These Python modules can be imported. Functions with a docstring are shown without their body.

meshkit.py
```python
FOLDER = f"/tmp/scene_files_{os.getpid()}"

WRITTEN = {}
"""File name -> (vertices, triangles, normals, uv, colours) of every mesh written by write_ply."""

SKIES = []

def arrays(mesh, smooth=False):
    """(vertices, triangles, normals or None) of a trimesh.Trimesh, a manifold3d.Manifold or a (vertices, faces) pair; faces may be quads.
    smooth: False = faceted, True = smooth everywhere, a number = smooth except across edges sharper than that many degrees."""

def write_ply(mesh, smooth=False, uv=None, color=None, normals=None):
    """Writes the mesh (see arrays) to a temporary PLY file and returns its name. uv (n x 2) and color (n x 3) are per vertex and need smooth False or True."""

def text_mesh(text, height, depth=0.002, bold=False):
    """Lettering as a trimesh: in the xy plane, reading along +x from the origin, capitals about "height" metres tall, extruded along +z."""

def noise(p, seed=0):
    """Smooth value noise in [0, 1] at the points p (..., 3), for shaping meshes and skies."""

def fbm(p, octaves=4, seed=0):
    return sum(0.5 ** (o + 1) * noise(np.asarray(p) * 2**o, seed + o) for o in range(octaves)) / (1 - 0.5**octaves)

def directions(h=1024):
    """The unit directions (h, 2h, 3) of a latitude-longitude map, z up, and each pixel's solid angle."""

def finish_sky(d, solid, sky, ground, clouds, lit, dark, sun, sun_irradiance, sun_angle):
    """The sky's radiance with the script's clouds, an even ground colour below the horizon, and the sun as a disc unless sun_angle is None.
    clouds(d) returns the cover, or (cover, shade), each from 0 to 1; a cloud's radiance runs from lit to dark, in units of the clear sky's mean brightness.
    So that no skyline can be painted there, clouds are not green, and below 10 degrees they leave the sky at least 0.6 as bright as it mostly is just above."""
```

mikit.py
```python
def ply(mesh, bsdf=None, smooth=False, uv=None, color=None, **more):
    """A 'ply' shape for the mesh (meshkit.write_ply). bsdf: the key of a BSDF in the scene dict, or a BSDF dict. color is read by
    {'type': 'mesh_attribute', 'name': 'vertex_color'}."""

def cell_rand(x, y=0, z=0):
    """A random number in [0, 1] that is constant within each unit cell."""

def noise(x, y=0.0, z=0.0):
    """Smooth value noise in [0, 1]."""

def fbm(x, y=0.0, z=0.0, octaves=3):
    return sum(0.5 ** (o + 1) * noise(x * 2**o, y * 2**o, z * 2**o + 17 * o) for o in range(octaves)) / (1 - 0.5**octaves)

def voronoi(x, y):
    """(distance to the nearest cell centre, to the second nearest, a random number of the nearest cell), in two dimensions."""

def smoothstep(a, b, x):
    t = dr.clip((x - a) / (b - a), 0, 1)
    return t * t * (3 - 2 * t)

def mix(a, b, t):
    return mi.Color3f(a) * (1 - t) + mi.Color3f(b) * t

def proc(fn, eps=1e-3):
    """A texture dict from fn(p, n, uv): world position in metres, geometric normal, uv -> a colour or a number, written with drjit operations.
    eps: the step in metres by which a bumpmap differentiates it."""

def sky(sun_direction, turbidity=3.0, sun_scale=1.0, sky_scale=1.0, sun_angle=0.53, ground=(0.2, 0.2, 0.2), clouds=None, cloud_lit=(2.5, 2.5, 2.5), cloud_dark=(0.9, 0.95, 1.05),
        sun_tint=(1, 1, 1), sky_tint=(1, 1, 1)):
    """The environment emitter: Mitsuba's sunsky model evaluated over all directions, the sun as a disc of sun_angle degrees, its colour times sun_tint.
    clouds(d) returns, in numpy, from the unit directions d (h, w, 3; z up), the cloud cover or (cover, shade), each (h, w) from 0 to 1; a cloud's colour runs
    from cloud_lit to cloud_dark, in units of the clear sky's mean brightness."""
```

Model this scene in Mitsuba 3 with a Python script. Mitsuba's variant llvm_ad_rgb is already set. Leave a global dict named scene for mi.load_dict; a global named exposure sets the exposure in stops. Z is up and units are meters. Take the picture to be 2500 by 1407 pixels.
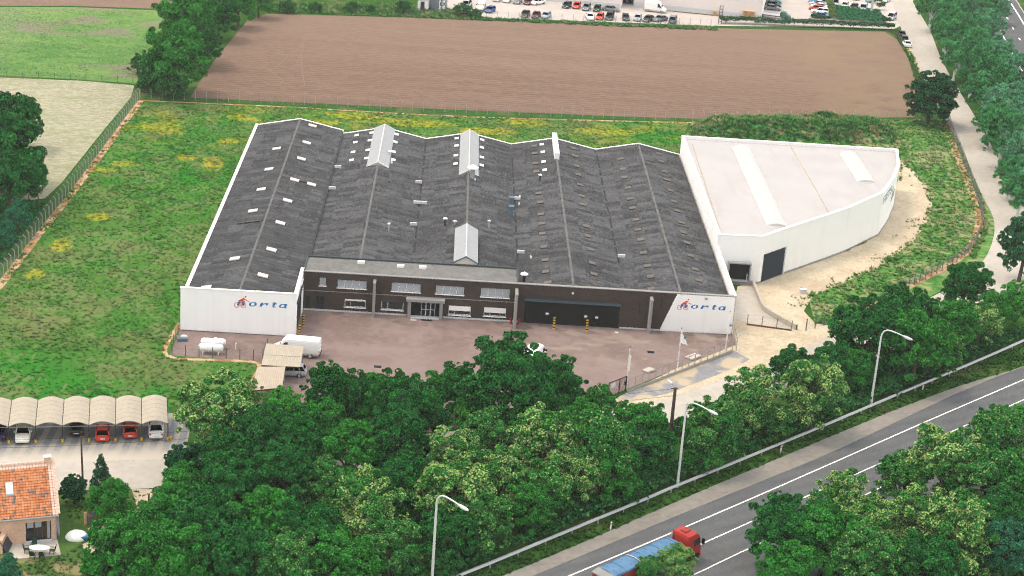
import math, random
import numpy as np, trimesh, mitsuba as mi, mikit, meshkit, drjit as dr
from shapely.geometry import Polygon, LineString, Point
from shapely.ops import unary_union
from shapely import affinity
from mikit import noise, fbm, smoothstep, mix, voronoi, cell_rand

T = mi.ScalarTransform4f
scene, labels = {}, {}

# ---- camera, light, exposure -------------------------------------------------
EYE = [-10.0917, -227.7167, 92.0]
FWD = np.array([0.03837309, 0.93468622, -0.35339664]); UP = np.array([-0.0593139, 0.35516408, 0.93292033])
scene['camera'] = {'type': 'perspective', 'fov': 31.556, 'fov_axis': 'x', 'near_clip': 1.0, 'far_clip': 4000.0,
                   'to_world': T().look_at(origin=EYE, target=[float(a + b * 100) for a, b in zip(EYE, FWD)], up=[float(v) for v in UP])}
scene['sky'] = mikit.sky((-0.42, 0.06, 0.90), turbidity=4, sun_scale=0.22, sun_angle=16, clouds=lambda d: 0.92 + 0 * d[..., 0],
                         cloud_lit=(2.5, 2.5, 2.5), sun_tint=(1.0, 0.97, 0.92))
exposure = 2.6

# ---- helpers -----------------------------------------------------------------
V = lambda *a: np.array(a, float)


class MB:
    """Collects plain solids into one mesh."""
    def __init__(self): self.v, self.f, self.c, self.n = [], [], [], 0
    def add(self, v, f, c=None):
        v = np.asarray(v, float); f = np.asarray(f, int)
        if f.shape[1] == 4: f = np.vstack([f[:, [0, 1, 2]], f[:, [0, 2, 3]]])
        self.v.append(v); self.f.append(f + self.n); self.n += len(v)
        if c is not None: self.c.append(np.broadcast_to(np.asarray(c, float), (len(v), 3)))
        return self
    def tm(self, m): return self.add(m.vertices, m.faces)
    def box(self, c, s, rz=0.0, c0=None):
        x, y, z = np.array(s, float) / 2
        v = np.array([[-x, -y, -z], [x, -y, -z], [x, y, -z], [-x, y, -z], [-x, -y, z], [x, -y, z], [x, y, z], [-x, y, z]])
        if rz:
            k, q = math.cos(rz), math.sin(rz)
            v = v @ np.array([[k, q, 0], [-q, k, 0], [0, 0, 1]])
        return self.add(v + np.asarray(c, float), BOXF, c0)
    def span(self, a, b):
        a, b = np.minimum(a, b), np.maximum(a, b)
        return self.box((a + b) / 2, b - a)
    def hexa(self, bottom, top):
        return self.add(np.vstack([bottom, top]), BOXF)
    def bar(self, p, q, w, h=None):
        """a bar of square section between two points"""
        p, q = np.asarray(p, float), np.asarray(q, float); h = h or w
        d = (q - p) / np.linalg.norm(q - p)
        a = np.cross(d, [0, 0, 1.0] if abs(d[2]) < 0.95 else [0, 1.0, 0]); a /= np.linalg.norm(a); b = np.cross(a, d)
        o = [-a * w / 2 - b * h / 2, a * w / 2 - b * h / 2, a * w / 2 + b * h / 2, -a * w / 2 + b * h / 2]
        return self.add(np.vstack([[p + k for k in o], [q + k for k in o]]), BOXF)
    def tube(self, pts, r, n=8, cap=True):
        pts = np.asarray(pts, float); r = np.broadcast_to(r, (len(pts),))
        t = np.gradient(pts, axis=0); t /= np.linalg.norm(t, axis=1, keepdims=True)
        ref = max(np.array([[0, 0, 1.0], [0, 1.0, 0], [1.0, 0, 0], [.6, .0, .8], [.6, .8, 0]]), key=lambda q: np.linalg.norm(np.cross(t, q), axis=1).min())
        a = np.cross(t, ref); a /= np.linalg.norm(a, axis=1, keepdims=True); b = np.cross(a, t)
        g = np.arange(n) * 2 * np.pi / n
        v = pts[:, None] + r[:, None, None] * (np.cos(g)[None, :, None] * a[:, None] + np.sin(g)[None, :, None] * b[:, None])
        i, j = np.meshgrid(np.arange(len(pts) - 1), np.arange(n), indexing='ij')
        q = np.stack([i * n + j, (i + 1) * n + j, (i + 1) * n + (j + 1) % n, i * n + (j + 1) % n], -1).reshape(-1, 4)
        f = np.vstack([q[:, [0, 1, 2]], q[:, [0, 2, 3]]])
        v = v.reshape(-1, 3)
        if cap:
            k = len(v); v = np.vstack([v, pts[:1], pts[-1:]]); m = (len(pts) - 1) * n; jj = np.arange(n)
            f = np.vstack([f, np.stack([np.full(n, k), jj, (jj + 1) % n], 1), np.stack([np.full(n, k + 1), m + (jj + 1) % n, m + jj], 1)])
        return self.add(v, f)
    def prism(self, poly, z0, z1):
        if not isinstance(poly, Polygon): poly = Polygon(poly)
        m = trimesh.creation.extrude_polygon(poly, z1 - z0, engine='earcut')
        return self.add(m.vertices + [0, 0, z0], m.faces)
    def mesh(self): return np.vstack(self.v), np.vstack(self.f)


BOXF = np.array([[0, 3, 2, 1], [4, 5, 6, 7], [0, 1, 5, 4], [1, 2, 6, 5], [2, 3, 7, 6], [3, 0, 4, 7]])


def numbered(name):
    used = lambda k: k in scene or k in ROOTS or k in labels
    if not used(name): return name
    i = COUNT.get(name, 0) + 1
    while used(f'{name}_{i:03d}'): i += 1
    COUNT[name] = i
    return f'{name}_{i:03d}'


ROOTS, COUNT = set(), {}


def thing(name, label, cat, group=None):
    key = numbered(name); ROOTS.add(key)
    labels[key] = {'label': label, 'category': cat}
    if group: labels[key]['group'] = group
    return key


def obj(name, m, bsdf, parent=None, smooth=False, label=None, stuff=False, **k):
    key = numbered((parent + '__' if parent else '') + name)
    if isinstance(m, MB): m = m.mesh()
    scene[key] = mikit.ply(m, bsdf, smooth=smooth, **k)
    if label or stuff:
        labels[key] = {}
        if label: labels[key]['label'] = label
        if stuff: labels[key]['kind'] = 'stuff'
    return key


def single(name, m, bsdf, label, cat, group=None, smooth=False, **k):
    key = thing(name, label, cat, group)
    if isinstance(m, MB): m = m.mesh()
    scene[key] = mikit.ply(m, bsdf, smooth=smooth, **k)
    return key


def struct(name, m, bsdf, label=None, parent=None, smooth=False, **k):
    key = obj(name, m, bsdf, parent, smooth=smooth, **k)
    labels[key] = {'kind': 'structure'}
    if label: labels[key]['label'] = label
    return key


def group_of(key, parts):
    """a shapegroup; parts: (name, mesh, bsdf, smooth)"""
    g = {'type': 'shapegroup'}
    for name, m, b, s, *c in parts:
        k, i = name, 0
        while k in g: i += 1; k = f'{name}_{i:03d}'
        g[k] = mikit.ply(m.mesh() if isinstance(m, MB) else m, b, smooth=s, **(c[0] if c else {}))
    scene[key] = g


def put(group, name, loc, rz, label, cat, grp=None, s=1.0):
    key = thing(name, label, cat, grp)
    t = T().translate([float(v) for v in (loc if len(loc) == 3 else (*loc, 0.0))]).rotate([0, 0, 1], math.degrees(rz))
    t = t.scale([float(v) for v in s] if isinstance(s, (tuple, list)) else float(s))
    scene[key] = {'type': 'instance', 'to_world': t, 'shapegroup': {'type': 'ref', 'id': group}}
    return key


def flat(poly, z, holes=()):
    """a horizontal sheet"""
    p = poly if isinstance(poly, Polygon) else Polygon(poly, holes)
    v, f = trimesh.creation.triangulate_polygon(p, engine='earcut')
    return np.column_stack([v, np.full(len(v), z)]), up_faces(v, f)


def up_faces(v, f):
    v = np.asarray(v); f = np.array(f)
    a, b, c = v[f[:, 0], :2], v[f[:, 1], :2], v[f[:, 2], :2]
    neg = ((b - a)[:, 0] * (c - a)[:, 1] - (b - a)[:, 1] * (c - a)[:, 0]) < 0
    f[neg] = f[neg][:, ::-1]
    return f


def smooth_line(pts, step=2.0):
    """Catmull-Rom through the points"""
    p = np.asarray(pts, float); p = np.vstack([2 * p[0] - p[1], p, 2 * p[-1] - p[-2]]); out = []
    for i in range(1, len(p) - 2):
        n = max(2, int(np.linalg.norm(p[i + 1] - p[i]) / step))
        t = np.linspace(0, 1, n, endpoint=False)[:, None]
        out.append(0.5 * (2 * p[i] + (p[i + 1] - p[i - 1]) * t + (2 * p[i - 1] - 5 * p[i] + 4 * p[i + 1] - p[i + 2]) * t**2 + (3 * p[i] - p[i - 1] - 3 * p[i + 1] + p[i + 2]) * t**3))
    return np.vstack(out + [p[-2:-1]])


def offset_line(pts, d):
    """to the left of the direction of travel by d"""
    p = np.asarray(pts, float); t = np.gradient(p, axis=0); t /= np.linalg.norm(t, axis=1, keepdims=True)
    return p + d * np.column_stack([-t[:, 1], t[:, 0]])


def ribbon(pts, d0, d1, z):
    a, b = offset_line(pts, d0), offset_line(pts, d1); n = len(a)
    v = np.column_stack([np.vstack([a, b]), np.full(2 * n, z)]); i = np.arange(n - 1)
    f = np.vstack([np.stack([i, i + 1, i + n], 1), np.stack([i + 1, i + n + 1, i + n], 1)])
    return v, up_faces(v, f)


def along(pts, step, start=0.0):
    """points and headings at equal steps"""
    p = np.asarray(pts, float); s = np.r_[0, np.cumsum(np.linalg.norm(np.diff(p, axis=0), axis=1))]
    q = np.arange(start, s[-1] + 1e-6, step)
    x, y = np.interp(q, s, p[:, 0]), np.interp(q, s, p[:, 1])
    k = np.clip(np.searchsorted(s, q, side='right') - 1, 0, len(p) - 2); d = p[k + 1] - p[k]
    return np.column_stack([x, y]), np.arctan2(d[:, 1], d[:, 0])


def nnoise(x, y, seed=0):
    """value noise in numpy, for scattering"""
    def h(i, j):
        k = (i.astype(np.int64) * 374761393 + j.astype(np.int64) * 668265263 + seed * 974711) & 0xFFFFFFFF
        k = ((k ^ (k >> 13)) * 1274126177) & 0xFFFFFFFF
        return ((k ^ (k >> 16)) & 0xFFFFFF) / 16777215.0
    i, j = np.floor(x), np.floor(y); u, v = x - i, y - j; u, v = u * u * (3 - 2 * u), v * v * (3 - 2 * v)
    return (h(i, j) * (1 - u) + h(i + 1, j) * u) * (1 - v) + (h(i, j + 1) * (1 - u) + h(i + 1, j + 1) * u) * v


def nfbm(x, y, seed=0):
    return (nnoise(x, y, seed) * 4 + nnoise(2 * x + 5, 2 * y, seed) * 2 + nnoise(4 * x, 4 * y + 9, seed)) / 7


# ---- materials ---------------------------------------------------------------
def mat(key, col, rough=0.8, **k):
    scene[key] = {'type': 'twosided', 'b': {'type': 'principled', 'base_color': {'type': 'rgb', 'value': list(col)} if isinstance(col, tuple) else col, 'roughness': rough, 'specular': k.pop('specular', 0.15), **k}}


def diff(key, col):
    scene[key] = {'type': 'twosided', 'b': {'type': 'diffuse', 'reflectance': {'type': 'rgb', 'value': list(col)} if isinstance(col, tuple) else col}}


def tint(c, a, scale=0.5, fine=4.0):
    """a colour with soft blotches and fine grain, in world metres"""
    return mikit.proc(lambda p, n, uv: mi.Color3f(c) * (1 - a + 2 * a * (0.65 * fbm(p.x * scale + 3.1, p.y * scale, p.z * scale) + 0.35 * noise(p.x * fine, p.y * fine, p.z * fine))))


PALETTE = {'white_paint': (0.80, 0.79, 0.77), 'dark_metal': (0.03, 0.034, 0.04), 'grey_metal': (0.30, 0.31, 0.32), 'black': (0.012, 0.012, 0.014),
           'yellow': (0.75, 0.42, 0.03), 'red': (0.55, 0.035, 0.02), 'logo_blue': (0.015, 0.15, 0.38), 'logo_red': (0.62, 0.06, 0.03), 'slate_blue': (0.09, 0.14, 0.18),
           'rubber': (0.02, 0.02, 0.02), 'orange_wood': (0.58, 0.36, 0.18), 'light_grey': (0.52, 0.53, 0.54), 'curtain': (0.33, 0.36, 0.385), 'brown_wood': (0.10, 0.055, 0.03), 'green_plastic': (0.02, 0.05, 0.035), 'blue_plastic': (0.03, 0.20, 0.42)}
for k, c in PALETTE.items(): mat(k, c, 0.55)
mat('galvanised', (0.45, 0.47, 0.47), 0.4, metallic=0.3)
mat('lamp_grey', (0.62, 0.63, 0.61), 0.5)
mat('door_navy', (0.018, 0.028, 0.042), 0.5)
scene['glass_dark'] = {'type': 'principled', 'base_color': {'type': 'rgb', 'value': [0.02, 0.025, 0.03]}, 'roughness': 0.08, 'specular': 0.6}
scene['leaf'] = {'type': 'twosided', 'b': {'type': 'diffuse', 'reflectance': {'type': 'mesh_attribute', 'name': 'vertex_color'}}}

# ---- the setting: ground, fields, roads ---------------------------------------
def between(a, b, z):
    """the sheet between two lines"""
    n = max(len(a), len(b)); r = lambda q: np.column_stack([np.interp(np.linspace(0, 1, n), np.linspace(0, 1, len(q)), np.asarray(q)[:, k]) for k in (0, 1)])
    a, b = r(a), r(b); v = np.column_stack([np.vstack([a, b]), np.full(2 * n, z)]); i = np.arange(n - 1)
    f = np.vstack([np.stack([i, i + 1, i + n], 1), np.stack([i + 1, i + n + 1, i + n], 1)])
    return v, up_faces(v, f)


def ellipse(p, x, y, a, b):
    """1 in the middle of a patch, 0 outside, with a ragged edge"""
    d = dr.sqrt(dr.square((p.x - x) / a) + dr.square((p.y - y) / b)) + 0.9 * (fbm(p.x * 0.35, p.y * 0.35) - 0.5) + 0.5 * (noise(p.x * 2.3, p.y * 2.3) - 0.5)
    return 1 - smoothstep(0.75, 1.05, d)


YELLOW = [(*(-61.79, 85.99), 4.6, 4.2), (*(-48.76, 95.63), 4.0, 2.5), (*(-54.82, 68.93), 1.6, 1.6), (*(-49.96, 66.38), 2.0, 4.5), (*(-64.51, 63.28), 2.5, 2.0), (*(-67.12, 59.25), 2.2, 1.4), (*(-49, 80.21), 2.5, 2.0),
          (*(-63.13, 35.64), 1.8, 1.8), (*(-65.78, 22.02), 1.8, 2.6), (*(-66.63, 10.21), 1.5, 2.0), (*(-33.73, 95.78), 3.5, 2.5), (*(-4.23, 97.01), 6.0, 2.4), (*(18.99, 101.75), 6.5, 2.2), (*(-17.25, 99.61), 8.0, 3.0), (*(-28.06, 101.36), 6.0, 2.5), (*(3.56, 104.46), 5.0, 2.0)]


def meadow_colour(p, n, uv):
    a, b, c = fbm(p.x * 0.16, p.y * 0.16), fbm(p.x * 0.55 + 9, p.y * 0.55), noise(p.x * 2.6, p.y * 2.6)
    g = mix((0.030, 0.119, 0.021), (0.070, 0.201, 0.030), smoothstep(0.2, 0.8, 0.6 * b + 0.4 * c))
    g = mix(g, (0.021, 0.159, 0.017), smoothstep(0.45, 0.68, fbm(p.x * 0.1 + 31, p.y * 0.1)) * 0.7)
    edge = smoothstep(-80, -64, p.x + 0.25 * dr.minimum(p.y, 0))
    g = mix(g, (0.083, 0.140, 0.036), 0.4 * smoothstep(0.42, 0.62, fbm(p.x * 0.075 + 50, p.y * 0.06 + 8)) * edge)
    dry = smoothstep(0.46, 0.66, 0.6 * fbm(p.x * 0.32 + 4, p.y * 0.32 + 40) + 0.4 * noise(p.x * 2.3, p.y * 1.6)) * edge
    g = mix(g, (0.201, 0.207, 0.093), 0.45 * dry)
    g = mix(g, (0.175, 0.138, 0.074), 0.30 * smoothstep(0.60, 0.72, fbm(p.x * 0.16 + 90, p.y * 0.16 + 14)) * edge)
    y = mi.Float(0)
    for q in YELLOW: y = dr.maximum(y, ellipse(p, *q))
    y = dr.maximum(y, 0.5 * smoothstep(0.54, 0.74, fbm(p.x * 0.22 + 60, p.y * 0.3)) * smoothstep(72, 84, p.y))
    return mix(g, (0.355, 0.326, 0.028), y * (0.22 + 0.5 * smoothstep(0.3, 0.6, noise(p.x * 1.9, p.y * 1.9 + 7))))


def verge_colour(p, n, uv):
    b, c = fbm(p.x * 0.4, p.y * 0.4), noise(p.x * 3, p.y * 3)
    g = mix((0.022, 0.068, 0.016), (0.049, 0.124, 0.023), 0.55 * b + 0.45 * c)
    return mix(g, (0.130, 0.136, 0.058), 0.5 * smoothstep(0.6, 0.75, fbm(p.x * 0.2 + 3, p.y * 0.2)))


def pasture_colour(p, n, uv):
    a, b, c = fbm(p.x * 0.05, p.y * 0.09), fbm(p.x * 0.3, p.y * 0.4), noise(p.x * 1.5, p.y * 2)
    g = mix((0.075, 0.180, 0.050), (0.165, 0.270, 0.080), smoothstep(0.25, 0.8, 0.45 * a + 0.3 * b + 0.25 * c))
    g = mix(g, (0.205, 0.185, 0.135), 0.75 * smoothstep(0.50, 0.64, fbm(p.x * 0.06 + 12, p.y * 0.13 + 5)))
    return mix(g, (0.25, 0.23, 0.17), 0.5 * smoothstep(-95, -118, p.x))


def hay_colour(p, n, uv):
    b = fbm(p.x * 0.9, p.y * 1.8) * 0.6 + noise(p.x * 2.4, p.y * 5) * 0.4
    g = mix((0.257, 0.254, 0.160), (0.390, 0.370, 0.273), smoothstep(0.25, 0.75, b))
    return mix(g, (0.195, 0.242, 0.094), 0.35 * smoothstep(0.56, 0.75, fbm(p.x * 0.10 + 2, p.y * 0.4)))


def soil_colour(p, n, uv):
    rows = 0.5 + 0.5 * dr.sin(6.2832 * (p.y - 0.035 * p.x + 0.25 * fbm(p.x * 0.05, p.y * 0.3)) / 1.5)
    broad = noise(p.x * 0.012, p.y * 0.35)
    g = mix((0.119, 0.076, 0.057), (0.240, 0.163, 0.125), 0.22 * rows + 0.26 * broad + 0.30 * noise(p.x * 0.9, p.y * 1.4) + 0.22 * noise(p.x * 3.1, p.y * 4.0))
    g = mix(g, (0.255, 0.179, 0.140), 0.45 * smoothstep(110, 185, p.y))
    return mix(g, (0.237, 0.174, 0.110), 0.55 * smoothstep(58, 76, p.x) * smoothstep(0.3, 0.6, fbm(p.x * 0.2, p.y * 0.25)))


def sand_colour(p, n, uv):
    b = 0.45 * fbm(p.x * 0.35, p.y * 0.35) + 0.3 * fbm(p.x * 1.7, p.y * 1.7) + 0.25 * noise(p.x * 3.5, p.y * 2.5)
    g = mix((0.437, 0.361, 0.252), (0.571, 0.490, 0.364), smoothstep(0.25, 0.75, b))
    return mix(g, (0.420, 0.315, 0.228), 0.35 * smoothstep(0.56, 0.72, fbm(p.x * 0.17 + 11, p.y * 0.17)))


def earth_colour(p, n, uv):
    return mix((0.306, 0.162, 0.072), (0.510, 0.357, 0.221), smoothstep(0.3, 0.7, fbm(p.x * 0.9, p.y * 0.9)))


def paver_colour(p, n, uv):
    brick = cell_rand(dr.floor(p.x / 0.22 + 0.5 * dr.floor(p.y / 0.11)), dr.floor(p.y / 0.11))
    b = fbm(p.x * 0.22, p.y * 0.3)
    g = mix((0.172, 0.122, 0.111), (0.258, 0.197, 0.182), 0.35 * brick + 0.65 * smoothstep(0.25, 0.75, 0.7 * b + 0.3 * noise(p.x * 1.4, p.y * 1.4)))
    pale = smoothstep(0.55, 0.75, fbm(p.x * 0.35 + 5, p.y * 0.5 + 2)) * smoothstep(-8, 6, p.x) * smoothstep(-16, -4, p.y)
    g = mix(g, (0.326, 0.271, 0.227), 0.55 * pale)
    worn = smoothstep(-6, -12, p.y - 0.3 * p.x * 0) * smoothstep(-28, -15, p.x)
    g = mix(g, (0.252, 0.190, 0.177), 0.4 * worn)
    return mix(g, (0.068, 0.061, 0.058), 0.45 * smoothstep(0.55, 0.72, fbm(p.x * 0.5 + 50, p.y * 0.6)) * smoothstep(-3.5, 1.5, p.y))


def concrete_colour(p, n, uv):
    b = 0.6 * fbm(p.x * 0.16, p.y * 0.16) + 0.4 * noise(p.x * 1.9, p.y * 1.9)
    return mix((0.376, 0.340, 0.292), (0.528, 0.488, 0.436), b)


def asphalt_colour(p, n, uv):
    d = p.y - 0.62 * p.x   # the wheel tracks run along the carriageway
    lane = 0.5 + 0.5 * dr.sin(6.2832 * d / 2.3 + 1.2 * fbm(p.x * 0.02, p.y * 0.02))
    b = 0.45 * fbm(p.x * 0.25 + 0.2 * p.y, d * 0.5) + 0.35 * noise(p.x * 5, p.y * 5) + 0.2 * lane
    return mix((0.086, 0.091, 0.099), (0.152, 0.156, 0.161), b)


def setts_colour(p, n, uv):
    band = smoothstep(0.45, 0.7, 0.5 + 0.5 * dr.sin(6.2832 * (p.x + 57.5) / 1.47))
    b = 0.5 * fbm(p.x * 0.6, p.y * 0.6) + 0.5 * noise(p.x * 4.5, p.y * 4.5)
    g = mix((0.121, 0.129, 0.144), (0.234, 0.238, 0.250), b)
    g = mix(g, (0.367, 0.328, 0.265), 0.55 * smoothstep(0.35, 0.6, 0.5 * band + 0.5 * fbm(p.x * 0.5, p.y * 0.2)))
    return mix(g, (0.484, 0.437, 0.374), smoothstep(-43.0, -47.5, p.y + 2.0 * (fbm(p.x * 0.5, p.y * 0.5) - 0.5) - 0.17 * (p.x + 57)))


def gravel_colour(p, n, uv):
    b = 0.5 * fbm(p.x * 0.8, p.y * 0.8) + 0.5 * noise(p.x * 5, p.y * 5)
    g = mix((0.187, 0.191, 0.203), (0.312, 0.312, 0.328), b)
    return mix(g, (0.468, 0.390, 0.281), smoothstep(0.48, 0.62, fbm(p.x * 0.28 + 4, p.y * 0.28)))


def lawn_colour(p, n, uv):
    b = 0.5 * fbm(p.x * 0.8, p.y * 0.8) + 0.5 * noise(p.x * 3, p.y * 3)
    g = mix((0.040, 0.096, 0.024), (0.088, 0.160, 0.040), b)
    return mix(g, (0.272, 0.232, 0.120), 0.75 * smoothstep(-66.0, -70.0, p.y + 2.5 * (fbm(p.x * 0.7, p.y * 0.7) - 0.5)) * smoothstep(0.35, 0.6, fbm(p.x * 0.5, p.y * 0.5)))


for key, fn in dict(lawn=lawn_colour, meadow=meadow_colour, verge=verge_colour, pasture=pasture_colour, hay=hay_colour, soil=soil_colour, sand=sand_colour, earth=earth_colour, pavers=paver_colour,
                    concrete=concrete_colour, asphalt=asphalt_colour, setts=setts_colour, gravel=gravel_colour).items():
    diff(key, mikit.proc(fn))
diff('strip_concrete', mikit.proc(lambda p, n, uv: mix((0.205, 0.19, 0.172), (0.295, 0.272, 0.247), 0.5 * fbm(p.x * 0.3, p.y * 0.3) + 0.5 * noise(p.x * 2.2, p.y * 2.2))))
diff('track_dust', (0.212, 0.150, 0.116))
mat('road_paint', tint((0.78, 0.77, 0.74), 0.12), 0.7)

struct('ground', flat([(-1500, -600), (1500, -600), (1500, 2500), (-1500, 2500)], 0.0), 'verge', 'green verges and rough grass between the fields and roads')

MEADOW = [(-72.24, -5.01), (-70.68, 5.96), (-70.21, 28.54), (-69.66, 55.31), (-68.38, 101.89), (-41.43, 104.88), (-10.47, 106.39), (21.08, 109.7), (35.61, 111.92), (31.66, 88.88), (24.04, 20.24), (-28.8, 1.95), (-29.03, -17.75), (-32.2, -25.74), (-38.57, -29.62), (-46.6, -33.62), (-62.53, -34.64)]
MEADOW_P = Polygon(MEADOW)
struct('meadow', flat(MEADOW, 0.012), 'meadow', 'green meadow with yellow flowers round the factory')
HAY = [(-106.54, 113.18), (-97.16, 113.05), (-81.83, 114.45), (-71.61, 113.58), (-70.67, 104.9), (-71.3, 84.34), (-71.72, 65.29), (-72.05, 51.06), (-72.82, 42.83), (-75.62, 41.24), (-85.86, 37.2)]
struct('hay_field', flat(HAY, 0.012), 'hay', 'pale mown hay field left of the fence')
struct('pasture', flat([(-122.34, 171.26), (-111.92, 172.76), (-96.63, 177.51), (-78.62, 179.57), (-72.9, 166.86), (-70.97, 119.82), (-71.68, 114.83), (-82.02, 115.36), (-106.86, 114.38)], 0.012), 'pasture', 'light green pasture behind the hay field')
struct('ploughed_field', flat([(-139.31, 205.15), (-60.55, 232.27), (-75.43, 188.59), (-78.9, 181.24), (-96.89, 178.75), (-112.22, 173.97), (-129.62, 171.58)], 0.020), 'soil', 'strip of bare ploughed earth at the far left')
FIELD = [(-54.07, 183.57), (-21.41, 189.06), (17.11, 194.4), (56.9, 200.36), (94.32, 208.13), (95.63, 200.1), (94.16, 181.73), (91.2, 161.75), (86.77, 139.72), (83.39, 127.04), (36.76, 115.16), (21.32, 113.32), (-10.54, 110.52), (-41.78, 108.37), (-59.89, 107.25), (-59.8, 122.71), (-59.34, 139.99), (-58.22, 161.05), (-57.33, 175.68)]
far_field = struct('ploughed_field', flat(FIELD, 0.016), 'soil', 'large brown ploughed field behind the factory')
for line in ([(-47.69, 177.71), (-47.45, 166.16), (-48.56, 157.91), (-48.34, 164.29), (-49.75, 159.14)], [(-45.35, 172.51), (-42.88, 155.66), (-42.87, 137.33)], [(-46.67, 151.56), (-48.52, 142.93), (-50.65, 145.26), (-48.87, 150.95)], [(-45.37, 143.79), (-46.82, 133.5), (-48.94, 130.21)], [(-48.03, 133.18), (-44.12, 123.47), (-45.83, 119.8), (-48.2, 123.73)], [(-43.71, 174.66), (-42.37, 144.6), (-39.55, 121.39)],
             [(77.09, 183.12), (79.12, 191.57), (79.05, 184.89), (78.17, 182.2)], [(78.93, 183.22), (81.02, 191.26), (80.75, 183.72), (82.75, 182.65)], [(82.23, 189.92), (84.21, 197.72), (84.32, 192.19), (86.51, 189.45)], [(85.65, 195.97), (87.21, 199.88), (86.4, 192.77)], [(87.48, 198.22), (89.07, 202.16), (88.98, 197.78)],
             [(75.4, 161.33), (80.52, 164.15), (85.74, 171.6), (85.44, 179.36)], [(75.19, 155.45), (81.51, 159.98), (86.5, 167.22), (84.91, 172.15)], [(73.4, 141.44), (80.34, 145.54), (86.3, 156.86), (90.31, 172.82), (92.03, 185.2)], [(74.2, 136.66), (81.13, 143.02), (85.65, 151.37)], [(79.52, 150.17), (83.04, 154.24), (82.79, 159.58)], [(79.26, 144.59), (84.22, 151.36)], [(69.79, 171.19), (80.46, 173.28)], [(69.39, 163.47), (80.8, 170.28)]):
    q = smooth_line(line, 1.5)
    struct('tyre_track', ribbon(q, -0.11, 0.11, 0.022), 'track_dust', parent=far_field)

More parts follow.
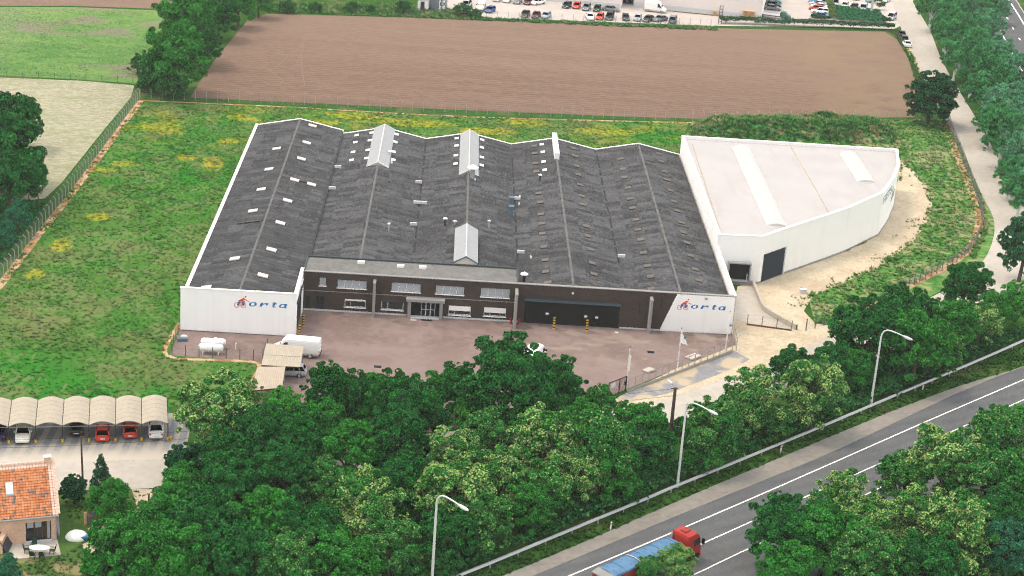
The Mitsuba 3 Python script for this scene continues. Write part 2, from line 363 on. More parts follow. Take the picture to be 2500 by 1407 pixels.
LOT = [(-14.38, 242.61), (-13.29, 203.37), (-9.1, 198.19), (-2.28, 194.83), (27.13, 198.71), (52.15, 202.09), (82.53, 210.13), (97.54, 211.79), (100.36, 217.23), (123.24, 289.43)]
diff('lot_paving', mikit.proc(lambda p, n, uv: mix((0.43, 0.385, 0.355), (0.56, 0.51, 0.475), 0.6 * fbm(p.x * 0.12, p.y * 0.12) + 0.4 * noise(p.x, p.y * 1.5))))
struct('car_park', flat(LOT, 0.020), 'lot_paving', 'pale concrete car park of the far warehouse')
ROAD_L = smooth_line([(109.15, 284.64), (103.98, 243.87), (100.03, 217.6), (97.21, 192.43), (94.12, 167.34), (90.22, 129.9), (87.48, 103.7), (83.82, 74.79), (83.21, 67.79), (81.77, 59.2), (78.79, 49.54), (74.46, 39.42), (67.37, 28.37), (59.6, 19.07), (51.96, 11.39), (45.85, 5.51), (40.12, -0.1), (32.53, -8.94), (23.26, -16.09), (17.2, -21.48), (1.7, -29.46), (-17.58, -37.07), (-39.31, -44.73), (-51.52, -46.88), (-63.81, -48.72)], 2.5)
ROAD_R = smooth_line([(116.16, 287.02), (110.65, 251.21), (106.76, 214.02), (101.75, 179.79), (98.48, 147.65), (95.65, 119.84), (93.12, 98.16), (90.26, 75.6), (88.58, 58.14), (84.38, 41.35), (77.31, 25.67), (69.34, 14.45), (60.1, 5.89), (50.21, -2.6), (39.65, -11.81), (31.11, -18.69), (22.26, -25.05), (16.5, -29.35), (1.51, -37.13), (-17.14, -44.54), (-38.22, -51.5), (-50.03, -53.68), (-61.98, -55.3)], 2.5)
struct('side_road', between(ROAD_L, ROAD_R, 0.030), 'concrete', 'pale concrete road curving round the factory grounds')
struct('road_shoulder', flat([(99.5, 213.28), (97.53, 191.68), (94.38, 164.42), (90.01, 130.8), (89.75, 127.6), (90.57, 136.71), (91.91, 152.95), (93.84, 171.83), (95.32, 186.1), (96.92, 199.17)], 0.024), 'sand', 'sandy shoulder beside the side road')
SAND = [(30.1, 3.38), (33.32, 21.79), (43.42, 31.42), (56.17, 44.84), (64.1, 62.11), (70.27, 81.87), (73.47, 95.27), (74.52, 88.25), (74.84, 79.16), (73.34, 68.35), (69.91, 57.82), (65.42, 47.71), (57.39, 34.76), (50.04, 26.33), (44.28, 19.89), (41.78, 13.26), (42.65, 8.68), (46.08, 7.68), (45.79, 5.2), (40.07, -0.39), (32.49, -9.22), (23.23, -16.35), (17.18, -21.73), (10.85, -25.87), (12.16, -21.43), (20.36, -11.25), (30.14, -1.02)]
struct('sandy_ground', flat(SAND, 0.016), 'sand', 'bare sandy ground beside the white annex')
struct('gravel_strip', flat([(12.85, -20.47), (17.79, -15.96), (23.77, -9.54), (29.48, -3.13), (31.31, -5.96), (28.03, -10.14), (23.19, -14.81), (19.68, -18.26), (15.25, -21.38), (12.02, -23.54)], 0.024), 'gravel', 'grey gravel strip along the yard fence')
struct('earth_bank', ribbon(smooth_line([(45.11, 8.76), (49.29, 12.87), (54.82, 19.45), (61.69, 28.29), (68.87, 37.13), (73.75, 44.87), (77.65, 54.02), (80.86, 65.33), (83.25, 80.87), (86.22, 103.42), (89.77, 126.99)], 2), -0.5, 0.9, 0.020), 'earth', 'orange earth under the curving fence')
struct('earth_strip', ribbon(smooth_line([(-71.22, -4.84), (-70.42, 4.89), (-69.98, 24.88), (-69.22, 53.18), (-68.53, 102.74)], 2), -0.6, 0.55, 0.020), 'earth', 'bare earth strip under the left fence')
struct('earth_strip', ribbon(smooth_line([(-68.79, 102.97), (-41.43, 104.88), (-10.46, 105.81), (21.08, 109.7), (36.43, 112.11)], 2), -0.25, 0.35, 0.020), 'earth', 'bare earth strip under the back fence')
YARD = [(-44.01, -7.21), (-28.94, -6.87), (-29.1, 2.82), (-14.33, 2.75), (13.82, 2.95), (29.98, 3.36), (30.2, -1.01), (20.36, -11.25), (12.81, -19.47), (11.56, -22.75), (1.7, -29.46), (-17.61, -36.52), (-31.58, -38.88), (-31.78, -29.28), (-32.6, -16.17), (-43.97, -15.73)]
struct('yard', flat(YARD, 0.022), 'pavers', 'reddish brick paved yard in front of the factory')
struct('earth_bank', ribbon(smooth_line([(-43.99, -4.91), (-44.17, -15.5), (-38.52, -15.99), (-32.37, -16.4), (-32.38, -23.31), (-32.16, -29.34)], 1.5), -0.75, -0.1, 0.026), 'earth', 'orange earth kerb round the gas tank yard')
struct('parking_lot', flat([(-64.07, -35.98), (-41.49, -32.7), (-38.52, -33.22), (-37.73, -44.64), (-51.47, -47.08), (-60.76, -48.54)], 0.016), 'setts', 'grey sett paving under the barrel roofed carport')
# the highway in front
RAIL = smooth_line([(-9.51, -70.7), (-3.61, -65.37), (7.91, -54.61), (13.49, -49.43), (16.7, -46.3), (20.04, -43.27), (28.38, -35.58), (39.38, -25.27), (53.18, -12.14), (61.29, -4.49), (70.57, 4.49), (76.59, 10.56)], 3)
STRIP = smooth_line([(-7.87, -71.79), (-2.12, -66.7), (8.44, -56.84), (19.58, -46.15), (38.85, -28.16), (48.88, -19.01), (58.92, -10.41), (64.97, -6.17), (73.82, 1.17)], 3)
EDGE = smooth_line([(-4.23, -70.64), (0.84, -66.39), (8.73, -59.22), (16.84, -51.81), (26.12, -43.45), (38.02, -32.7), (58, -12.77), (63.41, -7.89), (73.82, 1.17)], 3)
LINE1 = smooth_line([(-0.15, -70.06), (4.57, -66), (16.5, -55.2), (26.72, -45.8), (37.46, -35.75), (51.79, -22.3), (67.44, -7.86), (74.12, -1.64)], 3)
LINE2 = smooth_line([(4.74, -70.51), (11.79, -64.23), (19.6, -57.22), (27.52, -49.82), (36.4, -41.49), (50.31, -28.63), (66.06, -14.12), (72.04, -8.55)], 3)
LINE3 = smooth_line([(11.34, -69.83), (18.44, -63.52), (22.88, -59.25), (33.72, -49.39), (43.29, -40.24), (57.3, -27.04), (70.24, -14.57)], 3)
asph = struct('highway', between(EDGE, offset_line(LINE3, -9.0), 0.020), 'asphalt', 'asphalt highway crossing the lower right corner')
strip = struct('road_edge_strip', between(STRIP, EDGE, 0.012), 'gravel')
pts, hd = along((EDGE[:len(EDGE)] + 0), 9.0, 2.0)
inner, _ = along(STRIP, 9.0, 2.0)
for k in range(min(len(pts), len(inner)) - 1):   # concrete slabs of the hard strip, joint by joint
    a, b = pts[k] + (pts[k + 1] - pts[k]) * 0.009, pts[k + 1] - (pts[k + 1] - pts[k]) * 0.009
    c, d = inner[k + 1] - (inner[k + 1] - inner[k]) * 0.009, inner[k] + (inner[k + 1] - inner[k]) * 0.009
    m = MB().hexa([(*q, 0.013) for q in (a, b, c, d)], [(*q, 0.040) for q in (a, b, c, d)])
    struct('concrete_slab', m, 'strip_concrete', parent=strip)
for ln, w in ((LINE1, 0.095), (LINE2, 0.085), (LINE3, 0.085)):
    struct('lane_line', ribbon(ln, -w, w, 0.026), 'road_paint', parent=asph)
# the second highway, top right
H2L = smooth_line([(136.28, 293.86), (126.31, 240.56), (121.57, 215.13), (119.34, 199.45), (114.06, 162.14), (108, 116.73)], 4)
H2 = smooth_line([(138.26, 294.54), (129.38, 243.53), (123.96, 206.84), (118.53, 171.45), (111.19, 121.88)], 4)
H2R = smooth_line([(143.96, 296.48), (139.35, 260.31), (134.61, 228.3), (125.84, 170.71)], 4)
H2C = smooth_line([(146.09, 297.2), (141.46, 260.98), (138.72, 242.83), (130.92, 187.65)], 4)
h2 = struct('far_highway', between(H2L, H2C, 0.020), 'asphalt', 'asphalt highway in the upper right corner')
for ln in (H2, H2R): struct('lane_line', ribbon(ln, -0.18, 0.18, 0.028), 'road_paint', parent=h2)
for q in ((135.83, 260.27), (133.81, 246.95), (132.03, 234.82), (130.05, 222.22), (128.26, 209.83)):
    d = H2R[6] - H2R[2]; d = d / np.linalg.norm(d)
    struct('lane_dash', MB().box((*q, 0.027), (2.6, 0.34, 0.004), math.atan2(d[1], d[0])), 'road_paint', parent=h2)
struct('kerb', MB().add(*ribbon(H2C, -0.15, 0.15, 0.1)), 'concrete', parent=h2)
struct('garden_lawn', flat([(-50.33, -53.91), (-41.81, -52.41), (-38.49, -53.92), (-38.8, -57.22), (-40.12, -61.85), (-41.87, -67.99), (-44.6, -72.3), (-51.93, -73.07), (-53.72, -65.95), (-47.86, -63.59)], 0.008), 'lawn', 'patchy lawn of the brick house garden')
struct('garden_ground', flat([(-45.04, -61.53), (-43.83, -60.86), (-41.64, -60.43), (-40.02, -61.49), (-40.13, -64.1), (-41.75, -66.48), (-42.95, -67.44), (-44.41, -66.27), (-44.92, -64.97), (-44.08, -63.85)], 0.014), 'sand', 'bare sandy patch on the garden lawn')
struct('garden_ground', flat([(-42.17, -52.36), (-38.26, -52.08), (-37.24, -53.49), (-38.29, -54.56), (-39.73, -55.29), (-40.45, -57.59), (-41.14, -55.65), (-41.73, -53.83)], 0.014), 'sand', 'bare sandy strip beside the road by the old fence posts')
struct('patio', MB().prism([(-52.37, -65.46), (-47.57, -64.16), (-46.51, -67.33), (-51.32, -68.76)], 0.0, 0.06), 'concrete', 'pale concrete patio behind the brick house')

# grass that nobody could count: tufts of blades over the meadow and the verges
def tufts(poly, density, size, seed, hmul=1.0, keep=None, ground=None):
    rng = np.random.default_rng(seed); x0, y0, x1, y1 = poly.bounds
    import shapely
    n = int((x1 - x0) * (y1 - y0) * density); q = rng.uniform((x0, y0), (x1, y1), (n, 2)); q = q[shapely.contains_xy(poly, q[:, 0], q[:, 1])]
    if keep is not None: q = q[keep(q[:, 0], q[:, 1], rng)]
    n, B = len(q), 5
    s = size * (0.5 + 1.1 * nfbm(q[:, 0] * 0.4, q[:, 1] * 0.4, seed)) * rng.uniform(0.7, 1.3, n)
    a = rng.uniform(0, 6.28, (n, 1)) + np.arange(B) * 6.28 / B + rng.normal(0, 0.3, (n, B))
    d = np.stack([np.cos(a), np.sin(a)], -1); e = np.stack([-d[..., 1], d[..., 0]], -1); s = s[:, None, None]
    base, w = q[:, None] + d * s * 0.10, 0.28 * s
    tip = q[:, None] + d * s * rng.uniform(0.35, 0.8, (n, B, 1)); z = (s * hmul * rng.uniform(0.45, 0.85, (n, B, 1)))
    v = np.stack([np.concatenate([base - e * w, 0 * z + 0.005], -1), np.concatenate([base + e * w, 0 * z + 0.005], -1), np.concatenate([tip, z], -1)], 2).reshape(-1, 3)
    if ground is not None: v[:, 2] += np.repeat(ground(q[:, 0], q[:, 1]), B * 3)
    return v, np.arange(len(v)).reshape(-1, 3)


HALL_AREA = Polygon([(-45.0, -8.5), (-28.0, -8.5), (-28.0, 2), (30.5, 2), (30.5, 77), (-45.0, 77)])
def grass(poly, density, size, seed, bsdf, label, **k):
    key = obj('grass', tufts(poly, density, size, seed, **k), bsdf)
    labels[key] = {'label': label, 'category': 'grass', 'kind': 'stuff'}


paved = unary_union([Polygon(YARD).buffer(0.8), HALL_AREA, Polygon([(-64.07, -35.98), (-41.49, -32.7), (-38.52, -33.22), (-37.73, -44.64), (-60.76, -48.54)]), Polygon(SAND).buffer(0)])
grass(MEADOW_P.buffer(0).difference(paved), 4.0, 0.38, 5, 'meadow', 'long meadow grass with yellow flowers round the factory', hmul=0.6, keep=lambda x, y, r: r.random(len(x)) < 0.25 + 0.9 * nfbm(x * 0.09, y * 0.09, 41))


def rough_colour(p, n, uv):
    b = 0.55 * fbm(p.x * 0.45, p.y * 0.45) + 0.45 * noise(p.x * 2.1, p.y * 2.1)
    g = mix((0.047, 0.157, 0.032), (0.116, 0.242, 0.058), smoothstep(0.25, 0.75, b))
    return mix(g, (0.290, 0.296, 0.149), 0.8 * smoothstep(0.46, 0.66, 0.6 * fbm(p.x * 0.2 + 17, p.y * 0.2 + 3) + 0.4 * noise(p.x * 1.1, p.y * 1.1)))


def weed_colour(p, n, uv):
    b = 0.5 * fbm(p.x * 0.6, p.y * 0.6) + 0.5 * noise(p.x * 2.2, p.y * 2.2)
    g = mix((0.034, 0.144, 0.038), (0.088, 0.235, 0.058), smoothstep(0.2, 0.75, b))
    return mix(g, (0.286, 0.278, 0.138), 0.8 * smoothstep(0.52, 0.66, 0.5 * fbm(p.x * 0.35 + 9, p.y * 0.35) + 0.5 * noise(p.x * 1.3, p.y * 1.3)))


diff('rough_grass', mikit.proc(rough_colour)); diff('weeds', mikit.proc(weed_colour))
ROUGH = [(33.27, 98.59), (36.56, 113.32), (90.21, 127.4), (87, 104.97), (83.73, 82.18), (81, 65.36), (77.79, 54.05), (73.53, 44.24), (61.65, 28.11), (45.17, 8.46), (42.59, 8.36), (44.39, 31.59), (65.93, 62.46), (74.41, 98.14)]
struct('rough_verge', flat([(90.21, 127.4), (90.3, 121.61), (87.76, 101.03), (84.35, 75.13), (82.95, 65.74), (81.74, 58.56), (78.82, 49.15), (74.72, 39.65), (67.41, 28.55), (60.51, 20.38), (52.02, 11.72), (45.11, 8.14), (61.57, 27.74), (73.61, 44.06), (77.94, 54.08), (81.15, 65.39), (83.89, 82.21), (87.17, 105.01)], 0.014), 'rough_grass', 'weedy verge along the curving fence')
struct('rough_grass', flat(ROUGH, 0.013), 'rough_grass', 'rough half dry grass round the white annex')
ROUGH_P = Polygon(ROUGH).buffer(0).difference(Polygon([(28, -5), (52, 39), (68, 65), (69, 78), (28, 77)])).difference(Polygon(SAND).buffer(-0.6))
grass(ROUGH_P, 2.6, 0.50, 9, 'rough_grass', 'rough grass tufts between the annex and the curving fence', hmul=0.8)
MOUND = [(35.01, 97.61), (36.04, 108.51), (38.9, 112.68), (54.09, 117.42), (67.51, 119.34), (75.76, 119.45), (76.58, 112.56), (74.49, 105.83), (67.86, 104.35), (51.84, 102.74)]
MP = Polygon(MOUND).buffer(0)
def mound_height(x, y):
    import shapely
    d = shapely.distance(MP.exterior, shapely.points(x, y)) * np.where(shapely.contains_xy(MP, x, y), 1, 0)
    h = 2.3 * np.minimum(1, d / 4.5) ** 0.7
    return h * (0.65 + 0.7 * nfbm(x * 0.13, y * 0.2, 21))
mx0, my0, mx1, my1 = MP.bounds; gx, gy = np.meshgrid(np.linspace(mx0 - 1, mx1 + 1, 90), np.linspace(my0 - 1, my1 + 1, 60), indexing='ij')
gz = mound_height(gx.ravel(), gy.ravel()); gi_, gj = np.meshgrid(np.arange(89), np.arange(59), indexing='ij'); ga = (gi_ * 60 + gj).ravel()
struct('mound', (np.column_stack([gx.ravel(), gy.ravel(), gz - 0.03 + 0.02]), np.stack([ga, ga + 60, ga + 61, ga + 1], 1)), 'weeds', 'long earth mound overgrown with weeds behind the annex', smooth=True)
grass(MP, 5.0, 0.75, 12, 'weeds', 'tall weeds covering the long earth mound', ground=mound_height)
# sparse weeds creeping over the sand
WEEDS = [(*(44.62, 16.63), 5.0, 2.6), (*(49.18, 21.71), 4.0, 1.6), (*(54.48, 26.72), 5.0, 2.2), (*(62.15, 37.45), 5.0, 3.4), (*(69, 54.49), 3.0, 6.0), (*(63.09, 49.3), 1.6, 1.0)]
def weed_keep(x, y, rng):
    w = 0.0 * x
    for a, b, r, s in WEEDS: w = np.maximum(w, 1.25 - np.sqrt(((x - a) / r) ** 2 + ((y - b) / s) ** 2) - 0.6 * (nfbm(x * 0.5, y * 0.5, 3) - 0.5))
    return rng.random(len(x)) < np.clip(w, 0.002, 1) * (nfbm(x * 0.9, y * 0.9, 8) > 0.42)
grass(Polygon(SAND).buffer(0).difference(Polygon([(28, -5), (36, 22), (52, 38.5), (61, 50), (66, 62), (69, 78), (28, 77)])).difference(Polygon([(29.74, 0.66), (35.44, 23.86), (41.12, 10), (45.52, 5.31), (29.22, -9.29), (10.85, -25.87)])), 4.0, 0.36, 15, 'rough_grass', 'sparse weeds creeping over the sandy ground', keep=weed_keep)
verge_strip = Polygon(np.vstack([RAIL, STRIP[::-1]])).buffer(0)
grass(verge_strip, 5.0, 0.40, 18, 'verge', 'verge grass between the guardrail and the highway')
grass(Polygon([(-116.73, 170.41), (-78.48, 178.74), (-71.74, 119.63), (-74.44, 116.99), (-102.32, 114.92)]), 2.2, 0.24, 19, 'pasture', 'grass of the light green pasture', hmul=0.45)
grass(Polygon([(-55.17, 185), (-56.27, 194.61), (-21.93, 202.56), (-12.99, 197.91), (-3.26, 193.64), (27.04, 197.34), (51.93, 200.23), (51.49, 196.57), (-21.41, 189.06)]), 3.0, 0.7, 22, 'weeds', 'weedy strip along the far edge of the ploughed field')
grass(Polygon([(95.26, 210.21), (98.19, 211.98), (95.59, 182.12), (91.91, 152.95), (89.11, 130.59), (85.14, 128.08), (90.71, 157.99), (94.33, 183.39), (95.52, 200.51)]), 4.0, 0.5, 23, 'meadow', 'green grass verge beside the sandy road shoulder')
grass(Polygon([(90.03, 124.58), (87.79, 106.54), (84.7, 83.6), (82.84, 70.21), (80.66, 59.21), (76.84, 47.79), (72.8, 39.32), (73.86, 44.49), (78.94, 56.35), (81.46, 66.56), (84.16, 83.25), (87.41, 105.34)]), 4.0, 0.6, 24, 'rough_grass', 'weedy verge between the curving fence and the side road')
grass(Polygon([(-48.83, -58.38), (-41.72, -52.88), (-38.49, -53.92), (-40.28, -60.99), (-43.31, -64.8), (-45.38, -72.38), (-51.54, -73.03), (-51.24, -69.41), (-46.32, -67.64), (-43.81, -62.26)]).difference(Polygon([(-45.04, -61.53), (-43.83, -60.86), (-41.64, -60.43), (-40.02, -61.49), (-40.13, -64.1), (-41.75, -66.48), (-42.95, -67.44), (-44.41, -66.27), (-44.92, -64.97), (-44.08, -63.85)])), 7.0, 0.24, 25, 'lawn', 'lawn of the brick house garden')
# leaf masses: hedges, planted bed, undergrowth of the wood
def leaf_mass(poly, density, h, size, seed, base, bright, ground=0.0):
    import shapely
    rng = np.random.default_rng(seed); x0, y0, x1, y1 = poly.bounds; n = int((x1 - x0) * (y1 - y0) * density); q = rng.uniform((x0, y0), (x1, y1), (n, 2)); q = q[shapely.contains_xy(poly, q[:, 0], q[:, 1])]; n = len(q)
    hh = h * (0.55 + 0.75 * nfbm(q[:, 0] * 0.35, q[:, 1] * 0.35, seed)); z = hh * rng.uniform(0.25, 1.0, n) ** 0.5
    nr = rng.normal(size=(n, 3)) * 0.6 + [0, 0, .7]; nr /= np.linalg.norm(nr, axis=1, keepdims=True)
    c = np.array(base) * rng.uniform(.7, 1.25, (n, 1)); t = rng.random(n) < .3; c[t] = np.array(bright) * rng.uniform(.8, 1.2, (t.sum(), 1))
    r = rng.normal(size=(n, 3)); t_ = np.cross(nr, r); t_ /= np.linalg.norm(t_, axis=1, keepdims=True); b = np.cross(nr, t_); s = (size * rng.uniform(.6, 1.3, n))[:, None]; p = np.column_stack([q, z + ground])
    v = np.stack([p - t_ * s * .6, p - b * s * .4, p + t_ * s * .6, p + b * s * .4], 1).reshape(-1, 3); f = (np.arange(n)[:, None, None] * 4 + np.array([[0, 1, 2], [0, 2, 3]])[None]).reshape(-1, 3)
    return v, f, np.repeat(c, 4, axis=0)


def leafy(name, poly, density, h, size, seed, base, bright, label, cat, stuff=False):
    v, f, c = leaf_mass(poly, density, h, size, seed, base, bright); key = thing(name, label, cat)
    scene[key] = mikit.ply((v, f), 'leaf', color=c)
    if stuff: labels[key]['kind'] = 'stuff'
    return key


wood = Polygon(np.vstack([offset_line(ROAD_R, -0.3)[np.where((ROAD_R[:, 0] < 62) & (ROAD_R[:, 0] > -36))[0]], RAIL[::-1] + [0.0, 0.6]])).buffer(0)
wood = wood.intersection(Polygon([(-38.87, -51.58), (-17.17, -43.93), (19.55, -24.7), (43.06, -7.96), (63.54, 10.4), (75.81, 20.36), (71.18, 3.99), (49.76, -14.96), (17.46, -45.61), (-5.48, -67.14), (-44.43, -71.25), (-40.12, -61.85)]).buffer(2)).buffer(0)
leafy('undergrowth', max(getattr(wood, 'geoms', [wood]), key=lambda g: g.area), 30, 1.7, 0.42, 31, (.018, .095, .028), (.045, .165, .040), 'dense undergrowth filling the wood between the road and the highway', 'undergrowth', True)
low = Polygon(np.vstack([offset_line(LINE3, -9.6), [(60.36, -50.55), (55.93, -65.1), (19.7, -68.81)]])).buffer(0)
leafy('undergrowth', max(getattr(low, 'geoms', [low]), key=lambda g: g.area), 26, 1.7, 0.42, 32, (.020, .100, .028), (.050, .175, .040), 'dense undergrowth of the lower right wood', 'undergrowth', True)
leafy('undergrowth', Polygon([(114.97, 263.45), (107.08, 202.05), (101.78, 157.22), (95.81, 111.13), (90.32, 71.67), (101.06, 93.29), (110.36, 148.87), (116.31, 187.76), (119.18, 209.92), (126.31, 245.66), (129.82, 268.27)]), 16, 2.0, 0.45, 33, (.026, .100, .040), (.055, .160, .060), 'undergrowth between the side road and the far highway', 'undergrowth', True)
leafy('undergrowth', Polygon([(-82.07, 36.94), (-75.3, 39.88), (-71.34, 39.03), (-71.5, 23.69), (-72.23, 12.23), (-73.49, 3.9)]), 14, 1.0, 0.40, 34, (.020, .110, .030), (.045, .170, .045), 'green undergrowth below the huge left tree', 'undergrowth', True)
leafy('field_hedge', LineString([(54.22, 205.86), (62.81, 207.04), (74.06, 208.09), (84.41, 209.31), (94.82, 210.54)]).buffer(1.3), 60, 1.7, 0.32, 35, (.020, .080, .034), (.045, .140, .045), 'long dark hedge between the ploughed field and the far car park', 'hedge')
leafy('narrow_hedge', LineString([(86.16, 239.31), (83.46, 219.72)]).buffer(0.9), 90, 1.4, 0.3, 36, (.085, .150, .040), (.14, .20, .06), 'narrow yellow green hedge beside the planted bed', 'hedge')
leafy('planted_bed', Polygon([(86.32, 234.28), (97.68, 231.3), (97.38, 226.8), (96.81, 218.05), (90.07, 217.45), (84.1, 217.55)]), 55, 0.8, 0.30, 37, (.022, .130, .055), (.040, .190, .085), 'low green ground cover filling the planted bed', 'plants', True)
def box_hedge(q, s, l):
    poly = Polygon([(q[0] - s, q[1] - s), (q[0] + s, q[1] - s), (q[0] + s, q[1] + s), (q[0] - s, q[1] + s)]); leafy('clipped_shrub', poly, 160, 2.0, 0.25, int(abs(q[0]) * 7) + 40, (.022, .085, .028), (.040, .120, .036), l, 'shrub')
box_hedge((98.68, 234.59), 1.0, 'clipped square shrub at the upper corner of the planted bed'); box_hedge((96.7, 218.01), 1.0, 'clipped square shrub at the lower corner of the planted bed'); box_hedge((95.92, 210.4), 1.1, 'clipped square shrub at the right end of the field hedge'); box_hedge((99.55, 242.48), 1.1, 'clipped square shrub beside the teal car at the top edge')
leafy('low_hedge', LineString([(78.41, 218.67), (82, 217.39)]).buffer(0.7), 90, 1.0, 0.3, 38, (.020, .070, .028), (.04, .12, .04), 'low dark hedge below the bright blue saloon', 'hedge')

# ---- the factory hall ----------------------------------------------------------
def roof_colour(p, n, uv):
    b = 0.30 * fbm(p.x * 0.35, p.y * 0.3, p.z) + 0.32 * noise(p.x * 4.6, p.y * 2.1) + 0.38 * cell_rand(dr.floor(p.x / 2.45 + 0.02), dr.floor(p.y / 1.16), 4)
    g = mix((0.050, 0.051, 0.056), (0.109, 0.111, 0.117), smoothstep(0.2, 0.8, b))
    g = mix(g, (0.190, 0.187, 0.177), 0.40 * smoothstep(0.80, 0.93, noise(p.x * 4.3 + 40, p.y * 2.2)) * smoothstep(-30, -27, p.x))
    return mix(g, (0.039, 0.039, 0.041), 0.35 * smoothstep(0.5, 0.75, fbm(p.x * 0.12, p.y * 0.12)))


def brick_colour(p, n, uv):
    row = dr.floor(p.z / 0.075); b = cell_rand(dr.floor(p.x / 0.23 + 0.5 * row), row)
    return mix((0.044, 0.036, 0.034), (0.082, 0.063, 0.056), 0.5 * b + 0.5 * fbm(p.x * 0.5, p.z * 0.9))


def cladding_colour(p, n, uv):
    streak = smoothstep(0.62, 0.85, noise(p.x * 2.7 + 3, p.y * 2.7, p.z * 0.12)) * (0.4 + 0.6 * noise(p.x * 0.6, p.y * 0.6, p.z * 0.5))
    return mi.Color3f(0.885, 0.87, 0.855) * (0.955 + 0.03 * noise(p.x * 6.0, p.y * 6.0) + 0.03 * fbm(p.x * 0.5, p.y * 0.5, p.z * 0.4) - 0.045 * streak - 0.07 * smoothstep(0.7, 0.15, p.z + 0.4 * noise(p.x * 1.5, p.y * 1.5)))


diff('roof_sheet', mikit.proc(roof_colour)); diff('roof_sheet_light', tint((0.073, 0.075, 0.079), 0.35, 0.7, 5.0)); diff('roof_sheet_dark', tint((0.062, 0.064, 0.068), 0.35, 0.7, 5.0))
diff('facade_brick', mikit.proc(brick_colour)); mat('white_cladding', mikit.proc(cladding_colour), 0.55)
mat('hood_steel', (0.028, 0.044, 0.056), 0.7)
mat('upstand_lead', (0.05, 0.06, 0.068), 0.6)
mat('grey_concrete', tint((0.25, 0.247, 0.24), 0.18), 0.85); diff('flat_roof', tint((0.17, 0.168, 0.163), 0.35, 0.45, 2.5))
mat('skylight', tint((0.58, 0.51, 0.48), 0.08), 0.4); mat('aged_skylight', tint((0.115, 0.098, 0.083), 0.25, 1.0, 3.0), 0.6); mat('lantern_sheet', tint((0.30, 0.31, 0.32), 0.10, 0.8, 3), 0.6)
mat('ridge_cap', tint((0.13, 0.128, 0.125), 0.40, 1.2, 4.0), 0.8)
FY, YB = 2.45, 74.9
VX = [-28.9, -14.4, 0.4, 15.05, 29.7]; ZV, ZR = 4.15, 5.65
hall = thing('factory_hall', 'long low factory hall with five grey corrugated gable roofs and dark brick office front', 'factory')
rng = np.random.default_rng(3)


def sheet_rows(x0, z0, x1, z1, ya, yb, rows=3, width=1.16):
    """corrugated sheets lapped down one slope from the ridge (x1, z1) to the gutter (x0, z0): boxes, one by one"""
    L = math.hypot(x1 - x0, z1 - z0); ux, uz = (x0 - x1) / L, (z0 - z1) / L; nx, nz = -uz * math.copysign(1, 1), ux
    if nz < 0: nx, nz = -nx, -nz
    k = int((yb - ya) / width); w = (yb - ya) / k
    for r in range(rows):
        a, b = L * r / rows, min(L, L * (r + 1) / rows + 0.12)
        for j in range(k):
            lo, hi = ya + j * w + 0.035, ya + (j + 1) * w - 0.035
            t0, t1 = 0.045, 0.085 + rng.uniform(-0.012, 0.012)   # the lower edge stands proud of the next row
            P0 = np.array([x1 + ux * a + nx * t0, z1 + uz * a + nz * t0]); P1 = np.array([x1 + ux * b + nx * t1, z1 + uz * b + nz * t1])
            Q0, Q1 = P0 - np.array([nx, nz]) * 0.03, P1 - np.array([nx, nz]) * 0.03
            yield r, j, [(Q0[0], lo, Q0[1]), (Q1[0], lo, Q1[1]), (Q1[0], hi, Q1[1]), (Q0[0], hi, Q0[1])], [(P0[0], lo, P0[1]), (P1[0], lo, P1[1]), (P1[0], hi, P1[1]), (P0[0], hi, P0[1])]


def corrugate(m, bot, top):
    m.hexa(bot, top)


VARIANTS = ['roof_sheet', 'roof_sheet', 'roof_sheet_light', 'roof_sheet_dark']
B1 = (-43.6, 4.5, -36.3, 6.05, -28.95)       # left gutter, eave height, ridge, ridge height, right gutter
count = 0
for gi, (x0, z0, x1, z1, ya, yb, rows) in enumerate([(B1[0], B1[1], B1[2], B1[3], -7.05, 75.7, 3), (B1[4], B1[1], B1[2], B1[3], -7.05, 75.7, 3)] +
                                                    [(VX[k] + 0.14, ZV, (VX[k] + VX[k + 1]) / 2, ZR, 8.34 if k < 2 else FY + 0.3, YB, 3) for k in range(4)] + [(VX[k + 1] - 0.14, ZV, (VX[k] + VX[k + 1]) / 2, ZR, 8.34 if k < 2 else FY + 0.3, YB, 3) for k in range(4)]):
    base = MB().add([(x0, ya, z0), (x1, ya, z1), (x1, yb, z1), (x0, yb, z0)], [[0, 1, 2, 3]])
    slope = obj('roof_slope', base, 'dark_metal', hall)
    rest = MB()
    for r, j, bot, top in sheet_rows(x0, z0, x1, z1, ya, yb, rows):
        if gi < 2 and j < 50:
            obj('roof_sheet', MB().hexa(bot, top), VARIANTS[int(rng.integers(4))], slope); count += 1
        else: rest.hexa(bot, top)
    obj('roof_sheets', rest, 'roof_sheet', slope, stuff=True)
# ridge caps with their white flecked joints
for xr, zr, ya, yb in [(B1[2], B1[3], -7.05, 75.7)] + [((VX[k] + VX[k + 1]) / 2, ZR, 8.34 if k < 2 else FY + 0.3, YB) for k in range(4)]:
    m = MB(); n = int((yb - ya) / 1.16)
    for j in range(n):
        a, b = ya + (yb - ya) * j / n, ya + (yb - ya) * (j + 0.93) / n; h = 0.13 + 0.02 * (j % 2)
        m.hexa([(xr - 0.17, a, zr + 0.03), (xr + 0.17, a, zr + 0.03), (xr + 0.17, b, zr + 0.03), (xr - 0.17, b, zr + 0.03)], [(xr - 0.05, a, zr + h), (xr + 0.05, a, zr + h), (xr + 0.05, b, zr + h), (xr - 0.05, b, zr + h)])
    obj('ridge_cap', m, 'ridge_cap', hall)
